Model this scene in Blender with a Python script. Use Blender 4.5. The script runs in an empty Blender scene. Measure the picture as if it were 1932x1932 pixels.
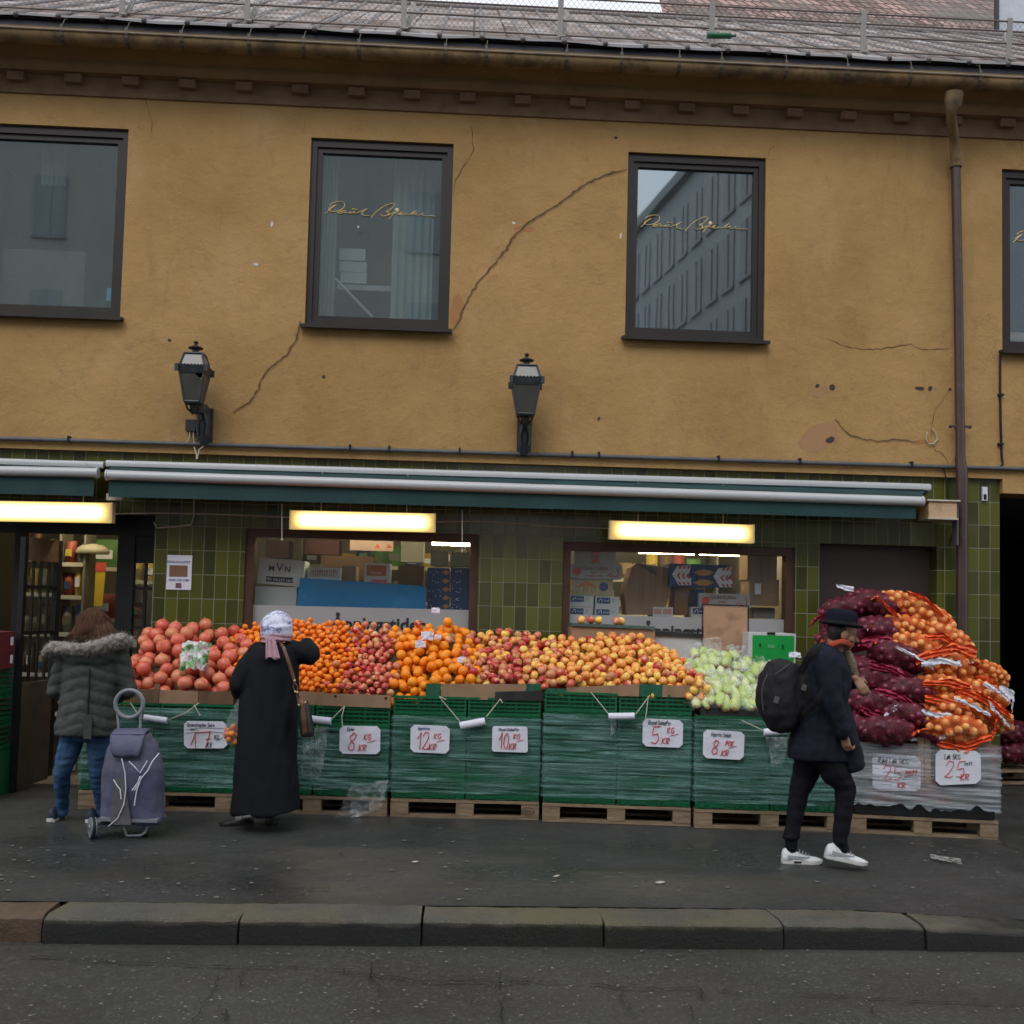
import bpy, bmesh, math, random
import numpy as np
from mathutils import Vector, Matrix, noise
random.seed(7); rng = np.random.default_rng(11)
C = bpy.context.scene.collection
# ---------------------------------------------------------------- camera
W = 1932.0; FOC = 2003.0; H = 1.70
YAW, PITCH, ROLL = math.radians(2.8), math.radians(3.3), math.radians(1.4)
PX, PY = 966.0, 1025.0
fw = Vector((math.sin(YAW)*math.cos(PITCH), math.cos(YAW)*math.cos(PITCH), math.sin(PITCH)))
rt0 = Vector((math.cos(YAW), -math.sin(YAW), 0)); up0 = rt0.cross(fw)
rt = rt0*math.cos(ROLL) + up0*math.sin(ROLL); up = up0*math.cos(ROLL) - rt0*math.sin(ROLL)
CAM = Vector((0, 0, H))
def ray(u, v): return fw + rt*((u-PX)/FOC) + up*(-(v-PY)/FOC)
def at(u, v, Y):            # the point seen at (u, v) on the plane Y = const (parallel to the facade)
    d = ray(u, v); return CAM + d*(Y/d.y)
def gnd(u, v, z=0.0):       # the point seen at (u, v) on a level surface
    d = ray(u, v); return CAM + d*((z-H)/d.z)
def proj(p):
    q = Vector(p)-CAM; z = q.dot(fw); return (PX+FOC*q.dot(rt)/z, PY-FOC*q.dot(up)/z, z)
# ---------------------------------------------------------------- mesh helpers
V = Vector
class MB:
    def __init__(s): s.v = []; s.f = []; s.m = []
    def add(s, vs, fs, mi=0):
        n = len(s.v); s.v += [tuple(p) for p in vs]; s.f += [tuple(i+n for i in f) for f in fs]; s.m += [mi]*len(fs); return s
    def quad(s, a, b, c, d, mi=0): return s.add([a, b, c, d], [(0, 1, 2, 3)], mi)
    def box(s, c, d, rot=None, mi=0, taper=None):
        hx, hy, hz = d[0]/2, d[1]/2, d[2]/2; vs = []
        for z in (-1, 1):
            k = 1 if (taper is None or z < 0) else taper
            for x, y in ((-1, -1), (1, -1), (1, 1), (-1, 1)):
                p = V((x*hx*k, y*hy*k, z*hz))
                if rot is not None: p = rot @ p
                vs.append(p+V(c))
        return s.add(vs, [(3, 2, 1, 0), (4, 5, 6, 7), (0, 1, 5, 4), (1, 2, 6, 5), (2, 3, 7, 6), (3, 0, 4, 7)], mi)
    def bx(s, x0, x1, y0, y1, z0, z1, mi=0): return s.box(((x0+x1)/2, (y0+y1)/2, (z0+z1)/2), (abs(x1-x0), abs(y1-y0), abs(z1-z0)), None, mi)
    def tube(s, pts, r, n=8, cap=True, mi=0, closed=False, flat=None):
        pts = [V(p) for p in pts]; k = len(pts); rs = r if isinstance(r, (list, tuple)) else [r]*k
        rings = []; prev = None
        for i, p in enumerate(pts):
            if closed: t = pts[(i+1) % k]-pts[i-1]
            else: t = pts[min(i+1, k-1)]-pts[max(i-1, 0)]
            if t.length < 1e-9: t = V((0, 0, 1))
            t.normalize()
            if prev is None:
                a = V((0, 0, 1)) if abs(t.z) < .9 else V((1, 0, 0)); u = t.cross(a).normalized()
            else:
                u = prev - t*prev.dot(t)
                u = u.normalized() if u.length > 1e-6 else t.orthogonal().normalized()
            prev = u; w = t.cross(u)
            rings.append([p + (u*math.cos(2*math.pi*j/n)*rs[i] + w*math.sin(2*math.pi*j/n)*rs[i]*(flat or 1)) for j in range(n)])
        vs = [q for R in rings for q in R]; fs = []
        for i in range(k if closed else k-1):
            i2 = (i+1) % k
            for j in range(n): fs.append((i*n+j, i*n+(j+1) % n, i2*n+(j+1) % n, i2*n+j))
        if cap and not closed: fs.append(tuple(range(n))[::-1]); fs.append(tuple((k-1)*n+j for j in range(n)))
        return s.add(vs, fs, mi)
    def lathe(s, prof, c=(0, 0, 0), n=20, mi=0, sx=1, sy=1, M=None):
        vs = []; k = len(prof)
        for r, z in prof:
            for j in range(n):
                a = 2*math.pi*j/n; p = V((r*math.cos(a)*sx, r*math.sin(a)*sy, z))
                if M is not None: p = M @ p
                vs.append(p+V(c))
        fs = [(i*n+j, i*n+(j+1) % n, (i+1)*n+(j+1) % n, (i+1)*n+j) for i in range(k-1) for j in range(n)]
        fs += [tuple(range(n))[::-1], tuple((k-1)*n+j for j in range(n))]
        return s.add(vs, fs, mi)
    def sph(s, c, r, n=12, m=8, sc=(1, 1, 1), M=None, mi=0):
        vs = []; fs = []
        for i in range(m+1):
            th = math.pi*i/m
            for j in range(n):
                a = 2*math.pi*j/n; p = V((math.sin(th)*math.cos(a)*sc[0], math.sin(th)*math.sin(a)*sc[1], math.cos(th)*sc[2]))*r
                if M is not None: p = M @ p
                vs.append(p+V(c))
        for i in range(m):
            for j in range(n):
                if i == 0: fs.append((j, n+j, n+(j+1) % n)) if 0 else fs.append((i*n+j, (i+1)*n+j, (i+1)*n+(j+1) % n, i*n+(j+1) % n))
                else: fs.append((i*n+j, (i+1)*n+j, (i+1)*n+(j+1) % n, i*n+(j+1) % n))
        return s.add(vs, fs, mi)
    def prism(s, poly, o, ux, uy, un, th, mi=0):       # outline in the plane (ux, uy), thickness th along un
        n = len(poly); o = V(o); ux = V(ux); uy = V(uy); un = V(un)
        a = [o+ux*p[0]+uy*p[1] for p in poly]; b = [p+un*th for p in a]
        return s.add(a+b, [tuple(range(n)), tuple(range(n, 2*n))[::-1]]+[((i+1) % n, i, n+i, n+(i+1) % n) for i in range(n)], mi)
    def grid(s, P, mi=0):                              # P[i][j] points
        a = len(P); b = len(P[0])
        return s.add([q for R in P for q in R], [(i*b+j, i*b+j+1, (i+1)*b+j+1, (i+1)*b+j) for i in range(a-1) for j in range(b-1)], mi)
    def mesh(s, name, mats, smooth=None, off=None):
        me = bpy.data.meshes.new(name)
        vs = s.v if off is None else [(p[0]-off[0], p[1]-off[1], p[2]-off[2]) for p in s.v]
        me.from_pydata(vs, [], s.f); 
        for m in (mats if isinstance(mats, (list, tuple)) else [mats]): me.materials.append(m)
        me.polygons.foreach_set('material_index', s.m)
        me.validate(); me.update()
        if smooth is not None:
            me.shade_smooth()
            if smooth < 180: me.set_sharp_from_angle(angle=math.radians(smooth))
        return me
def wloc(o):
    p = V((0, 0, 0))
    while o is not None: p += o.location; o = o.parent
    return p
def props(o, label=None, cat=None, group=None, kind=None):
    for k, v in (('label', label), ('category', cat), ('group', group), ('kind', kind)):
        if v: o[k] = v
    return o
def thing(name, label, cat, loc=(0, 0, 0), group=None):
    o = bpy.data.objects.new(name, None); C.objects.link(o); o.location = loc; o.empty_display_size = .1
    return props(o, label, cat, group)
def part(name, mb, mat, parent=None, smooth=None, label=None, kind=None):   # geometry given in world space
    off = wloc(parent) if parent is not None else None
    me = mb.mesh(name, mat, smooth, off) if isinstance(mb, MB) else mb
    o = bpy.data.objects.new(name, me); C.objects.link(o)
    if parent is not None: o.parent = parent
    return props(o, label, kind=kind)
def solo(name, mb, mat, label, cat, group=None, smooth=None, loc=None, kind=None):   # a thing of one mesh, its origin at its base
    if loc is None:
        a = np.array(mb.v); loc = ((a[:, 0].min()+a[:, 0].max())/2, (a[:, 1].min()+a[:, 1].max())/2, a[:, 2].min())
    me = mb.mesh(name, mat, smooth, loc); o = bpy.data.objects.new(name, me); C.objects.link(o); o.location = loc
    return props(o, label, cat, group, kind)
def copy_tree(o, parent=None):
    c = o.copy(); C.objects.link(c)
    if parent is not None: c.parent = parent
    for ch in o.children: copy_tree(ch, c)
    return c
def bevel(o, w, seg=2):
    m = o.modifiers.new('bevel', 'BEVEL'); m.width = w; m.segments = seg; m.limit_method = 'ANGLE'; return o
def rotz(a): return Matrix.Rotation(a, 3, 'Z')
def rotx(a): return Matrix.Rotation(a, 3, 'X')
def roty(a): return Matrix.Rotation(a, 3, 'Y')
def jit(a): return random.uniform(-a, a)
# ---------------------------------------------------------------- materials
class NT:
    def __init__(s, name):
        s.m = bpy.data.materials.new(name); s.m.use_nodes = True; s.t = s.m.node_tree; s.t.nodes.clear()
        s.out = s.n('ShaderNodeOutputMaterial')
    def n(s, ty, **kw):
        nd = s.t.nodes.new(ty)
        for k, v in kw.items():
            if k.startswith('_'): setattr(nd, k[1:], v)
            else: s.set(nd, k, v)
        return nd
    def set(s, nd, k, v):
        sock = nd.inputs[int(k[1:])] if (k[0] == 'i' and k[1:].isdigit()) else nd.inputs[k.replace('_', ' ')]
        if isinstance(v, bpy.types.NodeSocket): s.t.links.new(v, sock)
        elif isinstance(v, bpy.types.Node): s.t.links.new(v.outputs[0], sock)
        else:
            if hasattr(sock.default_value, '__len__') and not hasattr(v, '__len__'): v = (v, v, v)
            if hasattr(v, '__len__') and len(v) == 3 and sock.type == 'RGBA': v = (*v, 1)
            sock.default_value = v
    def noise(s, scale, detail=3, rough=.55, vec=None, dist=0):
        nd = s.n('ShaderNodeTexNoise', Scale=scale, Detail=detail, Roughness=rough, Distortion=dist)
        if vec is not None: s.set(nd, 'Vector', vec)
        return nd.outputs[0]
    def obj(s): return s.n('ShaderNodeTexCoord').outputs['Object']
    def geo(s): return s.n('ShaderNodeNewGeometry').outputs['Position']
    def mapv(s, vec, sc=(1, 1, 1), loc=(0, 0, 0), rot=(0, 0, 0)):
        nd = s.n('ShaderNodeMapping'); s.set(nd, 'Vector', vec); nd.inputs['Scale'].default_value = sc; nd.inputs['Location'].default_value = loc; nd.inputs['Rotation'].default_value = rot
        return nd.outputs[0]
    def ramp(s, fac, stops, interp='LINEAR'):
        nd = s.n('ShaderNodeValToRGB'); nd.color_ramp.interpolation = interp; el = nd.color_ramp.elements
        while len(el) < len(stops): el.new(.5)
        for e, (p, c) in zip(el, stops):
            e.position = p; e.color = (*c, 1) if hasattr(c, '__len__') else (c, c, c, 1)
        s.set(nd, 'Fac', fac); return nd.outputs[0]
    def mix(s, a, b, f, mode='MIX'):
        nd = s.n('ShaderNodeMix'); nd.data_type = 'RGBA'; nd.blend_type = mode
        for i, v in ((0, f), (6, a), (7, b)):
            if isinstance(v, bpy.types.NodeSocket): s.t.links.new(v, nd.inputs[i])
            elif i == 0: nd.inputs[0].default_value = v
            else: nd.inputs[i].default_value = (*v, 1) if hasattr(v, '__len__') else (v, v, v, 1)
        return nd.outputs[2]
    def math(s, op, a, b=0, c=None):
        nd = s.n('ShaderNodeMath', _operation=op); s.set(nd, 'i0', a); s.set(nd, 'i1', b)
        if c is not None: s.set(nd, 'i2', c)
        return nd.outputs[0]
    def bump(s, h, dist=.01, strength=.5):
        nd = s.n('ShaderNodeBump', Strength=strength, Distance=dist); s.set(nd, 'Height', h); return nd.outputs[0]
    def bsdf(s, col, rough=.6, **kw):
        nd = s.n('ShaderNodeBsdfPrincipled'); s.set(nd, 'Base Color', col); s.set(nd, 'Roughness', rough)
        for k, v in kw.items(): s.set(nd, k, v)
        return nd
    def done(s, sh): s.t.links.new(sh.outputs[0], s.out.inputs[0]); return s.m
def plain(name, col, rough=.6, var=.12, scale=8, bump=0, bscale=60, metal=0, spec=.5, dirt=None, coord='obj', stretch=(1, 1, 1), coat=0):
    t = NT(name); vec = t.mapv(t.obj() if coord == 'obj' else t.geo(), stretch)
    n = t.noise(scale, 4, .6, vec)
    lo = tuple(c*(1-var) for c in col); hi = tuple(min(1, c*(1+var)) for c in col)
    c = t.ramp(n, [(.3, lo), (.7, hi)])
    if dirt: c = t.mix(c, dirt[0], t.ramp(t.noise(dirt[1], 5, .65, vec), [(dirt[2], 0), (min(1, dirt[2]+.2), dirt[3])]))
    rg = t.math('ADD', t.math('MULTIPLY', n, .16), rough-.08)
    b = t.bsdf(c, rg, Metallic=metal, Specular_IOR_Level=spec)
    if coat: t.set(b, 'Coat Weight', coat)
    if bump: t.set(b, 'Normal', t.bump(t.noise(bscale, 4, .6, vec), bump, .6))
    return t.done(b)
M = {}
# ochre plaster
t = NT('ochre_plaster'); g = t.geo()
c = t.ramp(t.noise(.9, 6, .6, g), [(.28, (.33, .195, .075)), (.5, (.41, .248, .098)), (.72, (.47, .285, .118))])
c = t.mix(c, (.30, .17, .07), t.ramp(t.noise(5, 8, .75, g, 1.2), [(.56, 0), (.74, .55)]))
c = t.mix(c, (.16, .11, .07), t.ramp(t.noise(26, 5, .7, g, .6), [(.67, 0), (.74, .6)]))
c = t.mix(c, (.50, .33, .17), t.ramp(t.noise(1.7, 5, .6, t.mapv(g, (1, 1, .6), (4, 2, 7))), [(.55, 0), (.75, .5)]))
c = t.mix(c, (.2, .12, .06), t.ramp(t.noise(2.2, 6, .7, t.mapv(g, (2.6, 1, .5), (1, 2, 3))), [(.58, 0), (.85, .5)]))
c = t.mix(c, (.10, .065, .04), t.ramp(t.noise(60, 3, .6, g), [(.70, 0), (.76, .6)])); c = t.mix(c, (.27, .16, .075), t.ramp(t.noise(1.3, 9, .8, t.mapv(g, (1, 1, 1), (8, 8, 8)), 2), [(.55, 0), (.62, .35), (.66, 0)]))
h = t.math('ADD', t.math('MULTIPLY', t.noise(3, 4, .6, g), .8), t.math('ADD', t.math('MULTIPLY', t.noise(45, 5, .75, g), .22), t.math('MULTIPLY', t.noise(11, 4, .6, g), .3)))
M['ochre'] = t.done(t.bsdf(c, .85, Normal=t.bump(h, .035, .8), Specular_IOR_Level=.25))
M['ochre_trim'] = plain('ochre_trim', (.27, .175, .085), .8, .2, 3, .01, 25, spec=.2, dirt=((.14, .09, .05), 6, .5, .5), coord='geo')
M['red_band'] = plain('red_brown_paint', (.235, .15, .092), .8, .2, 4, .008, 30, spec=.2, coord='geo')
M['patch'] = plain('bare_plaster_patch', (.38, .21, .095), .9, .15, 14, .01, 40, spec=.2, coord='geo')
M['crack'] = plain('crack_shadow', (.13, .078, .045), .95, .2, 20, spec=.1)  # dark brown of the plaster cracks themselves
M['crack_edge'] = plain('crack_edge', (.31, .18, .085), .9, .2, 20, spec=.1)
M['gutter'] = plain('gutter_paint', (.25, .165, .08), .7, .25, 3, spec=.3, dirt=((.07, .05, .035), 5, .45, .8), coord='geo')
M['frame'] = plain('brown_window_frame', (.022, .016, .015), .45, .15, 6, spec=.4)
M['frame2'] = plain('brown_wood_frame', (.07, .032, .02), .5, .2, 5, spec=.4)
M['pipe'] = plain('brown_downpipe', (.062, .036, .031), .38, .15, 5, spec=.5, dirt=((.25, .2, .18), 9, .6, .35))
M['dark'] = plain('dark_metal', (.030, .032, .034), .5, .2, 10, spec=.4)
M['black'] = plain('black_paint', (.012, .012, .013), .5, .2, 10, spec=.3)
M['lamp'] = plain('cast_iron_paint', (.03, .036, .042), .42, .25, 18, .004, 60, spec=.5, dirt=((.12, .13, .13), 20, .6, .4))
M['cond'] = plain('grey_conduit', (.10, .10, .105), .5, .2, 6, spec=.4)
M['cable'] = plain('pale_cable', (.50, .46, .38), .6, .15, 12)
M['white'] = plain('white_aluminium', (.46, .47, .49), .35, .06, 3, spec=.5, dirt=((.3, .31, .3), 8, .6, .4), stretch=(.5, 1, 1))
M['awn'] = plain('dark_green_awning', (.006, .040, .043), .7, .2, 3, .004, 30, dirt=((.05, .09, .09), 6, .62, .4))
M['paper'] = plain('white_paper', (.70, .71, .80), .8, .05, 9, .01, 14)
M['card'] = plain('brown_cardboard', (.32, .20, .125), .85, .12, 5, .002, 60, spec=.2, dirt=((.2, .12, .07), 7, .62, .4))
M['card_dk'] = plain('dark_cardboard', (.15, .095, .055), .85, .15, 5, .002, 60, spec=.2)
M['cardgreen'] = plain('green_printed_card', (.012, .10, .055), .6, .15, 5)
M['cardwhite'] = plain('white_box_card', (.55, .56, .57), .6, .06, 5, dirt=((.35, .33, .3), 5, .6, .3))
M['cardblack'] = plain('black_tray', (.02, .02, .02), .6, .2, 5)
M['crate'] = plain('green_plastic', (.004, .115, .045), .38, .15, 6, spec=.5, dirt=((.03, .10, .06), 9, .6, .5))
M['redink'] = plain('red_marker', (.62, .03, .04), .6, .15, 30)
M['blackink'] = plain('black_marker', (.035, .04, .06), .6, .2, 30)
M['blueink'] = plain('blue_marker', (.03, .07, .36), .6, .2, 30)
M['gold'] = plain('gold_lettering', (.85, .66, .34), .6, .1, 30)
M['blackprint'] = plain('black_print', (.02, .02, .025), .6, .1, 30)
M['redprint'] = plain('red_print', (.55, .08, .06), .7, .15, 20)
M['blueprint'] = plain('blue_print', (.02, .05, .17), .6, .15, 20)
M['blueboard'] = plain('blue_board', (.012, .17, .40), .4, .12, 4, spec=.4, dirt=((.06, .28, .5), 5, .58, .5))
M['greyboard'] = plain('grey_window_film', (.36, .36, .37), .6, .05, 3)
M['string'] = plain('string', (.48, .47, .36), .8, .1, 20)
M['net_red'] = None
M['skin'] = plain('skin', (.42, .22, .14), .5, .1, 14, .001, 120)
M['skin_dk'] = plain('skin_tan', (.30, .16, .095), .5, .12, 14, .001, 120)
M['glasslamp'] = plain('lamp_glass_dusty', (.062, .060, .054), .35, .15, 8)
M['glasstop'] = plain('lamp_glass_top', (.24, .23, .21), .35, .1, 8)
# wood
def wood(name, a, b, ax=(1, 12, 12)):
    t = NT(name); v = t.mapv(t.geo(), ax); n = t.noise(3, 6, .65, v, .4)
    c = t.ramp(n, [(.3, a), (.7, b)]); c = t.mix(c, tuple(x*.3 for x in a), t.ramp(t.noise(7, 4, .6, t.geo()), [(.55, 0), (.8, .6)]))
    return t.done(t.bsdf(c, .8, Normal=t.bump(n, .01, .5), Specular_IOR_Level=.3))
M['wood'] = wood('pallet_wood', (.15, .105, .065), (.33, .24, .155))
M['wood_new'] = wood('pine_wood', (.50, .32, .19), (.62, .42, .27))
M['board'] = wood('hardboard', (.40, .235, .145), (.46, .275, .175), (2, 2, 2))
# tiles
t = NT('olive_tiles'); g = t.geo()
sx = t.n('ShaderNodeSeparateXYZ'); t.set(sx, 'Vector', g); cb = t.n('ShaderNodeCombineXYZ'); t.set(cb, 'X', sx.outputs[0]); t.set(cb, 'Y', sx.outputs[2])
br = t.n('ShaderNodeTexBrick', _offset=0.0, _offset_frequency=1); t.set(br, 'Vector', t.mapv(cb.outputs[0], (1, 1, 1), (.03, .045, 0)))
for k, v in (('Scale', 1), ('Mortar Size', .0035), ('Mortar Smooth', .2), ('Bias', 0.0), ('Brick Width', .108), ('Row Height', .216)): t.set(br, k, v)
t.set(br, 'Color1', (.038, .041, .008)); t.set(br, 'Color2', (.10, .108, .014)); t.set(br, 'Mortar', (.20, .21, .15))
c = t.mix(br.outputs[0], (.10, .085, .03), t.ramp(t.noise(2.5, 5, .6, g), [(.45, 0), (.75, .6)]))
h = t.math('SUBTRACT', t.math('MULTIPLY', t.noise(9, 2, .5, g), .25), t.math('MULTIPLY', br.outputs[1], 1))
M['tiles'] = t.done(t.bsdf(c, t.math('ADD', t.math('MULTIPLY', br.outputs[1], .4), .22), Normal=t.bump(h, .004, .6)))
# asphalt
def asphalt(name, a, b, wet, bmp=.5, crackcol=(.018, .018, .018)):
    t = NT(name); g = t.geo()
    c = t.ramp(t.noise(1.1, 6, .6, g), [(.3, a), (.7, b)])
    vo = t.n('ShaderNodeTexVoronoi', Scale=70.0); t.set(vo, 'Vector', g)
    c = t.mix(c, (.13, .125, .115), t.ramp(vo.outputs[1], [(.5, 0), (.95, .32)]))
    c = t.mix(c, (.035, .031, .018), t.ramp(t.noise(.8, 5, .65, t.mapv(g, (1, 2.5, 1), (5, 1, 0))), [(.52, 0), (.7, .55)]))
    c = t.mix(c, (.20, .19, .17), t.ramp(t.noise(34, 2, .5, t.mapv(g, (1, 1.6, 1))), [(.70, 0), (.73, .7)]))
    h = t.math('ADD', t.math('MULTIPLY', t.noise(150, 3, .7, g), bmp), t.math('MULTIPLY', t.noise(4, 3, .5, g), 1.5))
    r = t.ramp(t.noise(.9, 5, .6, t.mapv(g, (1, 1.8, 1), (3, 7, 1))), [(.35, wet), (.65, .75)])
    return t.done(t.bsdf(c, r, Normal=t.bump(h, .006, .6), Specular_IOR_Level=.4))
M['pave'] = asphalt('pavement_asphalt', (.026, .028, .029), (.044, .044, .043), .24, .35)
M['road'] = asphalt('road_asphalt', (.036, .036, .033), (.055, .054, .047), .38, .6)
t = NT('kerb_granite'); g = t.geo()
c = t.ramp(t.noise(1.3, 5, .6, g), [(.3, (.070, .069, .062)), (.7, (.135, .13, .105))])
c = t.mix(c, (.15, .125, .06), t.ramp(t.noise(1.0, 4, .6, t.mapv(g, (1, 1, 1), (9, 3, 1))), [(.42, 0), (.6, .8)]))
c = t.mix(c, (.26, .26, .24), t.ramp(t.noise(75, 4, .75, g), [(.56, 0), (.68, .6)])); c = t.mix(c, (.03, .028, .02), t.ramp(t.noise(2.4, 6, .7, t.mapv(g, (1, 1, 1), (2, 6, 1))), [(.55, 0), (.72, .5)])); c = t.mix(c, (.02, .02, .02), t.ramp(t.noise(110, 3, .6, t.mapv(g, (1, 1, 1), (3, 3, 3))), [(.6, 0), (.72, .5)]))
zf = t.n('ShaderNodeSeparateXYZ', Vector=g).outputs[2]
c = t.mix(c, (.011, .011, .012), t.ramp(t.math('ADD', t.math('MULTIPLY', zf, -10), t.math('MULTIPLY', t.noise(5, 4, .6, g), .5)), [(.36, 0), (.62, .92)]))  # face below the edge darkened: tar stain plus shade put into the colour
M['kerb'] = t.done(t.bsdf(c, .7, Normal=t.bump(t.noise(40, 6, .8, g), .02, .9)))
# roof slates
t = NT('roof_slates'); g = t.n('ShaderNodeTexCoord').outputs['UV']
br = t.n('ShaderNodeTexBrick', _offset=0.0, _offset_frequency=1); t.set(br, 'Vector', g)
for k, v in (('Scale', 1), ('Mortar Size', .012), ('Mortar Smooth', .3), ('Brick Width', .30), ('Row Height', .34)): t.set(br, k, v)
t.set(br, 'Color1', (.15, .115, .10)); t.set(br, 'Color2', (.34, .28, .26)); t.set(br, 'Mortar', (.07, .055, .05))
c = t.mix(br.outputs[0], (.48, .47, .49), t.ramp(t.noise(2.3, 6, .7, g), [(.5, 0), (.66, .8)]))
c = t.mix(c, (.13, .09, .08), t.ramp(t.noise(5, 6, .7, t.mapv(g, (1, .5, 1))), [(.55, 0), (.72, .7)]))
M['roof'] = t.done(t.bsdf(c, .9, Specular_IOR_Level=.12, Normal=t.bump(t.math('ADD', t.math('MULTIPLY', br.outputs[1], -1), t.noise(4, 3, .6, g)), .02, .6)))
t = NT('old_tiles'); g = t.n('ShaderNodeTexCoord').outputs['UV']
br = t.n('ShaderNodeTexBrick', _offset=.5, _offset_frequency=2); t.set(br, 'Vector', g)
for k, v in (('Scale', 1), ('Mortar Size', .018), ('Mortar Smooth', .3), ('Brick Width', .15), ('Row Height', .22)): t.set(br, k, v)
t.set(br, 'Color1', (.12, .075, .06)); t.set(br, 'Color2', (.42, .27, .23)); t.set(br, 'Mortar', (.04, .028, .025))
c = t.mix(br.outputs[0], (.13, .12, .10), t.ramp(t.noise(.8, 6, .7, g), [(.45, 0), (.62, .8)]))
M['oldtiles'] = t.done(t.bsdf(c, .8, Normal=t.bump(t.math('MULTIPLY', br.outputs[1], -1), .03, .8)))
# thin clear pane: see-through with mirror reflection of the street
def pane(name, refl, tint=(.86, .92, .92), dust=.0):
    t = NT(name); tr = t.n('ShaderNodeBsdfTransparent', Color=(*tint, 1)); gl = t.n('ShaderNodeBsdfGlossy', Roughness=.02, Color=(.78, .92, 1, 1))
    t.set(gl, 'Normal', t.bump(t.noise(1.1, 2, .5, t.geo()), 0.02, .02))
    mx = t.n('ShaderNodeMixShader', Fac=refl); t.set(mx, 'i1', tr); t.set(mx, 'i2', gl)
    if dust:
        df = t.n('ShaderNodeBsdfDiffuse', Color=(.5, .53, .52, 1)); m2 = t.n('ShaderNodeMixShader'); t.set(m2, 'Fac', t.ramp(t.noise(2.5, 6, .7, t.mapv(t.geo(), (2.5, 1, .7))), [(.3, dust*.3), (.8, dust*1.6)])); t.set(m2, 'i1', mx); t.set(m2, 'i2', df); mx = m2
    return t.done(mx)
M['pane'] = pane('upper_window_glass', .34, (.75, .82, .84), .05)
M['shoppane'] = pane('shop_window_glass', .06, (.95, .97, .96), .01)
# stretch film: clear with long pale horizontal streaks
def film(name, lo, hi, sc=(.5, 1, 16), thr=(.42, .66), col=(.45, .55, .56), rough=.25):
    t = NT(name); g = t.geo()
    a = t.noise(2.6, 7, .68, t.mapv(g, sc), .9); b = t.noise(3.5, 5, .6, t.mapv(g, (1, 1, 2.2), (3, 1, 5)))
    f = t.ramp(t.math('ADD', t.math('MULTIPLY', a, .72), t.math('MULTIPLY', b, .28)), [(thr[0], lo), (thr[1], hi)])
    pr = t.bsdf(col, rough, Normal=t.bump(a, .02, .9), Specular_IOR_Level=.6); tr = t.n('ShaderNodeBsdfTransparent')
    mx = t.n('ShaderNodeMixShader'); t.set(mx, 'Fac', f); t.set(mx, 'i1', tr); t.set(mx, 'i2', pr); return t.done(mx)
M['film'] = film('stretch_film', .13, .76, thr=(.44, .60), col=(.15, .31, .28), rough=.14)
M['film_pale'] = film('pale_stretch_film', .25, .8, thr=(.42, .64), col=(.46, .50, .54))
M['clear'] = film('clear_bag', .10, .75, (3, 3, 3), (.45, .72), (.62, .68, .70), .2)
M['endbag'] = film('salad_bag_plastic', .05, .85, (7, 7, 7), (.50, .70), (.75, .82, .82), .15)
M['handbag_clear'] = film('carrier_plastic', .12, .5, (4, 4, 2), (.4, .75), (.35, .42, .46), .25)
def net(name, col, fac, sc=1):
    t = NT(name); g = t.obj()
    f = t.ramp(t.noise(9, 4, .6, g), [(.35, max(0, fac-.2)), (.7, min(1, fac+.25))])
    pr = t.bsdf(t.ramp(t.noise(14, 3, .6, g), [(.3, tuple(c*.6 for c in col)), (.7, col)]), .6); tr = t.n('ShaderNodeBsdfTransparent')
    mx = t.n('ShaderNodeMixShader'); t.set(mx, 'Fac', f); t.set(mx, 'i1', tr); t.set(mx, 'i2', pr); return t.done(mx)
M['net_orange'] = net('orange_net', (.95, .15, .02), .42)
M['net_red'] = net('crimson_net', (.135, .008, .024), .74)
M['net_orange_cloth'] = plain('orange_net_folds', (.80, .12, .03), .6, .25, 30, .01, 60)
M['net_red_cloth'] = plain('crimson_net_folds', (.33, .015, .06), .6, .3, 30, .01, 60)
# lamps of the place
def emit(name, col, s, var=0):
    t = NT(name); e = t.n('ShaderNodeEmission', Color=(*col, 1), Strength=s); return t.done(e)
M['tube'] = emit('lit_tube', (1, .90, .52), 3.2)
t = NT('lit_diffuser'); e = t.n('ShaderNodeEmission', Color=(1, .70, .20, 1), Strength=1.25); M['diff'] = t.done(e)
t = NT('glowing_diffuser'); a = t.n('ShaderNodeAttribute', _attribute_name='glow').outputs[2]; e = t.n('ShaderNodeEmission'); t.set(e, 'Color', t.ramp(a, [(0, (.80, .52, .16)), (.4, (1, .74, .26)), (.8, (1, .88, .46)), (1, (1, .95, .72))])); t.set(e, 'Strength', t.math('ADD', .55, t.math('MULTIPLY', a, 2.6))); M['glow'] = t.done(e)
M['warmlamp'] = emit('shop_ceiling_tube', (1, .82, .48), 38)
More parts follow.
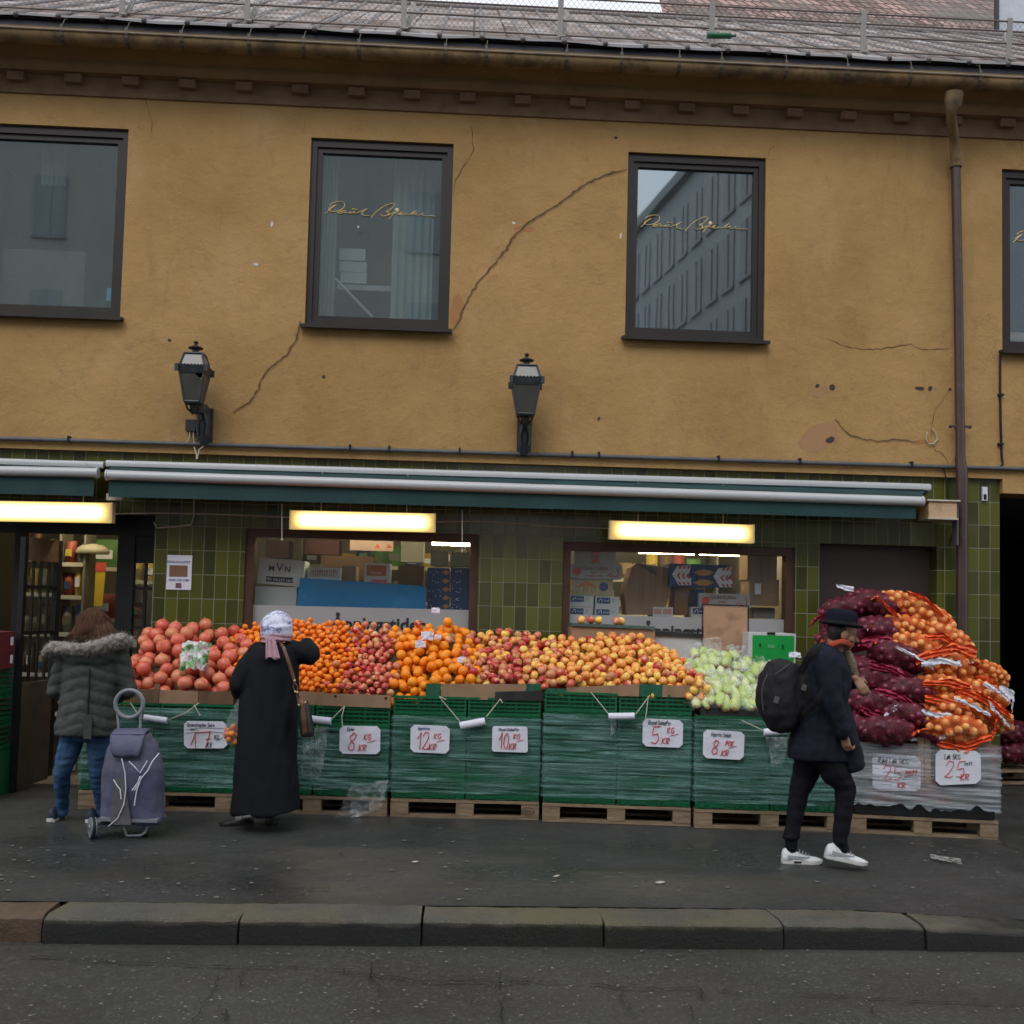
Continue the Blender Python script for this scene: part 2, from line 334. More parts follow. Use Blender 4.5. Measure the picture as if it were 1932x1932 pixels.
# fruit: colours baked per vertex as rnd (one value per fruit) and the local position on the fruit
def fruit(name, stops, rough=.4, blush=None, pole=None, bscale=90, bump=.001, spec=.5, mott=.12, sss=0):
    t = NT(name); at_ = t.n('ShaderNodeAttribute', _attribute_name='rnd'); lp = t.n('ShaderNodeAttribute', _attribute_name='lpos')
    r = t.n('ShaderNodeObjectInfo').outputs['Random']; rr = t.math('FRACT', t.math('ADD', at_.outputs[2], r))
    c = t.ramp(rr, stops)
    off = t.n('ShaderNodeCombineXYZ'); t.set(off, 'X', t.math('MULTIPLY', rr, 37)); t.set(off, 'Y', t.math('MULTIPLY', rr, 91))
    vv = t.n('ShaderNodeVectorMath', _operation='ADD'); t.set(vv, 'i0', lp.outputs[1]); t.set(vv, 'i1', off.outputs[0]); v = vv.outputs[0]
    if blush:
        f = t.ramp(t.noise(.9, 4, .6, v, .5), [(blush[1], 0), (blush[2], 1)])
        f = t.math('MULTIPLY', f, t.ramp(t.math('FRACT', t.math('MULTIPLY', rr, 7.3)), [(0, .35), (.6, 1)]))
        c = t.mix(c, blush[0], f)
        c = t.mix(c, tuple(x*.55 for x in blush[0]), t.ramp(t.noise(5, 3, .6, t.mapv(v, (3, 3, .6))), [(.5, 0), (.7, mott*3)]))
    c = t.mix(c, (.30, .17, .06), t.ramp(t.noise(4.5, 4, .6, v), [(.68, 0), (.76, mott*2)]))
    if pole:
        sp = t.n('ShaderNodeSeparateXYZ'); t.set(sp, 'Vector', lp.outputs[1]); z = t.math('ABSOLUTE', sp.outputs[2])
        c = t.mix(c, pole, t.ramp(t.math('ADD', z, t.math('MULTIPLY', t.noise(6, 2, .5, v), .1)), [(.86, 0), (1.0, .85)]))
    b = t.bsdf(c, rough, Normal=t.bump(t.noise(bscale/10, 2, .5, v), bump, .4), Specular_IOR_Level=spec)
    return t.done(b)
M['apple_red'] = fruit('red_apple_skin', [(0, (.78, .55, .20)), (.35, (.80, .36, .20)), (.7, (.68, .14, .10)), (1, (.76, .60, .24))], .33, ((.50, .02, .035), .40, .50), (.58, .50, .16), mott=.06)
M['apple_gold'] = fruit('golden_apple_skin', [(0, (.92, .64, .13)), (.4, (.92, .52, .11)), (.75, (.86, .30, .08)), (1, (.92, .70, .18))], .33, ((.74, .08, .035), .50, .62), (.60, .52, .10), mott=.05)
M['pom'] = fruit('pomegranate_skin', [(0, (.70, .105, .075)), (.5, (.74, .15, .10)), (.8, (.72, .25, .13)), (1, (.58, .06, .05))], .36, ((.70, .34, .16), .50, .72), None, mott=.3)
M['orange'] = fruit('orange_peel', [(0, (.90, .27, .006)), (.5, (.95, .33, .010)), (1, (.92, .22, .006))], .38, None, None, 400, .004, mott=.03)
M['clem'] = fruit('clementine_peel', [(0, (.88, .20, .008)), (.5, (.93, .28, .012)), (1, (.86, .16, .006))], .35, None, None, 400, .004, mott=.05)
M['onion'] = fruit('onion_skin', [(0, (.78, .34, .09)), (.5, (.84, .42, .14)), (.8, (.78, .27, .06)), (1, (.70, .27, .07))], .4, None, (.45, .33, .17), 60, .002, mott=.2)
M['redonion'] = fruit('red_onion_skin', [(0, (.13, .012, .035)), (.5, (.19, .02, .055)), (1, (.10, .01, .025))], .35, None, None, 60, .002, mott=.1)
M['endive'] = fruit('salad_leaf', [(0, (.46, .60, .13)), (.5, (.58, .66, .22)), (1, (.30, .48, .08))], .5, ((.78, .80, .50), .48, .60), (.34, .13, .08), 60, .006, mott=.1)
M['stem'] = plain('fruit_stem', (.12, .08, .04), .8, .2, 20)
# cloth
M['parka'] = plain('olive_grey_parka', (.050, .056, .050), .62, .12, 6, .012, 22, spec=.35)
M['fur'] = plain('fur_trim', (.30, .265, .24), .9, .35, 26, .02, 70, spec=.2)
M['hair'] = plain('brown_hair', (.075, .036, .022), .75, .4, 10, .01, 60, spec=.1, stretch=(6, 6, .8))
M['jeans'] = plain('blue_denim', (.044, .10, .215), .8, .2, 9, .008, 26, spec=.2, dirt=((.09, .16, .27), 5, .5, .6))
M['coat'] = plain('black_wool', (.012, .0125, .016), .85, .2, 6, .012, 10, spec=.15)
M['coat_navy'] = plain('navy_coat', (.010, .012, .023), .8, .2, 6, .01, 10, spec=.2)
M['trouser'] = plain('black_trousers', (.009, .009, .013), .85, .2, 6, .01, 18, spec=.15)
M['pack'] = plain('backpack_fabric', (.014, .013, .016), .7, .2, 8, .008, 16, spec=.3)
M['felt'] = plain('dark_felt', (.011, .012, .022), .9, .15, 9, spec=.1)
M['pink'] = plain('pink_scarf', (.50, .30, .36), .85, .12, 9, .01, 60, spec=.2, stretch=(6, 6, .6))
t = NT('floral_scarf'); v = t.obj()
c = t.ramp(t.noise(26, 4, .65, v, .6), [(.46, (.66, .68, .84)), (.54, (.30, .30, .52)), (.66, (.14, .14, .30))])
c = t.mix(c, (.70, .72, .86), t.ramp(t.noise(9, 2, .5, v), [(.45, 0), (.55, 1)])); M['floral'] = t.done(t.bsdf(c, .8, Normal=t.bump(t.noise(20, 3, .6, v), .01, .5)))
M['leather'] = plain('brown_leather', (.13, .055, .032), .45, .25, 9, .004, 40)
M['leather_dk'] = plain('black_leather', (.014, .013, .014), .4, .2, 9, .004, 40)
M['shoe_white'] = plain('white_sneaker', (.66, .68, .70), .5, .06, 14, .004, 60)
M['shoe_blue'] = plain('dark_blue_sneaker', (.022, .032, .06), .6, .2, 14, .004, 60)
M['sole'] = plain('white_sole', (.55, .54, .52), .6, .08, 14)
M['trolley'] = plain('slate_blue_fabric', (.085, .088, .155), .6, .14, 5, .012, 14, dirt=((.10, .085, .08), 4, .5, .6))
M['greyplastic'] = plain('grey_plastic', (.20, .22, .25), .4, .08, 9)
M['steel'] = plain('grey_tube_steel', (.34, .36, .38), .35, .08, 9, metal=.5)
M['orangescarf'] = plain('orange_red_scarf', (.36, .055, .025), .85, .3, 16, .01, 40, stretch=(1, 1, 6))
t = NT('patterned_scarf'); v = t.obj(); M['patscarf'] = t.done(t.bsdf(t.ramp(t.noise(17, 3, .6, t.mapv(v, (1, 1, 2.2)), .5), [(.36, (.05, .045, .03)), (.46, (.34, .25, .15)), (.56, (.16, .14, .09)), (.66, (.42, .09, .03))], 'LINEAR'), .85))
def flat(name, col, rough=.6): return plain(name, col, rough, .08, 8)
# ================================================================= SETTING
YW = 9.6                                     # facade plane
S = lambda o: props(o, kind='structure')
def struct(name, mb, mat, smooth=None):
    return S(part(name, mb, mat, None, smooth))
ZR = -0.135                                   # road level
KY0, KY1 = 5.80, 6.10                        # kerb stones, front and back
mb = MB(); mb.quad((-60, -60, ZR-.01), (60, -60, ZR-.01), (60, 60, ZR-.01), (-60, 60, ZR-.01)); struct('ground', mb, M['road'])
mb = MB(); P = [[V((x, y, ZR+.010*math.sin(x*.9+y)*math.sin(y*1.7) if y < 5.2 else ZR)) for y in np.linspace(-14, KY0+.02, 40)] for x in np.linspace(-16, 16, 60)]
mb.grid(P); struct('road', mb, M['road'], 180)
# pavement with the dropped driveway at the right
def drop(x): return max(0., min(1., (x-2.3)/1.9))
mb = MB(); xs = sorted(set(list(np.linspace(-16, 16, 90)) + [2.9, 4.6])); ys = list(np.linspace(KY1-.01, 9.75, 30))
mb.grid([[V((x, y, -.085*drop(x)*max(0, 1-(y-KY1)/1.6)**1.3 + .004*math.sin(x*1.3)*math.sin(y*2.1))) for y in ys] for x in xs]); struct('pavement', mb, M['pave'], 180)
t = NT('kerb_rust'); g = t.geo(); t.done(t.bsdf(t.ramp(t.noise(6, 5, .6, g), [(.3, (.080, .052, .033)), (.7, (.13, .085, .05))]), .7, Normal=t.bump(t.noise(40, 5, .7, g), .012, .7))); M['rust'] = t.m
# kerb stones : joints read off the photograph
jx = [gnd(u, 1755).x for u in (-730, -345, 48, 436, 794, 1147, 1490)] + [gnd(1762, 1757).x] + [3.95, 5.1, 6.3, 7.5]
random.seed(3)
KL = ['rust-stained granite kerb stone at the left edge of the photo', 'long grey granite kerb stone below the woman with the trolley', 'granite kerb stone with a yellowish top below the woman in the black coat', 'grey granite kerb stone below the 12 and 10 kroner signs',
      'granite kerb stone with an olive top below the 5 kroner sign', 'granite kerb stone nearest the walking man, beside the chipped joint', 'granite kerb stone sloping down to the driveway at the right edge']
for i in range(len(jx)-1):
    if jx[i+1] < -3.6 or jx[i] > 4.4: pass
    a, b = jx[i]+.006, jx[i+1]-.006; n = 44; mb = MB(); P = []
    y0 = KY0+jit(.012); z_ = jit(.006); k = .012; ang = jit(.015) + (.05 if i == 2 else (-.035 if i in (5, 6) else 0))
    for s in range(n+1):
        x = a+(b-a)*s/n; dz = -.085*drop(x); e = .012*(math.exp(-(s)*1.5)+math.exp(-(n-s)*1.5)); ring = []
        for (yy, zz) in ((y0+.004, ZR-.05), (y0, -.07), (y0+.001+e, -.014), (y0+.012+e, -.002-e*.6), (y0+.06, z_), (y0+.18, z_+.002), (KY1-.03, z_), (KY1-.008, -.012), (KY1-.008, ZR)):
            r = .004*noise.noise(V((x*6, yy*9, zz*9+i*5)))+.003*noise.noise(V((x*31, yy*30, zz*30+i*5)))
            sh = (yy-y0)*ang*6*(1 if s in (0, n) else 0)*0
            ring.append(V((x+(yy-KY0)*ang*3*(1 if s < n/2 else 1), yy+r, max(ZR-.05, zz+dz*(1 if zz > -.15 else 0)) + r)))
        P.append(ring)
    mb.grid(P); mb.add(P[0], [tuple(range(9))]); mb.add(P[-1], [tuple(range(9))[::-1]])
    lab = KL[min(6, max(0, i-1))] if 1 <= i <= 7 else None
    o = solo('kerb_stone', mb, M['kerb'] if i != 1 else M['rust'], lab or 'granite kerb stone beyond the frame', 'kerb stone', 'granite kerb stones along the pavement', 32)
# rusty tint of the stone at the left edge
pass

# cracks in the road and pavement
def crackline(mb, pts, w, z, n=9, amp=.02):
    Q = []
    for a, b in zip(pts, pts[1:]):
        for k in range(n):
            f = k/n; p = V((a[0]+(b[0]-a[0])*f, a[1]+(b[1]-a[1])*f, z)); Q.append(p+V((random.uniform(-amp, amp), random.uniform(-amp, amp), 0)))
    Q.append(V((*pts[-1][:2], z)))
    L = []; 
    for i, q in enumerate(Q):
        d = (Q[min(i+1, len(Q)-1)]-Q[max(i-1, 0)]); nn = V((-d.y, d.x, 0)).normalized()*w*random.uniform(.15, .85)
        L.append([q-nn, q+nn])
    mb.grid(L)
M['roadcrack'] = plain('asphalt_crack', (.008, .008, .007), .9, .2, 30)
mb = MB(); random.seed(12)
for pl, w in (([(55, 1809), (120, 1812), (250, 1820), (390, 1827), (470, 1829), (600, 1830), (691, 1844), (821, 1858), (951, 1859)], .008), ([(951, 1859), (1010, 1856), (1100, 1860), (1236, 1870), (1316, 1869), (1331, 1887)], .007),
              ([(1360, 1874), (1450, 1879), (1590, 1884), (1720, 1893), (1932, 1904)], .006), ([(425, 1838), (390, 1885), (365, 1932)], .004), ([(462, 1836), (452, 1872)], .004), ([(420, 1904), (425, 1932)], .006), ([(695, 1820), (715, 1880)], .005),
              ([(945, 1840), (950, 1932)], .006), ([(1170, 1872), (1185, 1905), (1205, 1925)], .004), ([(1295, 1900), (1310, 1932)], .006), ([(1640, 1898), (1660, 1932)], .004), ([(840, 1846), (1010, 1850)], .004)):
    crackline(mb, [gnd(u, v, ZR)[:] for u, v in pl], w, ZR+.014)
struct('road', mb, M['roadcrack'])
mb = MB()
for pl, w in (([(1700, 1660), (1760, 1672), (1830, 1700), (1900, 1718)], .004), ([(1430, 1640), (1500, 1650), (1560, 1664)], .003), ([(180, 1582), (250, 1560)], .004), ([(1890, 1592), (1932, 1608)], .008)):
    crackline(mb, [gnd(u, v, 0)[:] for u, v in pl], w, .009)
struct('pavement', mb, M['roadcrack'])
# worn white paint dash on the pavement
t = NT('worn_road_paint'); g = t.geo(); tr = t.n('ShaderNodeBsdfTransparent'); df = t.bsdf((.38, .38, .35), .8); mx = t.n('ShaderNodeMixShader'); t.set(mx, 'Fac', t.ramp(t.noise(45, 4, .7, g), [(.44, 0), (.54, .85)])); t.set(mx, 'i1', tr); t.set(mx, 'i2', df); M['paint'] = t.done(mx)
mb = MB(); a, b, c_, d = gnd(1754, 1613), gnd(1812, 1622), gnd(1815, 1633), gnd(1757, 1622); mb.quad(*[p+V((0, 0, .008)) for p in (a, d, c_, b)]); struct('pavement_marking', mb, M['paint'])
# gum, leaves and litter on the ground
M['gum'] = plain('trodden_gum', (.20, .20, .185), .8, .2, 30); M['litter'] = plain('paper_scrap', (.42, .38, .32), .8, .2, 30)
random.seed(21); mb = MB()
def blot(mb, c, r, z, el=1.0, n=7):
    ph = random.random()*6; Q = [V((c[0]+math.cos(ph+2*math.pi*k/n)*r*random.uniform(.6, 1.1), c[1]+math.sin(ph+2*math.pi*k/n)*r*el*random.uniform(.6, 1.1), z)) for k in range(n)]
    mb.add(Q, [tuple(range(n))])
for k in range(230):
    u, v = random.uniform(-60, 1990), random.uniform(1590, 1700) if random.random() < .75 else random.uniform(1545, 1700)
    p = gnd(u, v); 
    if p.y > KY1+.03: blot(mb, p, random.choice((.005, .008, .011, .016)), .0095, .8)
for k in range(420):
    p = gnd(random.uniform(-60, 1990), random.uniform(1792, 1945), ZR)
    if p.y < KY0-.05: blot(mb, p, random.choice((.003, .005, .007, .010)), ZR+.0150, .8)
o = part('ground_litter', mb, M['gum']); props(o, 'pale spots of trodden gum and grit scattered over pavement and road', 'litter', kind='stuff')
for nm, u, v, sx, sy, z, lab, an in (('paper_scrap', 1245, 1668, .055, .03, 0, 'flat beige paper scrap lying mid-pavement above the kerb', .1), ('paper_scrap', 783, 1629, .045, .018, 0, 'narrow pinkish paper scrap lying on the pavement below the 12 kroner stack', 0),
                         ('paper_scrap', 1050, 1656, .05, .014, 0, 'thin white paper strip lying on the pavement below the 10 kroner sign', .6), ('dark_twig', 778, 1592, .07, .012, 0, 'dark twig lying on the pavement in front of the pallets', .1), ('leaf', 643, 2089/1.294-.0, .03, .02, 0, 'small dark crushed leaf on the pavement below the black coat', .4)):
    p = gnd(u, v, z); mb = MB(); R = rotz(an); P = [[p+R @ V((x*sx/2, y*sy/2, .010+.004*math.sin(x*2+y)*1+.002)) for y in (-1, 0, 1)] for x in (-1, -.3, .3, 1)]; mb.grid(P)
    solo(nm, mb, M['roadcrack'] if nm != 'paper_scrap' else M['litter'], lab, 'litter', 'scraps lying on the pavement', 180)

# ================================================================= THE BUILDING
B = thing('shop_building', 'long two-storey ochre plastered building with a tiled shop front and a slate roof', 'building', (0, YW, 0))
def holes_wall(mb, x0, x1, z0, z1, Y, holes, dep, mi=0):
    xs = sorted({x0, x1, *[h[0] for h in holes], *[h[1] for h in holes]}); zs = sorted({z0, z1, *[h[2] for h in holes], *[h[3] for h in holes]})
    xs = [x for x in xs if x0 <= x <= x1]; zs = [z for z in zs if z0 <= z <= z1]
    for a, b in zip(xs, xs[1:]):
        for c, d in zip(zs, zs[1:]):
            mx, mz = (a+b)/2, (c+d)/2
            if any(h[0] < mx < h[1] and h[2] < mz < h[3] for h in holes): continue
            mb.quad((a, Y, c), (b, Y, c), (b, Y, d), (a, Y, d), mi)
    for a, b, c, d in holes:
        a, b, c, d = max(a, x0), min(b, x1), max(c, z0), min(d, z1); e = Y+dep
        mb.quad((a, Y, c), (a, Y, d), (a, e, d), (a, e, c), mi); mb.quad((b, Y, d), (b, Y, c), (b, e, c), (b, e, d), mi)
        mb.quad((a, Y, d), (b, Y, d), (b, e, d), (a, e, d), mi)
        if c > z0: mb.quad((b, Y, c), (a, Y, c), (a, e, c), (b, e, c), mi)
XL, XR = -9.5, 12.0
WZ0, WZ1 = 4.19, 5.935
WINS = [(-4.42, -3.115), (-1.465, -.16), (1.465, 2.765), (5.03, 6.33), (-8.0, -6.7), (8.2, 9.5)]
LED = 2.98
mb = MB(); holes_wall(mb, XL, XR, LED, 6.55, YW, [(a, b, WZ0, WZ1) for a, b in WINS], .09)
mb.quad((XL, YW, LED), (XR, YW, LED), (XR, YW+.06, LED), (XL, YW+.06, LED))
# the part of the ochre wall that runs down to the passage head, right of the tiles
TR = 5.03; PZ = at(1910, 931, YW).z
mb.bx(TR, XR, YW-.0, YW+.4, PZ, LED)
part('wall', mb, M['ochre'], B)
# tile wall of the ground floor
TY = YW+.055; SA = (-1.93, .17, .55, 2.33); SB = (.94, 3.09, .55, 2.285); DR = (3.32, 4.43, -.1, 2.335); EN = (-6.2, -2.74, -.1, 2.42)
mb = MB(); holes_wall(mb, XL, TR, -.1, LED, TY, [SA, SB, DR, EN], .16)
mb.quad((TR, TY, -.1), (TR, TY+.5, -.1), (TR, TY+.5, LED), (TR, TY, LED))
part('tiled_wall', mb, M['tiles'], B)
# doorway recess panel, brown
mb = MB(); mb.quad((DR[0], TY+.16, -.1), (DR[1], TY+.16, -.1), (DR[1], TY+.16, DR[3]), (DR[0], TY+.16, DR[3])); part('recess_panel', mb, flat('brown_panel', (.050, .032, .028), .5), B)
# passage at the right
mb = MB(); mb.quad((TR, TY+.5, -.1), (TR, YW+6, -.1), (TR, YW+6, PZ+.3), (TR, TY+.5, PZ+.3)); mb.quad((TR, YW+6, -.1), (XR, YW+6, -.1), (XR, YW+6, PZ+.3), (TR, YW+6, PZ+.3)); mb.quad((TR, YW+.4, PZ+.01), (XR, YW+.4, PZ+.01), (XR, YW+6, PZ+.01), (TR, YW+6, PZ+.01))
mb.quad((8.2, YW, -.1), (8.2, YW+6, -.1), (8.2, YW+6, PZ), (8.2, YW, PZ)); mb.quad((8.2, YW, -.1), (XR, YW, -.1), (XR, YW, PZ), (8.2, YW, PZ))
part('passage_wall', mb, flat('dark_passage', (.03, .03, .03), .9), B)
mb = MB(); mb.quad((TR-.4, 9.74, -.012), (8.2, 9.74, -.012), (8.2, YW+6, -.012), (TR-.4, YW+6, -.012)); struct('passage_floor', mb, M['pave'])
# rear wall, interior shells and party floor
def room(name, x0, x1, y0, y1, z0, z1, wall, floor, ceil):
    mb = MB(); mb.quad((x0, y1, z0), (x1, y1, z0), (x1, y1, z1), (x0, y1, z1), 0); mb.quad((x0, y0, z0), (x0, y1, z0), (x0, y1, z1), (x0, y0, z1), 0); mb.quad((x1, y0, z0), (x1, y1, z0), (x1, y1, z1), (x1, y0, z1), 0)
    mb.quad((x0, y0, z0), (x1, y0, z0), (x1, y1, z0), (x0, y1, z0), 1); mb.quad((x0, y0, z1), (x1, y0, z1), (x1, y1, z1), (x0, y1, z1), 2)
    return part(name, mb, [wall, floor, ceil], B)
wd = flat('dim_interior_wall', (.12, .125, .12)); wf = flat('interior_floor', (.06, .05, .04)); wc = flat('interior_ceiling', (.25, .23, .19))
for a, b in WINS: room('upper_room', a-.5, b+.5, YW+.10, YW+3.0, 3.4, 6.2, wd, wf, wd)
ws = flat('shop_interior_wall', (.22, .19, .14)); 
room('shop_room', -5.9, 3.2, TY+.22, TY+4.0, -.05, 2.75, ws, flat('shop_floor', (.16, .13, .10)), wc)
# ---------- cornice
def extr(name, prof, mat, x0=XL, x1=XR, smooth=30):
    mb = MB(); P = [[V((x, YW-d, z)) for d, z in prof] for x in (x0, x1)]; mb.grid(P); return part(name, mb, mat, B, smooth)
ZC = 6.22
extr('cornice', [(0, ZC+.17), (.10, ZC+.18), (.13, ZC+.22), (.14, ZC+.27), (.30, ZC+.33), (.36, ZC+.37), (.37, ZC+.44)], M['ochre_trim'])
extr('cornice_band', [(0.0, ZC-.005), (.022, ZC), (.022, ZC+.175)], M['red_band'])
ze_f = at(966, 79, YW-.40).z-.01
extr('fascia_board', [(.37, ZC+.44), (.37, ze_f)], flat('dark_fascia', (.03, .032, .045)))
for k in range(24):
    u = 30 + (1898-30)/13.0*0 
bxs = [at(u, v, YW-.06).x for u, v in ((30, 150),)]
step = (at(1900, 248, YW-.06).x-at(30, 145, YW-.06).x)/18.0
x = at(30, 145, YW-.06).x - step*3
mb0 = MB(); mb0.box((0, -.045, .045), (.145, .075, .075)); br = None
while x < 7.5:
    if br is None:
        me = mb0.mesh('cornice_bracket', M['red_band'])
    o = bpy.data.objects.new('cornice_bracket', me); C.objects.link(o); o.parent = B; o.location = (x, 0, ZC+.085-0); br = o; x += step
# ---------- gutter
GY = YW-.50; zt = at(966, 99, GY).z; gr = .085
mb = MB(); n = 9
P = [[V((x, GY+gr-gr*math.cos(math.pi*k/n), zt-gr*math.sin(math.pi*k/n))) for k in range(n+1)] for x in (XL, XR)]; mb.grid(P)
P = [[V((x, GY+gr-(gr-.006)*math.cos(math.pi*k/n), zt-(gr-.006)*math.sin(math.pi*k/n))) for k in range(n+1)] for x in (XL, XR)]; mb.grid(P)
mb.tube([(XL, GY, zt), (XR, GY, zt)], .011, 8)
gut = part('gutter', mb, M['gutter'], B, 50)
rb = MB(); rb.tube([(-9, GY-.004, zt+.002), (XR, GY-.004, zt+.002)], .008, 6); part('gutter_rim', rb, flat('gutter_rim_grey', (.16, .15, .15), .4), gut, 50)
xb = [at(u, 110, GY).x for u in (-60, 113, 236, 340, 468, 571, 676, 840, 917, 1069, 1173, 1282, 1362, 1484, 1600, 1720, 1850, 1960)]
for x in xb:
    mb = MB(); 
    mb.grid([[V((x+s, GY+gr-(gr+.006)*math.cos(math.pi*k/7), zt-(gr+.006)*math.sin(math.pi*k/7))) for k in range(8)] for s in (-.014, .014)])
    mb.box((x, GY-.004, zt+.02), (.026, .008, .06)); mb.tube([(x, GY, zt+.03), (x+.01, GY+.04, zt+.12), (x+.01, GY+.12, zt+.16)], .004, 5)
    part('gutter_bracket', mb, flat('bracket_iron', (.085, .07, .05)) if 'bracket_iron' not in bpy.data.materials else bpy.data.materials['bracket_iron'], gut)
# soffit between gutter and fascia
# ---------- roof
EY = YW-.40; ze = at(966, 79, EY).z+.030; RY = YW+3.9; zr_ = at(966, 20, RY).z
sl = V((0, RY-EY, zr_-ze)); L = sl.length; sl.normalize(); rn = V((0, -sl.z, sl.y))
mb = MB(); NX = 72; NS = 14; P = []; xs = np.linspace(XL, XR, NX+1)
for x in xs: P.append([V((x, EY, ze))+sl*(L*j/NS)+rn*(.012*noise.noise(V((x*1.7, j*.7, 0)))) + (V((0, 0, -.012+.012*math.sin(x*4.1))) if j == 0 else V((0, 0, 0))) for j in range(NS+1)])
mb.grid(P); me = mb.mesh('roof', M['roof'], 180, (0, YW, 0)); uv = me.uv_layers.new(name='UVMap')
for lp in me.loops:
    p = me.vertices[lp.vertex_index].co; uv.data[lp.index].uv = (p.x, (p+V((0, YW, 0))-V((0, EY, ze))).dot(sl))
roof = bpy.data.objects.new('roof', me); C.objects.link(roof); roof.parent = B
# underside, pale flashing lip, seams with their ends
mb = MB(); P = []
for x in np.linspace(XL, XR, 160):
    w = .012*math.sin(x*3.1)+.008*math.sin(x*7.7+1); P.append([V((x, EY-.018, ze-.026+w*.7)), V((x, EY-.02, ze-.006+w*.4)), V((x, EY+.02, ze+.018))])
mb.grid(P); part('eave_flashing', mb, flat('pale_flashing', (.30, .29, .30), .6), roof)
mb = MB(); mb.quad((XL, EY-.0, ze-.02), (XR, EY, ze-.02), (XR, YW-.37, ze-.02), (XL, YW-.37, ze-.02)); mb.bx(XL, XR, YW-.39, YW-.372, ZC+.5, ze); part('eave_board', mb, flat('navy_eave_board', (.012, .014, .025)), roof)
sp = (at(1893, 165, EY).x-at(30, 35, EY).x)/23.9
seam = MB(); seam.tube([(0, 0, .005), V((0, 0, .005))+sl*(L-.02)], .020, 6); seam.sph((0, -.016, -.012), .026, 8, 6)
sm = seam.mesh('roof_seam', flat('seam_metal', (.10, .08, .08), .5), 60); x = at(30, 35, EY).x-sp*12
# ends are dark knobs hanging just over the lip
while x < 9.5:
    o = bpy.data.objects.new('roof_seam', sm); C.objects.link(o); o.parent = roof; o.location = (x+jit(.006), EY-YW, ze+.0); x += sp
mb = MB(); mb.tube([(XL, RY, zr_+.02), (XR, RY, zr_+.01)], .045, 8); part('ridge_cap', mb, flat('ridge_metal', (.20, .17, .17), .5), roof, 60)
mb = MB(); mb.quad((XL, RY, zr_), (XR, RY, zr_), (XR, RY+5, zr_-4), (XL, RY+5, zr_-4)); part('rear_roof_slope', mb, M['roof'], roof)
# ---------- snow guard on the roof
fy = .32; fb = V((0, EY, ze))+sl*fy; FH = .33
fen = part('snow_guard', MB().tube([(XL, fb.y, fb.z+.03), (XR, fb.y, fb.z+.03)], .008, 6), flat('snow_guard_rail', (.13, .10, .09), .6), roof)
for h in (.16, .27, .36):
    part('rail', MB().tube([(XL, fb.y-h*.12, fb.z+h), (XR, fb.y-h*.12, fb.z+h)], .0085, 6), bpy.data.materials['snow_guard_rail'], fen)
mb = MB(); x = XL+3
t_ = .0016
while x < 7.2:
    for sgn in (1, -1):
        a = V((x, fb.y+.005*sgn, fb.z+.03)); b = V((x+sgn*.27, fb.y-.04+.005*sgn, fb.z+.36)); n_ = V((t_, 0, 0)); mb.quad(a-n_, a+n_, b+n_, b-n_)
    x += .052
part('wire_netting', mb, flat('netting_wire', (.06, .05, .05), .8), fen)
for u, v in ((235-470, 5), (235, 45), (470, 60), (765, 70), (1060, 85), (1345, 95), (1630, 115), (1905, 130)):
    x = at(u, v, fb.y).x; mb = MB()
    mb.box((x-.02, fb.y-.03, fb.z+.19), (.05, .012, .40), rotx(.10)); mb.box((x+.035, fb.y+.10, fb.z+.21), (.045, .012, .42), rotx(-.45) @ roty(.12)); mb.box((x, fb.y+.05, fb.z+.06), (.05, .34, .012), rotx(math.atan2(sl.z, sl.y)))
    part('guard_bracket', mb, flat('bracket_grey', (.27, .25, .24), .6) if 'bracket_grey' not in bpy.data.materials else bpy.data.materials['bracket_grey'], fen)
x = at(1352, 124, fb.y-.1).x; mb = MB(); mb.tube([(x-.10, fb.y-.14, fb.z+.02), (x+.12, fb.y-.13, fb.z+.035)], .028, 8); mb.tube([(x+.12, fb.y-.13, fb.z+.035), (x+.17, fb.y-.13, fb.z+.038)], .012, 8)
solo('bottle', mb, flat('green_glass', (.01, .10, .04), .2), 'small green bottle lying on the roof behind the snow guard', 'bottle', None, 60)
# ---------- windows of the upper floor
WL = []
def up_window(i, a, b):
    w = MB(); y0 = YW+.03; y1 = YW+.12; T = .055
    # outer frame proud of the wall by 2 cm in the reveal
    for (xa, xb_, za, zb) in ((a, a+T, WZ0, WZ1), (b-T, b, WZ0, WZ1), (a+T, b-T, WZ1-T*1.3, WZ1), (a+T, b-T, WZ0, WZ0+T)): w.bx(xa, xb_, y0, y1, za, zb)
    f = part('window', w, M['frame'], B)
    w = MB(); a2, b2, c2, d2 = a+T, b-T, WZ0+T, WZ1-T*1.3; T2 = .048
    for (xa, xb_, za, zb) in ((a2, a2+T2, c2, d2), (b2-T2, b2, c2, d2), (a2+T2, b2-T2, d2-T2, d2), (a2+T2, b2-T2, c2, c2+T2)): w.bx(xa, xb_, y0+.02, y1-.005, za, zb)
    part('sash', w, M['frame'], f)
    w = MB(); w.quad((a2+T2, y0+.05, c2+T2), (b2-T2, y0+.05, c2+T2), (b2-T2, y0+.05, d2-T2), (a2+T2, y0+.05, d2-T2)); part('glass_pane', w, M['pane'], f)
    w = MB(); w.box(((a+b)/2, YW-.01, WZ0-.012), (b-a+.07, .14, .022), rotx(.10)); w.bx(a-.035, b+.035, YW-.085, YW-.075, WZ0-.04, WZ0-.008); part('sill', w, M['frame'], f)
    return f
for i, (a, b) in enumerate(WINS[:4]): WL.append(up_window(i, a, b))
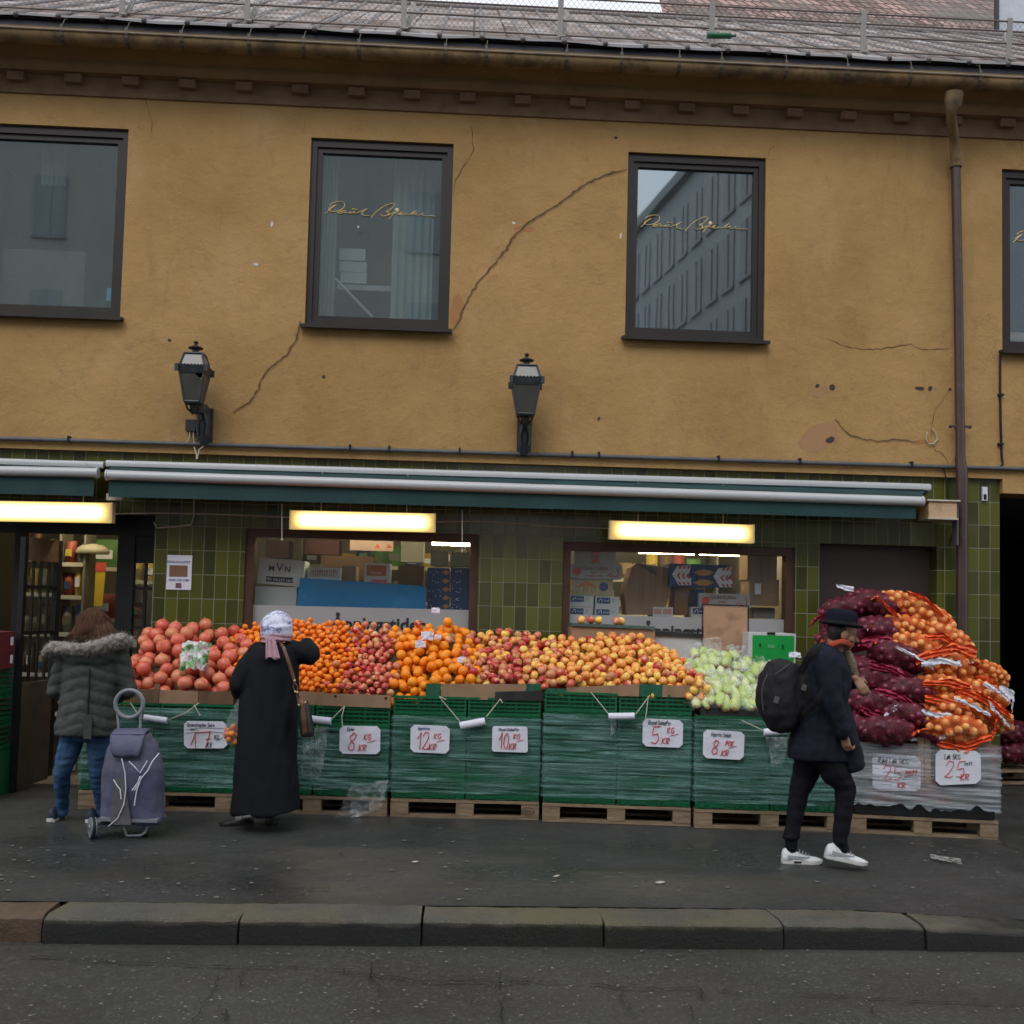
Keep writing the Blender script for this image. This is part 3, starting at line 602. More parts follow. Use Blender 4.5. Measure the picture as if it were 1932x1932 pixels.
# gold script on the panes
SCR = [[(215,195),(260,160),(330,140),(400,140),(440,160),(448,195),(430,230),(380,265),(310,290),(240,292),(205,270),(205,245),(240,225),(300,195),(320,190)], [(150,320),(185,295),(240,240),(300,200)],
 [(340,310),(365,290),(400,285),(410,300),(390,318),(360,322),(345,315)], [(400,290),(430,275),(462,280),(465,300),(440,318),(425,305)], [(465,300),(480,318),(510,315),(540,290),(545,285)], [(520,318),(545,320),(575,305),(600,290)], [(590,285),(575,310),(600,322),(640,312),(700,290),(750,265),(790,250)], [(560,248),(600,258),(635,255)],
 [(790,250),(750,272),(712,295),(708,325),(730,348),(780,358),(830,355)],
 [(850,390),(870,355),(930,290),(1010,230),(1100,185),(1170,165),(1200,175),(1195,205),(1150,250),(1100,280),(1070,295),(1085,300),(1115,295),(1120,315),(1100,345),(1050,362),(1010,358),(985,330)], [(1100,345),(1150,325),(1200,308),(1225,315)], [(1225,300),(1185,330),(1140,380),(1115,410)],
 [(1225,320),(1250,330),(1270,340),(1300,320),(1325,300),(1300,300),(1275,315),(1290,345),(1330,345),(1370,330)], [(1370,330),(1400,315),(1395,345),(1440,335)], [(1440,335),(1480,305),(1540,270)], [(1500,290),(1470,345),(1510,330),(1550,310),(1515,330),(1550,350),(1590,345)], [(1590,345),(1630,325),(1655,310),(1625,320),(1640,355),(1700,360),(1760,355),(1830,362)]]
def script(f, a, b, rel):
    f_ = (b-a)/1.305; mb = MB(); y = YW+.074
    for s in SCR:
        pts = [V((a+(.03*f_)+(px/6.232/1.294)/208.6*1.0-.0, y, 0)) for px, _ in s]
        pts = []
        for px, py in s:
            p = at((770+px/6.232)/1.294, (470+py/6.232)/1.294, YW+.07); pts.append(V((p.x-WINS[1][0]+a, y, p.z+rel)))
        mb.tube(pts, .0088, 6, flat=.5)
    p = at((770+1243/6.232)/1.294, (470+262/6.232)/1.294, YW+.07); mb.sph((p.x-WINS[1][0]+a, y, p.z+rel), .018, 8, 6, (1, .4, 1))
    part('gold_script', mb, M['gold'], f, 60)
for k in (1, 2, 3): script(WL[k], WINS[k][0], WINS[k][1], 0)
# ---------- cracks and patches in the plaster
random.seed(5)
def wcrack(pts, w, edge=True, amp=1.6):
    mb = MB(); L = []; Q = []
    for (a, b) in zip(pts, pts[1:]):
        n = max(2, int(math.hypot(b[0]-a[0], b[1]-a[1])/7))
        for k in range(n): Q.append((a[0]+(b[0]-a[0])*k/n+jit(amp), a[1]+(b[1]-a[1])*k/n+jit(amp)))
    Q.append(pts[-1]); E2 = []
    for i, q in enumerate(Q):
        p = at(*q, YW); p0 = at(*Q[max(i-1, 0)], YW); p1 = at(*Q[min(i+1, len(Q)-1)], YW); d = p1-p0; nn = V((-d.z, 0, d.x)).normalized(); ww = w*random.uniform(.3, 1)*min(1, .4+i*.2, .4+(len(Q)-1-i)*.2)
        L.append([V((p.x, YW-.0035, p.z))-nn*ww, V((p.x, YW-.0035, p.z))+nn*ww]); e = ww+w*random.uniform(.4, 1.3); E2.append([V((p.x, YW-.002, p.z-.004))-nn*e, V((p.x, YW-.002, p.z-.004))+nn*e])
    mb.grid(L); part('wall_crack', mb, M['crack'], B)
    if edge: m2 = MB(); m2.grid(E2); part('crack_rim', m2, M['crack_edge'], B)
wcrack([(1182, 318), (1150, 328), (1110, 345), (1070, 372), (1040, 395), (1000, 418), (975, 440), (955, 470), (935, 495), (905, 530), (888, 555), (878, 575), (868, 600), (855, 622)], .010)
wcrack([(566, 605), (560, 640), (540, 670), (512, 692), (495, 712), (488, 735), (470, 760), (440, 778)], .009)
wcrack([(890, 238), (892, 262), (893, 285), (885, 300), (872, 318), (860, 340), (855, 365)], .0045, False)
wcrack([(270, 165), (274, 190), (283, 215), (286, 235), (287, 262)], .0035, False)
wcrack([(1560, 640), (1600, 655), (1640, 660), (1690, 655), (1720, 650), (1740, 660), (1790, 658)], .0045, False)
wcrack([(1575, 790), (1590, 810), (1605, 822), (1650, 832), (1690, 830), (1735, 834)], .007)
wcrack([(1755, 825), (1757, 800), (1763, 775), (1790, 740)], .003, False)
wcrack([(1757, 838), (1765, 850), (1780, 858), (1790, 875)], .005, False)
wcrack([(1448, 300), (1452, 285), (1470, 268)], .003, False); wcrack([(1448, 302), (1475, 298)], .003, False)
def patch(cs, mat, n=16, th=.003):
    for u, v, ru, rv in cs:
        ph = random.random()*6; poly = []
        for k in range(n):
            a = 2*math.pi*k/n; r = 1+.2*math.sin(2*a+ph)+random.uniform(-.12, .12); p = at(u+math.cos(a)*ru*r, v+math.sin(a)*rv*r, YW); poly.append((p.x, YW-th, p.z))
        mb = MB(); mb.add(poly, [tuple(range(n))[::-1]]); part('plaster_patch', mb, mat, B)
patch([(1545, 826, 34, 28), (1548, 738, 14, 12)], flat('worn_plaster', (.37, .20, .10), .9), 22, .0015)
patch([(988, 432, 16, 7), (880-18, 585, 13, 26), (1735, 834, 16, 5)], flat('orange_plaster', (.36, .17, .065), .9), 14, .0018)
patch([(1570, 731, 7, 5), (1735, 733, 9, 4), (1755, 733, 5, 4), (1566, 830, 9, 6), (1542, 728, 4, 4), (1792, 735, 3, 3), (1162, 260, 3, 3), (611, 711, 4, 3), (320, 642, 3, 3), (978, 700, 3, 3), (1130, 790, 3, 3)], flat('dark_hole', (.05, .035, .03), .9), 9, .003)
patch([(513, 423, 3, 5), (483, 499, 5, 3), (969, 421, 3, 3), (1171, 445, 2, 7), (676, 428, 2, 2)], flat('bare_lime', (.62, .58, .54), .9), 7, .003)
# wire loop hanging out of a hole
mb = MB(); mb.tube([at(u, v, YW-.02) for u, v in ((1750, 815), (1747, 828), (1752, 838), (1762, 837), (1769, 828), (1764, 815), (1758, 808))], .006, 6); part('loose_wire', mb, M['cable'], B, 60)
# ---------- conduit along the wall, its clips and the small riser on the right
mb = MB(); a, b = at(-300, 818, YW-.03), at(2100, 890, YW-.03); mb.tube([a, b], .020, 8)
con = solo('conduit', mb, M['cond'], 'long grey conduit running along the ochre wall above the awnings', 'pipe', None, 60)
for u in (110, 627, 700, 832, 950, 1045, 1096, 1325, 1482, 1700):
    p = a+(b-a)*((u+300)/2400); w = MB(); w.box((p.x, YW-.03, p.z+.01), (.018, .06, .055)); part('clip', w, M['black'], con)
mb = MB(); mb.tube([at(u, v, YW-.02) for u, v in ((1887, 668), (1887, 740), (1888, 800), (1890, 860), (1892, 876), (1884, 884))], .011, 6)
for v in (745, 838): mb.box(at(1888, v, YW-.02), (.05, .03, .02))
solo('riser_cable', mb, M['black'], 'thin black cable dropping from the right-hand window to the conduit', 'cable', None, 60)
# ---------- downpipe
mb = MB(); f = lambda u, v, y: at(u, v, y)
pts = [f(1800, 176, GY+.085), f(1798, 196, GY+.09), f(1794, 207, GY+.1), f(1795, 225, GY+.16), f(1799, 250, YW-.22), f(1802, 285, YW-.12), f(1803, 312, YW-.09)]
mb.tube(pts, [.083, .078, .046, .044, .046, .046, .048], 14); part('downpipe_swan_neck', mb, M['gutter'], B, 60)
pts = [f(1803, 311, YW-.09), f(1808, 560, YW-.09), f(1812, 846, YW-.09), f(1812, 866, YW-.09), f(1814, 884, YW-.10), f(1815, 900, YW-.10), f(1815, 1010, YW-.10), f(1815, 1190, YW-.10)]
bt = pts[-1]; pts.append(V((bt.x, bt.y, .05)))
mb = MB(); mb.tube(pts, [.042, .042, .042, .045, .050, .052, .052, .052, .052], 16); dp = part('downpipe', mb, M['pipe'], B, 60)
mb = MB(); mb.tube([f(1803, 308, YW-.09), f(1803, 316, YW-.09)], .056, 14); part('pipe_collar', mb, M['gutter'], dp, 50)
q = f(1812, 805, YW-.09); mb = MB(); mb.box((q.x, q.y-.005, q.z), (.20, .02, .022)); mb.sph((q.x-.09, q.y, q.z), .018); mb.sph((q.x+.09, q.y, q.z), .018); mb.box((q.x, q.y+.05, q.z), (.02, .1, .02)); part('pipe_bracket', mb, M['pipe'], dp, 50)
# ---------- little plate on the tiles, cable ends
mb = MB(); p = at(1856, 932, TY); mb.box((p.x, TY-.012, p.z), (.05, .024, .13)); o = solo('thermometer_plate', mb, M['paper'], 'small white plate on the olive tiles right of the downpipe', 'plate')
w = MB(); w.box((p.x, TY-.026, p.z-.03), (.028, .004, .05)); part('display', w, M['black'], o)
# ---------- second building behind the roof, top right
B2 = thing('rear_house', 'taller neighbouring house with weathered red-brown roof tiles, behind the slate roof', 'building', (6, YW+9, 0))
Y2 = YW+7.0; c0 = at(1295, 30, Y2); c1 = at(2300, 60, Y2+.0)
s2 = V((0, 1, 1.25)).normalized(); mb = MB(); o0 = V((c0.x, Y2, c0.z-1.4)); NN = 10
P = [[V((c0.x+(9.5)*i/NN, Y2, o0.z))+s2*(5.5*j/NN) for j in range(NN+1)] for i in range(NN+1)]
mb.grid(P); me = mb.mesh('roof', M['oldtiles'], 180, (6, YW+9, 0)); uv = me.uv_layers.new(name='UVMap')
for lp in me.loops:
    p = me.vertices[lp.vertex_index].co+V((6, YW+9, 0)); uv.data[lp.index].uv = (p.x*.9+(p-o0).dot(s2)*.55, (p-o0).dot(s2))
o = bpy.data.objects.new('roof', me); C.objects.link(o); o.parent = B2
mb = MB(); mb.bx(c0.x, c0.x+10, Y2+.2, Y2+6, 0, o0.z+.1); part('wall', mb, flat('rear_house_wall', (.3, .24, .2), .8), B2)
xg = at(1893, 20, Y2).x; mb = MB(); mb.box((xg+.9, Y2+.25, o0.z+2.2), (1.8, .1, 3.6)); part('zinc_dormer', mb, flat('zinc_grey', (.42, .44, .50), .5), B2)
mb = MB(); mb.box((xg-.02, Y2+.18, o0.z+2.2), (.05, .08, 3.6)); part('dormer_flashing', mb, M['dark'], B2)
# ---------- the street behind the camera, seen in the panes
def block(name, lab, x, y, rz, w, d, h, col, wincol, rows, cols):
    o = thing(name, lab, 'building', (x, y, 0)); o.rotation_euler.z = rz
    m = MB(); m.bx(-w/2, w/2, 0, d, -.3, h); me = m.mesh('wall', flat(name+'_wall', col, .8)); q = bpy.data.objects.new('wall', me); C.objects.link(q); q.parent = o
    m = MB(); m.bx(-w/2-.2, w/2+.2, -.25, d+.2, h, h+.35); me = m.mesh('parapet', flat(name+'_parapet', tuple(c*.7 for c in col), .8)); q = bpy.data.objects.new('parapet', me); C.objects.link(q); q.parent = o
    m = MB(); m.bx(-.42, .42, -.03, .06, -.8, .8); m.bx(-.03, .03, -.05, 0, -.8, .8); m.bx(-.46, .46, -.07, .04, -.90, -.82); wm = m.mesh('window', wincol)
    for r in range(rows):
        for c in range(cols):
            q = bpy.data.objects.new('window', wm); C.objects.link(q); q.parent = o; q.location = (-w/2+(c+.5)*w/cols, 0, 2.2+r*(h-2.2)/rows+.6)
    return o
dg = flat('far_window_glass', (.05, .06, .07), .15)
block('opposite_building', 'grey office block down the side street, seen only reflected in the window panes', 6.0, -21.3, math.radians(-98), 31, 10, 15.6, (.42, .44, .44), dg, 6, 24)
block('opposite_house', 'pale stone house across the street, reflected in the left window panes', -9.5, -9, math.pi, 20, 8, 14.5, (.34, .34, .30), flat('pale_far_windows', (.20, .23, .23), .4), 4, 6)
# ================================================================= PALLETS, CRATES, FILM
class Fr:       # frame of one stack: x along its front edge, y towards the wall
    def __init__(s, a, b, w=1.2):
        A, Bp = gnd(*a), gnd(*b); s.o = (A+Bp)/2; s.o.z = 0; d = (Bp-A); s.w = d.length; s.ang = math.atan2(d.y, d.x); s.ux = V((math.cos(s.ang), math.sin(s.ang), 0)); s.uy = V((-s.ux.y, s.ux.x, 0))
    def __call__(s, x, y, z): return s.o+s.ux*x+s.uy*y+V((0, 0, z))
    def hit(s, u, v, y=0.0):     # seen point on the plane local-y = y
        d = ray(u, v); n = s.uy; t_ = ((s.o+s.uy*y)-CAM).dot(n)/d.dot(n); p = CAM+d*t_; q = p-s.o; return (q.dot(s.ux), y, p.z)
STK = [Fr((143, 1527), (440, 1534)), Fr((443, 1534), (730, 1542)), Fr((734, 1542), (1018, 1549)), Fr((1021, 1551), (1305, 1561)), Fr((1309, 1563), (1598, 1572)), Fr((1601, 1573), (1887, 1587))]
def xform(o, f, x=0, y=0, z=0, rz=0): o.location = f(x, y, z); o.rotation_euler.z = f.ang+rz; return o
# pallet
def make_pallet():
    r = thing('pallet', '', 'pallet', (0, 0, 0))
    for y, w in ((.07, .145), (.235, .10), (.40, .145), (.565, .10), (.73, .145)): part('deck_board', MB().box((0, y, .133), (1.19, w, .021)), M['wood'], r)
    for x in (-.525, 0, .525): part('cross_board', MB().box((x, .40, .111), (.143, .795, .021)), M['wood'], r)
    for x in (-.525, 0, .525):
        for y in (.052, .40, .748): part('block', MB().box((x, y, .061), (.142, .10, .078)), M['wood'], r)
    for y in (.052, .40, .748): part('skid_board', MB().box((0, y+.002, .011), (1.19, .098, .021)), M['wood'], r)
    return r
pal = make_pallet(); PLAB = ['wooden pallet under the pomegranate stack behind the shopping trolley', 'wooden pallet under the film-wrapped stack beside the woman in the black coat', 'wooden pallet with a stamped oval mark, under the 12 kroner stack', 'wooden pallet under the 5 kroner apple stack', 'wooden pallet under the salad stack behind the walking man', 'pale wooden pallet under the onion box at the end of the row']
for i, f in enumerate(STK):
    o = pal if i == 0 else copy_tree(pal); props(o, PLAB[i], 'pallet', 'pallets in a row along the shop front'); xform(o, f, 0, .02); o.scale.x = f.w/1.205
def text_mesh(txt, size, mat, loc, rot, name='lettering', parent=None, bold=0, extr=.001, sx=1, align='CENTER'):
    cu = bpy.data.curves.new('tmp', 'FONT'); cu.body = txt; cu.size = size; cu.extrude = extr; cu.offset = bold; cu.align_x = align; cu.resolution_u = 3
    tmp = bpy.data.objects.new('tmp', cu); C.objects.link(tmp); bpy.context.view_layer.update()
    me = bpy.data.meshes.new_from_object(tmp.evaluated_get(bpy.context.evaluated_depsgraph_get())); bpy.data.objects.remove(tmp); bpy.data.curves.remove(cu)
    me.materials.clear(); me.materials.append(mat); me.name = name
    o = bpy.data.objects.new(name, me); C.objects.link(o); Mx = Matrix.Translation(V(loc)-(wloc(parent) if parent else V((0, 0, 0)))) @ rot.to_4x4() @ Matrix.Diagonal((sx, 1, 1, 1)); me.transform(Mx)
    if parent: o.parent = parent
    return o
FACE = rotx(math.pi/2)       # text upright, read from the street
def face(ang=0): return rotz(ang) @ rotx(math.pi/2)
# crate, 0.6 x 0.4 footprint, height 1 scaled later
def make_crate(hh):
    m = MB(); w, d = .594, .394
    def ring(z0, z1, t, inset=0):
        a, b = w/2-inset, d-inset
        m.bx(-a, a, inset, inset+t, z0, z1); m.bx(-a, a, b-t, b, z0, z1); m.bx(-a, -a+t, inset+t, b-t, z0, z1); m.bx(a-t, a, inset+t, b-t, z0, z1)
    ring(hh-.022, hh-.002, .014); ring(.0, .012, .012, .006); m.bx(-w/2+.02, w/2-.02, .02, d-.02, .005, .012)
    for z in (.36, .55, .74): ring(hh*z-.006, hh*z+.006, .010, .003)
    ring(hh*.10, hh*.24, .010, .004)
    for k in range(13):
        x = -w/2+.012+(w-.024)*k/12; big = k in (0, 4, 8, 12)
        m.bx(x-(.008 if big else .004), x+(.008 if big else .004), .006, .014, .01, hh-.02)
    for k in range(26):   # lattice behind the bars
        x = -w/2+.02+(w-.05)*k/25; m.box((x, .019, hh*.62), (.004, .004, hh*.66), roty(.6 if k % 2 else -.6))
    for x0, x1 in ((-.26, -.225), (-.18, -.06), (.03, .055), (.09, .13), (.18, .215)): m.bx(x0, x1, -.003, .012, hh*.06, hh*.26)
    m.bx(-w/2+.004, w/2-.004, .026, .030, .01, hh-.03)
    return m.mesh('crate', M['crate'])
NR = [(4, 1.0), (4, 1.0), (5, 1.0), (5, 1.0), (4, 1.0)]; TOPV = [(290, 1326), (650, 1332), (880, 1315), (1170, 1308), (1400, 1352)]
ZT = []; CH = []
WHAT = ['the pomegranate stack', 'the epler stack priced 8', 'the 12 kroner stack', 'the 5 kroner apple stack', 'the salad stack']
ROW = {4: ['bottom', 'second lowest', 'third', 'top'], 5: ['bottom', 'second lowest', 'middle', 'fourth', 'top']}
for i in range(5):
    f = STK[i]; zt_ = f.hit(*TOPV[i], 0.02)[2]; ZT.append(zt_); n = NR[i][0]; hh = (zt_-.150)/n; CH.append(hh); me = make_crate(hh)
    for r_ in range(n):
        for c_ in (0, 1):
            o = bpy.data.objects.new('crate', me); C.objects.link(o)
            props(o, f'green plastic crate, {ROW[n][r_]} layer, {"left" if c_ == 0 else "right"} column of {WHAT[i]}', 'crate', f'green crates in {WHAT[i]}')
            xform(o, f, (-1 if c_ == 0 else 1)*f.w*.249+jit(.004), .03+jit(.006), .150+r_*hh, jit(.006)); o.scale.x = f.w*.995/1.2
            if r_ == n-1: pass
# inner fill behind the front crates: the back crates of every stack
for i in range(5):
    f = STK[i]; n = NR[i][0]; me = make_crate(CH[i])
    for r_ in range(n):
        for c_ in (0, 1):
            if i not in (0, 4) : continue
            if (i == 0 and c_ == 1) or (i == 4 and c_ == 0): continue
            o = bpy.data.objects.new('crate', me); C.objects.link(o); props(o, f'green plastic crate at the back of {WHAT[i]}', 'crate', f'rear crates of {WHAT[i]}'); xform(o, f, (-1 if c_ == 0 else 1)*f.w*.249, .435, .150+r_*CH[i])
# stretch film round each stack
def wrap(f, z0, z1, mat, lab, seed, amp=.010, off=.010, top=.006, xw=None, ragged=0, yd=.40):
    m = MB(); hw = (xw or f.w)/2-.004; P = []; nx, nz = 110, 46; path = [(-hw, yd), (-hw, 0), (hw, 0), (hw, yd)]
    for k in range(nx+1):
        s = k/nx; 
        if s < .12: x, y, nn = -hw, yd*(1-s/.12), (-1, 0)
        elif s > .88: x, y, nn = hw, yd*(s-.88)/.12, (1, 0)
        else: x, y, nn = -hw+2*hw*(s-.12)/.76, 0, (0, -1)
        col = []
        for j in range(nz+1):
            t_ = j/nz; zb = z0+(ragged*noise.noise(V((x*3.5, seed, 1)))+ragged*.5*noise.noise(V((x*14, seed, 2))) if ragged else 0); ze_ = z1+top*noise.noise(V((x*5, seed, 9)))
            z = zb+(ze_-zb)*t_; dd = off+amp*(noise.noise(V((x*1.5+seed, y*3, z*42+x*3)))+.5*noise.noise(V((x*4, seed+y*3, z*90))))
            col.append(f(x+nn[0]*dd, y+nn[1]*dd+.012, z))
        P.append(col)
    m.grid(P); return solo('stretch_film', m, mat, lab, 'plastic film', 'stretch film wrapped round the stacks', 180)
FL = ['pale streaky stretch film round the pomegranate stack', 'green-showing stretch film round the epler stack with its torn lower edge', 'wrinkled stretch film round the 12 kroner stack, behind two price signs', 'stretch film round the 5 kroner apple stack', 'stretch film round the salad stack, behind the walking legs']
for i in range(5):
    f = STK[i]; lo = .150+CH[i]*(.28 if i else .25); hi = ZT[i]-(CH[i]*.97 if i in (1, 2, 3) else (.035 if i == 0 else .02)); wrap(f, lo, hi, M['film'], FL[i], i*3.7+1)
# torn film hanging at the foot of stack 2
def sheet(name, pts_uv, f, y, mat, lab, cat, seed=0, amp=.02, n=18, group=None, parent=None):
    (a, b, c_, d) = [V(f(*f.hit(u, v, y))) for u, v in pts_uv]; m = MB(); P = []
    for i in range(n+1):
        R = []
        for j in range(n+1):
            s, t_ = i/n, j/n; p = a.lerp(b, s).lerp(d.lerp(c_, s), t_); w_ = noise.noise(V((s*3+seed, t_*4, seed)))+.6*noise.noise(V((s*9, t_*9+seed, 1))); R.append(p-f.uy*(.01+amp*abs(w_)*1.2)+f.ux*(amp*.5*w_))
        P.append(R)
    m.grid(P)
    if parent is not None: return part(name, m, mat, parent, 180)
    return solo(name, m, mat, lab, cat, group, 180)
sheet('torn_film', [(665, 1480), (735, 1470), (718, 1535), (632, 1545)], STK[1], -.03, M['clear'], 'torn crumpled end of stretch film trailing to the pavement below the 8 kroner sign', 'plastic film', 3, .05)
# ================================================================= CARDBOARD TRAYS ALONG THE FRONT EDGE
def strip(f, u0, u1, v0a, v0b, v1a, v1b, mat, lab, y=.03, th=.006, bend=.006, name='cardboard_tray', seed=0, holes=()):
    xa = f.hit(u0, v0a, y)[0]; xb = f.hit(u1, v0b, y)[0]; m = MB(); n = 14
    T = [f.hit(u0+(u1-u0)*k/n, v0a+(v0b-v0a)*k/n, y) for k in range(n+1)]; Bt = [f.hit(u0+(u1-u0)*k/n, v1a+(v1b-v1a)*k/n, y) for k in range(n+1)]
    P = []
    for k in range(n+1):
        wob = bend*noise.noise(V((k*.5, seed, 3))); P.append([f(T[k][0], y+wob*2+.0, Bt[k][2]), f(T[k][0], y+wob, (Bt[k][2]+T[k][2])/2), f(T[k][0], y-wob*2, T[k][2]+wob*.5), f(T[k][0], y-wob*2+th, T[k][2]+wob*.5), f(T[k][0], y+wob+th, Bt[k][2])])
    m.grid(P); o = solo(name, m, mat, lab, 'cardboard tray', 'cardboard trays holding the fruit', 30)
    a_, b_ = V(f(xa, y, T[0][2])), V(f(xb, y, T[-1][2]))
    for i_ in (0, n):   # side walls running back
        q = MB(); p0 = P[i_][0]; p1 = P[i_][2]; bk = f.uy*.34; q.add([p0, p1, p1+bk+V((0, 0, .0)), p0+bk], [(0, 1, 2, 3)]); part('tray_side', q, mat, o)
    for hu, hv in holes:
        h = f.hit(hu, hv, y); q = MB(); q.box(f(h[0], y-.004, h[2]), (.018, .006, .014), rotz(f.ang)); part('hand_hole', q, M['black'], o)
    return o
s0, s1, s2_, s3, s4, s5 = STK
strip(s0, 246, 300, 1300, 1300, 1326, 1327, M['card_dk'], 'shaded brown cardboard tray end behind the grey trolley ring', .03, seed=1)  # darker cardboard than the middle piece
strip(s0, 301, 374, 1302, 1304, 1327, 1328, M['card'], 'brown cardboard tray under the pomegranates, middle piece above the bag roll', .025, seed=2)
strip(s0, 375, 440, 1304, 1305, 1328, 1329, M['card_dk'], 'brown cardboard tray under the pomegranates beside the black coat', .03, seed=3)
strip(s1, 560, 610, 1304, 1306, 1328, 1331, M['card'], 'short brown cardboard tray just right of the black coat', .035, seed=4)
strip(s1, 608, 737, 1308, 1312, 1331, 1336, M['card'], 'long brown cardboard tray with two hand holes above the 8 kroner sign', .022, seed=5, holes=((633, 1313), (728, 1317)))
strip(s2_, 804, 833, 1290, 1290, 1318, 1318, M['cardgreen'], 'dark green printed end of a cardboard tray under the oranges', .034, seed=6)
strip(s2_, 833, 993, 1290, 1291, 1318, 1322, M['card'], 'brown cardboard tray below the red apples, between two green printed ends', .032, seed=7, holes=())
strip(s2_, 993, 1026, 1290, 1291, 1320, 1322, M['cardgreen'], 'dark green printed tray corner beside the seam of the 5 kroner stack', .034, seed=8)
strip(s2_, 934, 1024, 1305, 1303, 1321, 1322, M['cardblack'], 'black torn tray strip below the red apples', .022, seed=9)
strip(s3, 1030, 1069, 1298, 1300, 1308, 1310, M['cardgreen'], 'dark green tray end at the left of the golden apples', .034, seed=10)
strip(s3, 1069, 1206, 1297, 1291, 1311, 1314, M['card'], 'wavy brown cardboard tray below the golden apples', .032, .006, .010, seed=11)
strip(s3, 1206, 1250, 1291, 1292, 1314, 1315, M['cardgreen'], 'green printed tray piece below the golden apples beside the string', .034, seed=12)
strip(s3, 1250, 1309, 1292, 1294, 1315, 1316, M['card'], 'plain brown tray end at the right of the golden apples', .032, seed=13)
strip(s4, 1322, 1500, 1334, 1344, 1352, 1362, M['cardblack'], 'black tray full of bagged salad hearts', .03, seed=14)
# white tray ends standing in the apples
def panel(name, quad, Y, th, mat, lab, cat, group=None):
    pts = [at(u, v, Y) for u, v in quad]; m = MB(); m.add(pts+[p+V((0, th, 0)) for p in pts], [(0, 1, 2, 3), (7, 6, 5, 4), (0, 4, 5, 1), (1, 5, 6, 2), (2, 6, 7, 3), (3, 7, 4, 0)]); return solo(name, m, mat, lab, cat, group)
panel('white_card', [(1280, 1262), (1306, 1246), (1307, 1275), (1281, 1285)], 8.72, .006, M['cardwhite'], 'white card edge standing between golden apples and bagged salad', 'card')
panel('white_card', [(1236, 1196), (1325, 1200), (1326, 1262), (1237, 1262)], 9.3, .30, M['cardwhite'], 'white box standing behind the apples left of the tall brown board', 'box')
panel('dark_tray_rim', [(1230, 1190), (1326, 1196), (1326, 1203), (1230, 1199)], 9.28, .32, M['cardblack'], 'dark grey tray lid lying on the white box behind the apples', 'tray')
b_ = panel('brown_board', [(1328, 1142), (1410, 1145), (1409, 1300), (1327, 1298)], 9.24, .012, M['board'], 'tall plain brown board standing behind the bagged salad', 'board')
panel_f = MB(); 
q0, q1, q2, q3 = [at(u, v, 9.236) for u, v in ((1325, 1140), (1412, 1143), (1411, 1300), (1325, 1298))]
for a, b in ((q0, q1), (q1, q2), (q3, q0)): panel_f.tube([a, b], .006, 6)
part('edge_strip', panel_f, M['black'], b_)
gb = panel('green_box', [(1412, 1193), (1502, 1196), (1500, 1262), (1411, 1262)], 9.05, .34, M['cardwhite'], 'white cardboard box with a bright green front, right of the brown board', 'box')
m = MB(); q = [at(u, v, 9.046) for u, v in ((1420, 1198), (1499, 1200), (1497, 1262), (1419, 1262))]; m.quad(*q[::-1]); part('green_front', m, flat('bright_green_print', (.004, .30, .05), .5), gb)
for u, v in ((1434, 1217), (1477, 1220)): part('slot', MB().box(at(u, v, 9.04), (.010, .006, .034)), M['black'], gb)
part('hand_hole', MB().box(at(1455, 1195, 9.045), (.07, .008, .018)), M['black'], gb)
text_mesh('GILI', .035, flat('pale_green_print', (.3, .6, .35)), at(1455, 1222, 9.04), face(), parent=gb)
tr_ = panel('grey_tray', [(1078, 1176), (1236, 1182), (1236, 1188), (1078, 1181)], 9.2, .36, flat('grey_green_tray', (.06, .10, .09)), 'grey-green tray ledge with five loose apples, behind the golden apples', 'tray')
panel('card_front', [(1078, 1182), (1236, 1189), (1236, 1230), (1078, 1226)], 9.22, .3, M['card'], 'brown carton under the grey-green ledge behind the golden apples', 'box')
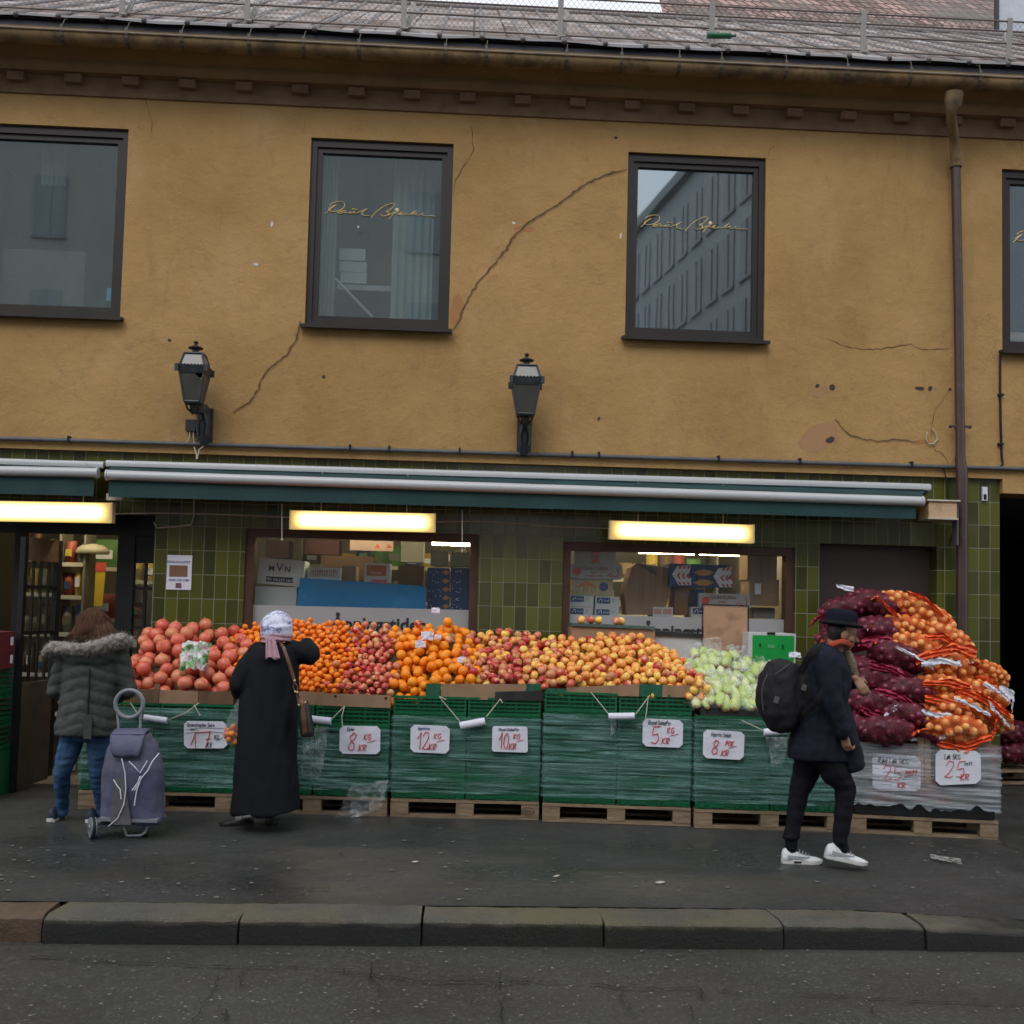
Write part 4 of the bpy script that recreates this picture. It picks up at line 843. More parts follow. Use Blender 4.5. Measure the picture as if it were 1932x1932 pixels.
# ================================================================= FRUIT
def fruit_mesh(kind, seed):
    n, m_ = (14, 10); rs = random.Random(seed); vs = []; fs = []; lp = []
    for i in range(m_+1):
        th = math.pi*i/m_
        for j in range(n):
            a = 2*math.pi*j/n; x, y, z = math.sin(th)*math.cos(a), math.sin(th)*math.sin(a), math.cos(th); r = 1
            if kind == 'apple': r = 1-.22*math.exp(-(th/.42)**2)-.15*math.exp(-((math.pi-th)/.36)**2)+.03*math.sin(th)*math.cos(5*a)*(1 if th > 1.8 else .2); z *= .94; rr = r*(1+.06*math.cos(th))
            elif kind in ('orange', 'clem'): rr = r*(1-.06*math.exp(-(th/.25)**2)); z *= (.95 if kind == 'orange' else .84)
            elif kind == 'pom': rr = 1+.03*math.cos(6*a)*math.sin(th)+.16*math.exp(-(th/.22)**2)-.02*math.cos(2*th); z *= .93
            elif kind == 'onion': rr = 1+.10*math.exp(-(th/.3)**2)-.0; z *= .9
            elif kind == 'head': rr = 1; tt = math.cos(th); x *= (.60+.18*(-tt))*(1+.07*math.cos(4*a+tt*3)); y *= (.60+.18*(-tt))*(1+.07*math.sin(3*a)); z *= 1.08
            vs.append((x*rr, y*rr, z*rr)); lp.append((x, y, z))
    for i in range(m_):
        for j in range(n): fs.append((i*n+j, (i+1)*n+j, (i+1)*n+(j+1) % n, i*n+(j+1) % n))
    k = len(vs)
    if kind == 'pom':      # the crown
        for q in range(6):
            a = q*math.pi/3; b2 = a+.42; c0_, c1_ = V((math.cos(a)*.13, math.sin(a)*.13, 1.02)), V((math.cos(b2+.3)*.13, math.sin(b2+.3)*.13, 1.02)); tp = V((math.cos(a+.3)*.24, math.sin(a+.3)*.24, 1.27))
            vs += [tuple(c0_), tuple(c1_), tuple(tp)]; lp += [(0, 0, .3)]*3; fs.append((k, k+1, k+2)); k += 3
    if kind == 'apple' and rs.random() < .7:
        b0 = [(.03, 0, .6), (-.02, .03, .6), (-.02, -.03, .6), (.10, .02, 1.12), (.05, .05, 1.12), (.05, -.01, 1.12)]; vs += b0; lp += [(0, 0, 1)]*6; fs += [(k, k+1, k+4, k+3), (k+1, k+2, k+5, k+4), (k+2, k, k+3, k+5), (k+3, k+4, k+5)]
    return np.array(vs), fs, np.array(lp)
KM = dict(apple_red='apple', apple_gold='apple', apple_small='apple', orange='orange', clem='clem', pom='pom', onion='onion', redonion='onion', endive='head')
MATK = dict(apple_red='apple_red', apple_gold='apple_gold', apple_small='apple_red', orange='orange', clem='clem', pom='pom', onion='onion', redonion='redonion', endive='endive')
VAR = {}
def variants(kind, nm, n=5):
    if kind in VAR: return VAR[kind]
    L = []
    for s in range(n):
        vs, fs, lp = fruit_mesh(KM[kind], s); me = bpy.data.meshes.new(nm); me.from_pydata([tuple(v) for v in vs], [], fs); me.materials.append(M[MATK[kind]])
        a = me.attributes.new('lpos', 'FLOAT_VECTOR', 'POINT'); a.data.foreach_set('vector', lp.astype(np.float32).ravel()); b = me.attributes.new('rnd', 'FLOAT', 'POINT'); b.data.foreach_set('value', np.full(len(vs), s/n, np.float32))
        me.validate(); me.shade_smooth(); L.append(me)
    VAR[kind] = L; return L
def merged(kind, nm, items, lab, cat):     # the rest of a kind as one stuff object
    AV, AF, AL, AR = [], [], [], []; k = 0
    for (c, r, Rm_, rn_) in items:
        vs, fs, lp = fruit_mesh(KM[kind], int(rn_*97)); R_ = np.array(Rm_); AV.append(vs @ R_.T*r+np.array(c)); AF += [tuple(i+k for i in f) for f in fs]; AL.append(lp); AR.append(np.full(len(vs), rn_)); k += len(vs)
    me = bpy.data.meshes.new(nm); me.from_pydata([tuple(v) for v in np.concatenate(AV)], [], AF); me.materials.append(M[MATK[kind]])
    a = me.attributes.new('lpos', 'FLOAT_VECTOR', 'POINT'); a.data.foreach_set('vector', np.concatenate(AL).astype(np.float32).ravel()); b = me.attributes.new('rnd', 'FLOAT', 'POINT'); b.data.foreach_set('value', np.concatenate(AR).astype(np.float32))
    me.validate(); me.shade_smooth(); o = bpy.data.objects.new(nm, me); C.objects.link(o); return props(o, lab, cat, None, 'stuff')
TOP = [(200, 1215), (240, 1188), (290, 1178), (350, 1168), (400, 1172), (440, 1184), (470, 1172), (500, 1164), (560, 1162), (640, 1168), (670, 1170), (720, 1176), (770, 1176), (800, 1171), (840, 1168), (875, 1176), (900, 1192), (950, 1184), (1000, 1192), (1040, 1192), (1075, 1197), (1120, 1188), (1180, 1186), (1220, 1197), (1255, 1212), (1285, 1236), (1300, 1265), (1325, 1287), (1345, 1292)]
FRT = [(200, 1303), (440, 1306), (570, 1306), (738, 1310), (750, 1310), (806, 1308), (812, 1293), (1020, 1292), (1310, 1296), (1345, 1300)]
itp = lambda u, T: float(np.interp(u, [a for a, _ in T], [b for _, b in T]))
xs_ = np.linspace(-2.62, 2.02, 400)
# front and back line of the heap in plan
FY = []; 
def front_y(x):
    for f in STK:
        l = (V((x, f.o.y, 0))-f.o).dot(f.ux)
        if l < f.w/2+.01: return f(l, .045, 0).y
    return STK[-1].o.y
tab = []
for u in range(200, 1350, 6):
    # front point: the edge height at the front line; back point at the wall side
    x = at(u, 1300, 8.6).x; yf = front_y(x); yb = min(yf+.80, TY-.04); zf = at(u, itp(u, FRT)-6, yf).z; zb = at(u, itp(u, TOP)+9, yb).z; tab.append((at(u, 1300, yf).x, yf, zf, at(u, itp(u, TOP), yb).x, yb, zb))
tab = np.array(tab)
def surf(x, y):
    yf = np.interp(x, tab[:, 0], tab[:, 1]); zf = np.interp(x, tab[:, 0], tab[:, 2]); yb = np.interp(x, tab[:, 3], tab[:, 4]); zb = np.interp(x, tab[:, 3], tab[:, 5])
    t_ = np.clip((y-yf)/(yb-yf), -.1, 1.1); return zf+(zb-zf)*(t_*.92+.08*t_*t_)+.02*np.sin(3.1*t_), t_
def kind_at(u, v):
    w = 9*math.sin(v*.11)+4*math.sin(v*.31+u*.05)
    if u < 446+w*.4+(1300-v)*.0: return 'pom'
    bc = 632+(1300-v)*.42+w
    if u < bc-14: return 'clem'
    if u < bc+16: return 'clem' if random.random() < .6 else 'apple_small'
    bo = 728+(1300-v)*.10+w*.7+(8 if v < 1215 else 0)
    if u < bo: return 'apple_small'
    ba = 884+(1250-v)*.12+w*.5
    if u < ba: return 'orange' if random.random() > .012 else 'apple_red'
    bg_ = 1035+w+(1300-v)*.1
    if u < bg_-20: return 'apple_red' if random.random() > .28 else 'apple_gold'
    if u < bg_+25: return random.choice(('apple_red', 'apple_gold'))
    return 'apple_gold' if random.random() > .12 else 'apple_red'
RAD = dict(pom=(.052, .066), clem=(.0235, .0295), apple_small=(.028, .0345), orange=(.037, .044), apple_red=(.033, .041), apple_gold=(.033, .040))
random.seed(4)
PXs = np.zeros((0, 4)); kinds = []; fails = 0; arr = np.zeros((9000, 4)); cnt = 0
XA, XB = gnd(205, 1530).x, at(1338, 1300, 8.3).x
def settle(lo, hi, K, maxfail, depth):
    global cnt
    fails = 0
    while fails < maxfail and cnt < 8900:
        xc = random.uniform(lo, hi); yf = float(np.interp(xc, tab[:, 0], tab[:, 1])); best = None
        y0_ = random.uniform(yf+.0, yf+.86); s0_, t0_ = surf(xc, y0_)
        if t0_ > 1.03: fails += .2; continue
        u, v, _ = proj((xc, y0_, float(s0_))); kd = kind_at(u, v); a, b = RAD[kd]; r = random.uniform(a, b)
        cx = xc+rng.uniform(-r*2.2, r*2.2, K); cy = y0_+rng.uniform(-r*2.2, r*2.2, K); cx[0] = xc; cy[0] = y0_
        yfk = np.interp(cx, tab[:, 0], tab[:, 1]); sk_, tk = surf(cx, cy); fl = sk_-depth[kd]
        A = arr[:cnt]; near = A[(np.abs(A[:, 0]-xc) < r*2.2+.12) & (np.abs(A[:, 1]-y0_) < r*2.2+.12)]
        z = fl+r*.0
        if len(near):
            d2 = (cx[:, None]-near[None, :, 0])**2+(cy[:, None]-near[None, :, 1])**2; R2 = (r*.97+near[None, :, 3]*.97)**2; zz = np.where(d2 < R2, near[None, :, 2]+np.sqrt(np.maximum(R2-d2, 0)), -9); z = np.maximum(z, zz.max(1))
        bad = (cy < yfk+r*.6) | (tk > 1.02) | (cy > TY-r) | (cx < lo) | (cx > hi); sc_ = (z-sk_)+np.where(bad, 9, 0); b_i = int(sc_.argmin())
        if sc_[b_i] > r*.30: fails += 1; continue
        arr[cnt] = (cx[b_i], cy[b_i], z[b_i], r); kinds.append(kd); cnt += 1; fails = max(0, fails-.5)
DEP = dict(pom=.12, clem=.085, apple_small=.09, orange=.12, apple_red=.11, apple_gold=.11)
for q_ in range(9):
    a = XA+(XB-XA)*q_/9; b = XA+(XB-XA)*(q_+1)/9; settle(a-.03 if q_ else a, b+.03 if q_ < 8 else b, 14, 260 if q_ > 3 else 420, DEP)
# loose fruit sitting on top of the heap, read off the photograph
for kd, u, v, Y, r in (('apple_small', 675, 1168, 9.2, .034), ('apple_small', 789, 1171, 9.25, .034), ('orange', 845, 1166, 9.2, .043), ('clem', 505, 1158, 9.28, .027)):
    p = at(u, v, Y); best = None
    for dx in np.linspace(-.07, .07, 15):      # let it roll to a resting place on its neighbours
        for dy in np.linspace(-.12, .04, 9):
            N_ = arr[:cnt]; d2 = (N_[:, 0]-p.x-dx)**2+(N_[:, 1]-p.y-dy)**2; R2 = (r+N_[:, 3])**2; ok = d2 < R2
            if ok.sum() < 3: continue
            z = (N_[ok, 2]+np.sqrt(R2[ok]-d2[ok])).max(); e = abs(z-p.z)+.3*abs(dx)+.2*abs(dy)
            if best is None or e < best[0]: best = (e, p.x+dx, p.y+dy, z)
    if best: arr[cnt] = (best[1], best[2], best[3]-.004, r); kinds.append(kd); cnt += 1
A = arr[:cnt].copy()
# what can be seen, from here and from a step to either side
def zbuf(A, eye, sc_=.5):
    q = A[:, :3]-np.array(eye); F_ = np.array(fw); R_ = np.array(rt); U_ = np.array(up); z = q @ F_; u = (PX+FOC*(q @ R_)/z)*sc_; v = (PY-FOC*(q @ U_)/z)*sc_; rr = FOC*A[:, 3]/z*sc_
    u0, v0 = int(u.min())-20, int(v.min())-20; Wd, Hd = int(u.max())-u0+40, int(v.max())-v0+40; ids = -np.ones((Hd, Wd), int); zb = np.full((Hd, Wd), 1e9)
    for i in range(len(A)):
        r_ = rr[i]; a0, a1, b0, b1 = int(v[i]-r_)-v0, int(v[i]+r_)+2-v0, int(u[i]-r_)-u0, int(u[i]+r_)+2-u0
        Yg, Xg = np.mgrid[a0:a1, b0:b1]; d2 = ((Xg+u0+.5-u[i])**2+(Yg+v0+.5-v[i])**2)/(r_*r_); zz = z[i]-A[i, 3]*np.sqrt(np.clip(1-d2, 0, 1)); ok = (d2 < 1) & (zz < zb[a0:a1, b0:b1])
        zb[a0:a1, b0:b1][ok] = zz[ok]; ids[a0:a1, b0:b1][ok] = i
    return np.bincount(ids[ids >= 0], minlength=len(A))
vis = zbuf(A, CAM, 1.0); side = vis+zbuf(A, CAM+V((-1.6, 0, 0)))+zbuf(A, CAM+V((1.6, 0, 0)))+zbuf(A, CAM+V((0, 0, .9)))
def rrot():
    a, b, c = random.uniform(0, 6.3), random.uniform(-1.5, 1.5), random.uniform(0, 6.3); return rotz(a) @ rotx(b) @ rotz(c)
CAT = dict(pom='pomegranate', clem='clementine', apple_small='apple', orange='orange', apple_red='apple', apple_gold='apple')
DSC = dict(pom=('rosy red pomegranate', 'the pomegranate heap'), clem=('small clementine', 'the heap by the black coat'), apple_small=('small red apple', 'the heap above the 8 kroner sign'), orange=('large orange', 'the heap above the 12 kroner sign'), apple_red=('red-flushed apple', 'the heap above the 10 kroner sign'), apple_gold=('golden apple', 'the heap above the 5 kroner sign'))
GRP = dict(pom='pomegranates heaped at the left end', clem='clementines heaped beside the shopper', apple_small='small apples between clementines and oranges', orange='oranges heaped in the middle', apple_red='red apples heaped above the 10 kroner sign', apple_gold='golden apples heaped above the 5 kroner sign')
def zone(i):
    s_, t_ = surf(A[i, 0], A[i, 1]); t_ = float(t_); return 'along the front edge of ' if t_ < .16 else ('low in ' if t_ < .4 else ('half-way up ' if t_ < .66 else ('high in ' if t_ < .88 else 'on the crest of ')))
bycat = {}
for i in range(cnt): bycat.setdefault(CAT[kinds[i]], []).append(i)
for cat, L_ in bycat.items():
    L_ = [i for i in L_ if side[i] > 0]; L_.sort(key=lambda i: -vis[i]); ind = [i for i in L_ if vis[i] > 3][:(285 if cat == 'clementine' else 294 if cat == 'apple' else 300)]; si = set(ind); rest = [i for i in L_ if i not in si]
    for i in ind:
        kd = kinds[i]; me = random.choice(variants(kd, cat)); o = bpy.data.objects.new(cat, me); C.objects.link(o); o.location = A[i, :3]; o.scale = (A[i, 3],)*3; o.rotation_euler = rrot().to_euler()
        props(o, DSC[kd][0]+' '+zone(i)+DSC[kd][1], cat, GRP[kd]+' ('+zone(i).strip()+')')
    byk = {}
    for i in rest: byk.setdefault(kinds[i], []).append(i)
    for kd, L2 in byk.items():
        merged(kd, 'fruit_layer', [(A[i, :3], A[i, 3], rrot(), random.random()) for i in L2], 'further '+CAT[kd]+'s filling the gaps of '+DSC[kd][1], 'fruit')
print('FRUIT', {k: len(v) for k, v in bycat.items()}, 'n', cnt)
# sheet of board under the heap
m = MB(); P = []
for x in np.linspace(XA, XB, 60):
    row = []
    for t_ in np.linspace(0.02, 1, 12):
        yf = float(np.interp(x, tab[:, 0], tab[:, 1])); y = yf+.84*t_; s_, _t = surf(x, y); row.append(V((x, min(y, TY-.02), float(s_)-.16)))
    P.append(row)
m.grid(P); solo('tray_liner', m, M['card_dk'], 'dark cardboard liner under the fruit heaps, glimpsed between them', 'liner', None, 180)
# five apples on the ledge
for kd, u, v, lab in (('apple_gold', 1097, 1166, 'golden apple, leftmost of the loose ones on the grey-green ledge'), ('apple_red', 1114, 1163, 'dark red apple between two yellow ones on the ledge'), ('apple_gold', 1129, 1166, 'greenish yellow apple on the ledge, right of the dark red one'), ('apple_red', 1163, 1167, 'red apple of the touching pair on the ledge'), ('apple_gold', 1172, 1166, 'orange-flushed apple of the touching pair on the ledge')):
    p = at(u, v+4, 9.25+(.03 if u == 1172 else 0)); p.z = at(1078, 1176, 9.2).z+(at(1236, 1182, 9.2).z-at(1078, 1176, 9.2).z)*(u-1078)/158+.033; o = bpy.data.objects.new('apple', random.choice(variants(kd, 'apple'))); C.objects.link(o); o.location = p; o.scale = (.037,)*3; o.rotation_euler = rrot().to_euler(); props(o, lab, 'apple', 'loose apples on the ledge')
for u, v, kd in ((1097, 0, 0),): pass
# leaflet bag among the pomegranates and pale wrappers among the oranges
def crumple(name, u, v, Y, sx, sz, mat, lab, cat, seed=0, n=12, tilt=-.7, group=None):
    c = at(u, v, Y); m = MB(); P = []
    for i in range(n+1):
        R = []
        for j in range(n+1):
            x, z = (i/n-.5), (j/n-.5); e = 1-.25*abs(noise.noise(V((i*.4, j*.4, seed)))); d = .35*min(sx, sz)*noise.noise(V((x*4+seed, z*4, 1)))+.25*min(sx, sz)*noise.noise(V((x*9, z*9+seed, 4)))-.4*sz*(x*x+z*z); p = rotx(tilt) @ V((x*sx*e, d*-1, z*sz*e)); R.append(c+p)
        P.append(R)
    m.grid(P); return solo(name, m, mat, lab, cat, group, 180)
t = NT('printed_leaf_bag'); v_ = t.obj(); t.done(t.bsdf(t.ramp(t.noise(14, 3, .6, v_, .4), [(.38, (.10, .30, .08)), (.46, (.35, .5, .25)), (.52, (.72, .74, .78)), (.66, (.55, .25, .3))]), .25, Normal=t.bump(t.noise(16, 4, .6, v_), .02, .6))); M['leafbag'] = t.m
crumple('leaf_bag', 366, 1234, 8.74, .24, .26, M['leafbag'], 'glossy bag with green leaf print lying on the pomegranates', 'bag', 2, 14, -.5)
M['wrap'] = plain('pale_pink_wrapper', (.68, .60, .68), .5, .2, 22, .02, 30)
for u, v, sx, Y, lab in ((822, 1151, .075, 9.2, 'pale wrapper standing at the very top of the orange heap'), (806, 1198, .11, 8.98, 'pale pink wrapper, upper one on the oranges'), (793, 1214, .09, 8.92, 'whitish wrapper at the left of the upper orange wrappers'), (870, 1244, .08, 8.86, 'pale wrapper among oranges beside the red apples, upper one'), (884, 1256, .06, 8.8, 'narrow pale wrapper among oranges beside the red apples, lower one'), (826, 1201, .06, 8.97, 'small pale wrapper at the right of the upper orange wrappers')):
    crumple('fruit_wrapper', u, v, Y, sx, sx*.8, M['wrap'], lab, 'wrapper', u*.1, 8, -.6, 'pale wrappers on the oranges')
# ================================================================= BAGGED SALAD HEARTS
random.seed(9)
TOPS = [(1285, 1240), (1300, 1222), (1330, 1215), (1360, 1214), (1390, 1228), (1420, 1240), (1450, 1252), (1480, 1262), (1520, 1275)]
f = s4; K_ = 0
hm = variants('endive', 'salad_heart', 5); BL = []
for rw, (yy) in enumerate((.07, .19, .31, .43, .55, .66)):
    nn = 9
    for c_ in range(nn):
        lx = -f.w/2+.01+(c_+.5+(.5 if rw % 2 else 0))*(f.w-.06)/nn+jit(.02)-.02
        if lx > f.w/2-.33: continue
        p0 = f(lx, yy, 0); u_, v_, _ = proj((p0.x, p0.y, 1.0)); tt = yy/.7; zf = f.hit(1380, 1338, .05)[2]; zb = at(u_, itp(u_, TOPS)+14, p0.y+(.7-yy)).z
        z = zf+(zb-zf)*tt+jit(.015); BL.append((f(lx, yy, z), rw, c_))
rows = ['front row', 'second row', 'third row', 'middle row', 'fifth row', 'rearmost row', 'rearmost row']
for k, (p, rw, c_) in enumerate(BL):
    r = thing('salad_bag', f'bag of pale green salad hearts, {rows[rw]} of the tray, {["leftmost","second","third","fourth","fifth","sixth","seventh","eighth","ninth","tenth","last"][c_]} from the apples', 'salad bag', p, 'bags of salad hearts in the black tray')
    a = jit(.5); up_ = random.random() < (.2 if rw == 0 else .35)
    for s in (-.036, .038):
        h = bpy.data.objects.new('salad_heart', random.choice(hm)); C.objects.link(h); h.parent = r; h.scale = (.070, .070, .078)
        base = rotz(a+jit(.2)) @ rotx((math.pi/2+.5+jit(.3)) if not up_ else (-.5+jit(.3)))   # root end to the viewer or tip up
        h.rotation_euler = base.to_euler(); h.location = (s*math.cos(a), s*math.sin(a)+jit(.01), .01+jit(.008))
    m = MB(); n = 12; mm = 9; P = []
    vs = []; fs = []
    Rr = rotz(a)
    for i in range(mm+1):
        th = math.pi*i/mm
        for j in range(n):
            b = 2*math.pi*j/n; d = V((math.sin(th)*math.cos(b)*.104, math.sin(th)*math.sin(b)*.10, math.cos(th)*.064)); nz = noise.noise(V(d*30)+V((k, 0, 0)))
            d *= 1+.20*nz; 
            if th < .5: d.z += .03*(1+nz)
            vs.append(p+Rr @ d+V((0, 0, .008)))
    for i in range(mm):
        for j in range(n): fs.append((i*n+j, (i+1)*n+j, (i+1)*n+(j+1) % n, i*n+(j+1) % n))
    m.add(vs, fs); part('wrapper', m, M['endbag'], r, 180)
for u, v, lab, sd in ((1345, 1217, 'crumpled clear plastic bag end at the top left of the salad heap', 1), (1395, 1232, 'pointed clear plastic bag end beside the brown board', 5), (1310, 1232, 'crumpled clear plastic over the salad beside the white box', 8)):
    crumple('plastic_bag_end', u, v, 8.92, .17, .16, M['clear'], lab, 'plastic bag', sd, 12, -.4, 'loose bag ends on the salad')
crumple('plastic_bag_end', 1500, 1235, 8.45, .10, .05, M['paper'], 'small white crumpled plastic just left of the walking man', 'plastic bag', 4, 10, -.4)
# ================================================================= ONION BOX AND BAGS
f = s5; random.seed(31)
zb0, zb1 = .15, f.hit(1740, 1404, .02)[2]; hw = f.w/2
OB = thing('onion_box', 'film-wrapped cardboard pallet box with wooden posts under the onion bags', 'box', f(0, .4, .15))
def fbox(m, x0, x1, y0, y1, z0, z1): m.box(f((x0+x1)/2, (y0+y1)/2, (z0+z1)/2), (x1-x0, y1-y0, z1-z0), rotz(f.ang)); return m
part('base_tray', fbox(MB(), -hw+.05, hw-.03, .03, .78, zb0, zb0+.10), M['black'], OB)
t = NT('printed_box_side'); g = t.obj(); t.done(t.bsdf(t.ramp(t.noise(2.6, 2, .5, t.mapv(g, (1, 1, .6), (2, 0, 0))), [(.42, (.11, .12, .12)), (.48, (.20, .17, .14)), (.55, (.30, .09, .08)), (.62, (.17, .19, .16))]), .7)); 
part('box_wall', fbox(MB(), -hw+.02, hw-.01, .022, .78, zb0+.10, zb1), t.m, OB)
for u in (1738, 1751): l = f.hit(u, 1420, .0)[0]; part('wooden_post', fbox(MB(), l-.022, l+.022, .006, .03, zb0+.26, zb1+.075), M['wood_new'], OB)
wrap(f, zb0+.075, zb1+.004, M['film_pale'], 'shiny pale stretch film round the onion box, ragged along its lower edge', 17, .016, .020, .03, ragged=.075)
def bag_mesh(onions, c, ax, ay, az, R, rad, seed):
    """net shell pulled tight over the onions: radial distance to the outermost onion, eased between them"""
    n, m_ = 30, 20; P = np.array([list(o_) for o_, _ in onions]); rr = np.array([r for _, r in onions]); vs = []
    for i in range(m_+1):
        th = math.pi*i/m_
        for j in range(n):
            b = 2*math.pi*j/n; d = np.array([math.sin(th)*math.cos(b), math.sin(th)*math.sin(b), math.cos(th)]); el = 1/math.sqrt((d[0]/ax)**2+(d[1]/ay)**2+(d[2]/az)**2)
            b_ = P @ d; h2 = (P*P).sum(1)-b_*b_; q = (rr*1.05)**2-h2; hit = np.where(q > 0, b_+np.sqrt(np.maximum(q, 0)), 0).max(); r = max(hit, el*.90)
            vs.append(R @ V(d*r))
    fs = [(i*n+j, (i+1)*n+j, (i+1)*n+(j+1) % n, i*n+(j+1) % n) for i in range(m_) for j in range(n)]
    return vs, fs
PROTO = {}
def proto(kind, k):
    key = (kind, k)
    if key in PROTO: return PROTO[key]
    rs = random.Random(k*7+(1 if kind == 'onion' else 50)); ax, ay, az = .235, .16, .118; on = []; tries = 0
    while tries < 2500 and len(on) < 84:
        tries += 1; d = V((rs.gauss(0, 1), rs.gauss(0, 1), rs.gauss(0, 1))).normalized(); r = rs.uniform(.027, .036); p = V((d.x*(ax-r), d.y*(ay-r), d.z*(az-r)))
        if all((p-o_).length > (r+r2)*.90 for o_, r2 in on): on.append((p, r))
    root = thing('onion_bag', '', 'onion bag'); vr = variants('onion' if kind == 'onion' else 'redonion', 'onion')
    for p, r in on:
        h = bpy.data.objects.new('onion', rs.choice(vr)); C.objects.link(h); h.parent = root; h.location = p; h.scale = (r, r, r); h.rotation_euler = rrot().to_euler()
    vs, fs = bag_mesh(on, None, ax, ay, az, Matrix.Identity(3), 0, k); m = MB(); m.add(vs, fs); me = m.mesh('net', M['net_orange'] if kind == 'onion' else M['net_red'], 180); nt_ = bpy.data.objects.new('net', me); C.objects.link(nt_); nt_.parent = root
    # gathered, crumpled net end with (sometimes) its white paper band
    m = MB(); P = []; sd = 1 if k % 2 else -1
    for i in range(15):
        t_ = i/14; w = .02+.075*t_; R_ = []
        for j in range(9):
            s_ = (j/8-.5)*2; R_.append(V((sd*(ax*.88+.11*t_), -ay*.45+s_*w+.012*noise.noise(V((i*.5, j, k))), -.03-.05*t_*t_+.030*t_*noise.noise(V((i*.45, j*.9, k+3)))+.010*math.sin(j*2.1+k))))
        P.append(R_)
    m.grid(P); me = m.mesh('net_end', M['net_orange_cloth'] if kind == 'onion' else M['net_red_cloth'], 180); q = bpy.data.objects.new('net_end', me); C.objects.link(q); q.parent = root
    if k == 2:
        m = MB(); m.grid([[p+V((0, 0, .004)) for p in r_] for r_ in P[-4:]]); me = m.mesh('paper_band', M['paper'], 180); q = bpy.data.objects.new('paper_band', me); C.objects.link(q); q.parent = root
    PROTO[key] = root; root['_used'] = 0; return root
def put_bag(kind, k, u, v, ly, rz, rx, ry, sc_, lab, group):
    r = proto(kind, k)
    if r['_used']: r2 = copy_tree(r)
    else: r2 = r
    r['_used'] = 1; r2.location = f(*f.hit(u, v, ly)); r2.rotation_euler = (rotz(f.ang+rz) @ roty(ry) @ rotx(rx)).to_euler(); r2.scale = (sc_*1.12,)*3; props(r2, lab, 'onion bag', group)
    return r2
YG, RG = 'net bags of yellow onions piled on the box', 'crimson net bags of red onions piled on the box'
# u, v, depth, yaw, pitch(x), roll(y), scale
for k, (u, v, ly, rz, rx, ry, s_, lab) in enumerate([
    (1700, 1142, .66, .2, -.25, .30, .86, 'orange net bag of yellow onions, topmost of the whole pile'), (1752, 1168, .60, -.1, -.4, .5, .95, 'yellow onion bag leaning down the right slope, just below the topmost one'),
    (1700, 1185, .52, .1, -.3, .05, .9, 'yellow onion bag under the topmost one, touching the crimson bags'), (1790, 1212, .50, .1, -.4, .62, .95, 'yellow onion bag on the outer right slope under the drainpipe'),
    (1722, 1222, .40, -.1, -.35, .12, .95, 'yellow onion bag with onions showing clearly, level with the hat of the walking man'), (1782, 1258, .34, .1, -.5, .35, .98, 'yellow onion bag in the middle of the pile under a loose orange net fold'),
    (1868, 1272, .42, .3, -.3, .5, .70, 'small yellow onion bag sticking out at the right edge'), (1770, 1300, .22, -.08, -.35, .02, .92, 'yellow onion bag with a white paper band in the middle of the pile'),
    (1850, 1312, .30, .1, -.4, .30, .9, 'yellow onion bag with white band at the right edge of the pile'), (1792, 1336, .14, .05, -.3, .08, .95, 'yellow onion bag second from the bottom, in the middle'),
    (1864, 1352, .22, .15, -.5, .40, .85, 'yellow onion bag low at the right edge with a trailing white band'), (1740, 1352, .12, -.12, -.2, .05, .80, 'yellow onion bag wedged against the crimson bags near the bottom'),
    (1800, 1376, .06, .04, -.25, .04, .98, 'lowest yellow onion bag, hanging over the right price sign')]): put_bag('onion', k % 4, u, v, ly, rz, rx, ry, s_, lab, YG)
for k, (u, v, ly, rz, rx, ry, s_, lab) in enumerate([
    (1592, 1150, .62, .1, -.3, -.25, .9, 'crimson red onion bag at the upper left of the pile, behind the hat'), (1648, 1140, .64, -.1, -.2, .25, .92, 'crimson red onion bag at the very top, with a white tag'),
    (1660, 1190, .50, .1, -.3, .1, .95, 'crimson red onion bag behind the face of the walking man'), (1588, 1205, .5, .0, -.3, -.1, .9, 'crimson red onion bag hidden mostly by the hat'),
    (1690, 1240, .34, -.1, -.4, .28, .98, 'crimson red onion bag sloping down with a long white paper strip'), (1660, 1282, .24, .05, -.3, .05, .98, 'crimson red onion bag in the middle, level with the raised hand'),
    (1705, 1302, .18, -.05, -.3, .12, .98, 'crimson red onion bag next to the yellow bag with the white band'), (1650, 1328, .14, .1, -.3, -.05, 1.0, 'crimson red onion bag, third from the bottom'),
    (1700, 1348, .10, -.1, -.35, .12, .95, 'crimson red onion bag, second from the bottom, beside yellow onions'), (1668, 1378, .06, .0, -.25, .0, 1.05, 'lowest crimson red onion bag, resting on the left price sign side of the box'), (1600, 1372, .08, .0, -.25, .0, .95, 'crimson red onion bag at the lower left, behind the coat of the walking man'),
    (1600, 1262, .3, .0, -.3, .0, .95, 'crimson red onion bag hidden behind the shoulder of the walking man'), (1600, 1320, .2, .0, -.3, .0, .95, 'crimson red onion bag hidden behind the coat of the walking man')]): put_bag('redonion', k % 4, u, v, ly, rz, rx, ry, s_, lab, RG)
for q in PROTO.values(): del q['_used']
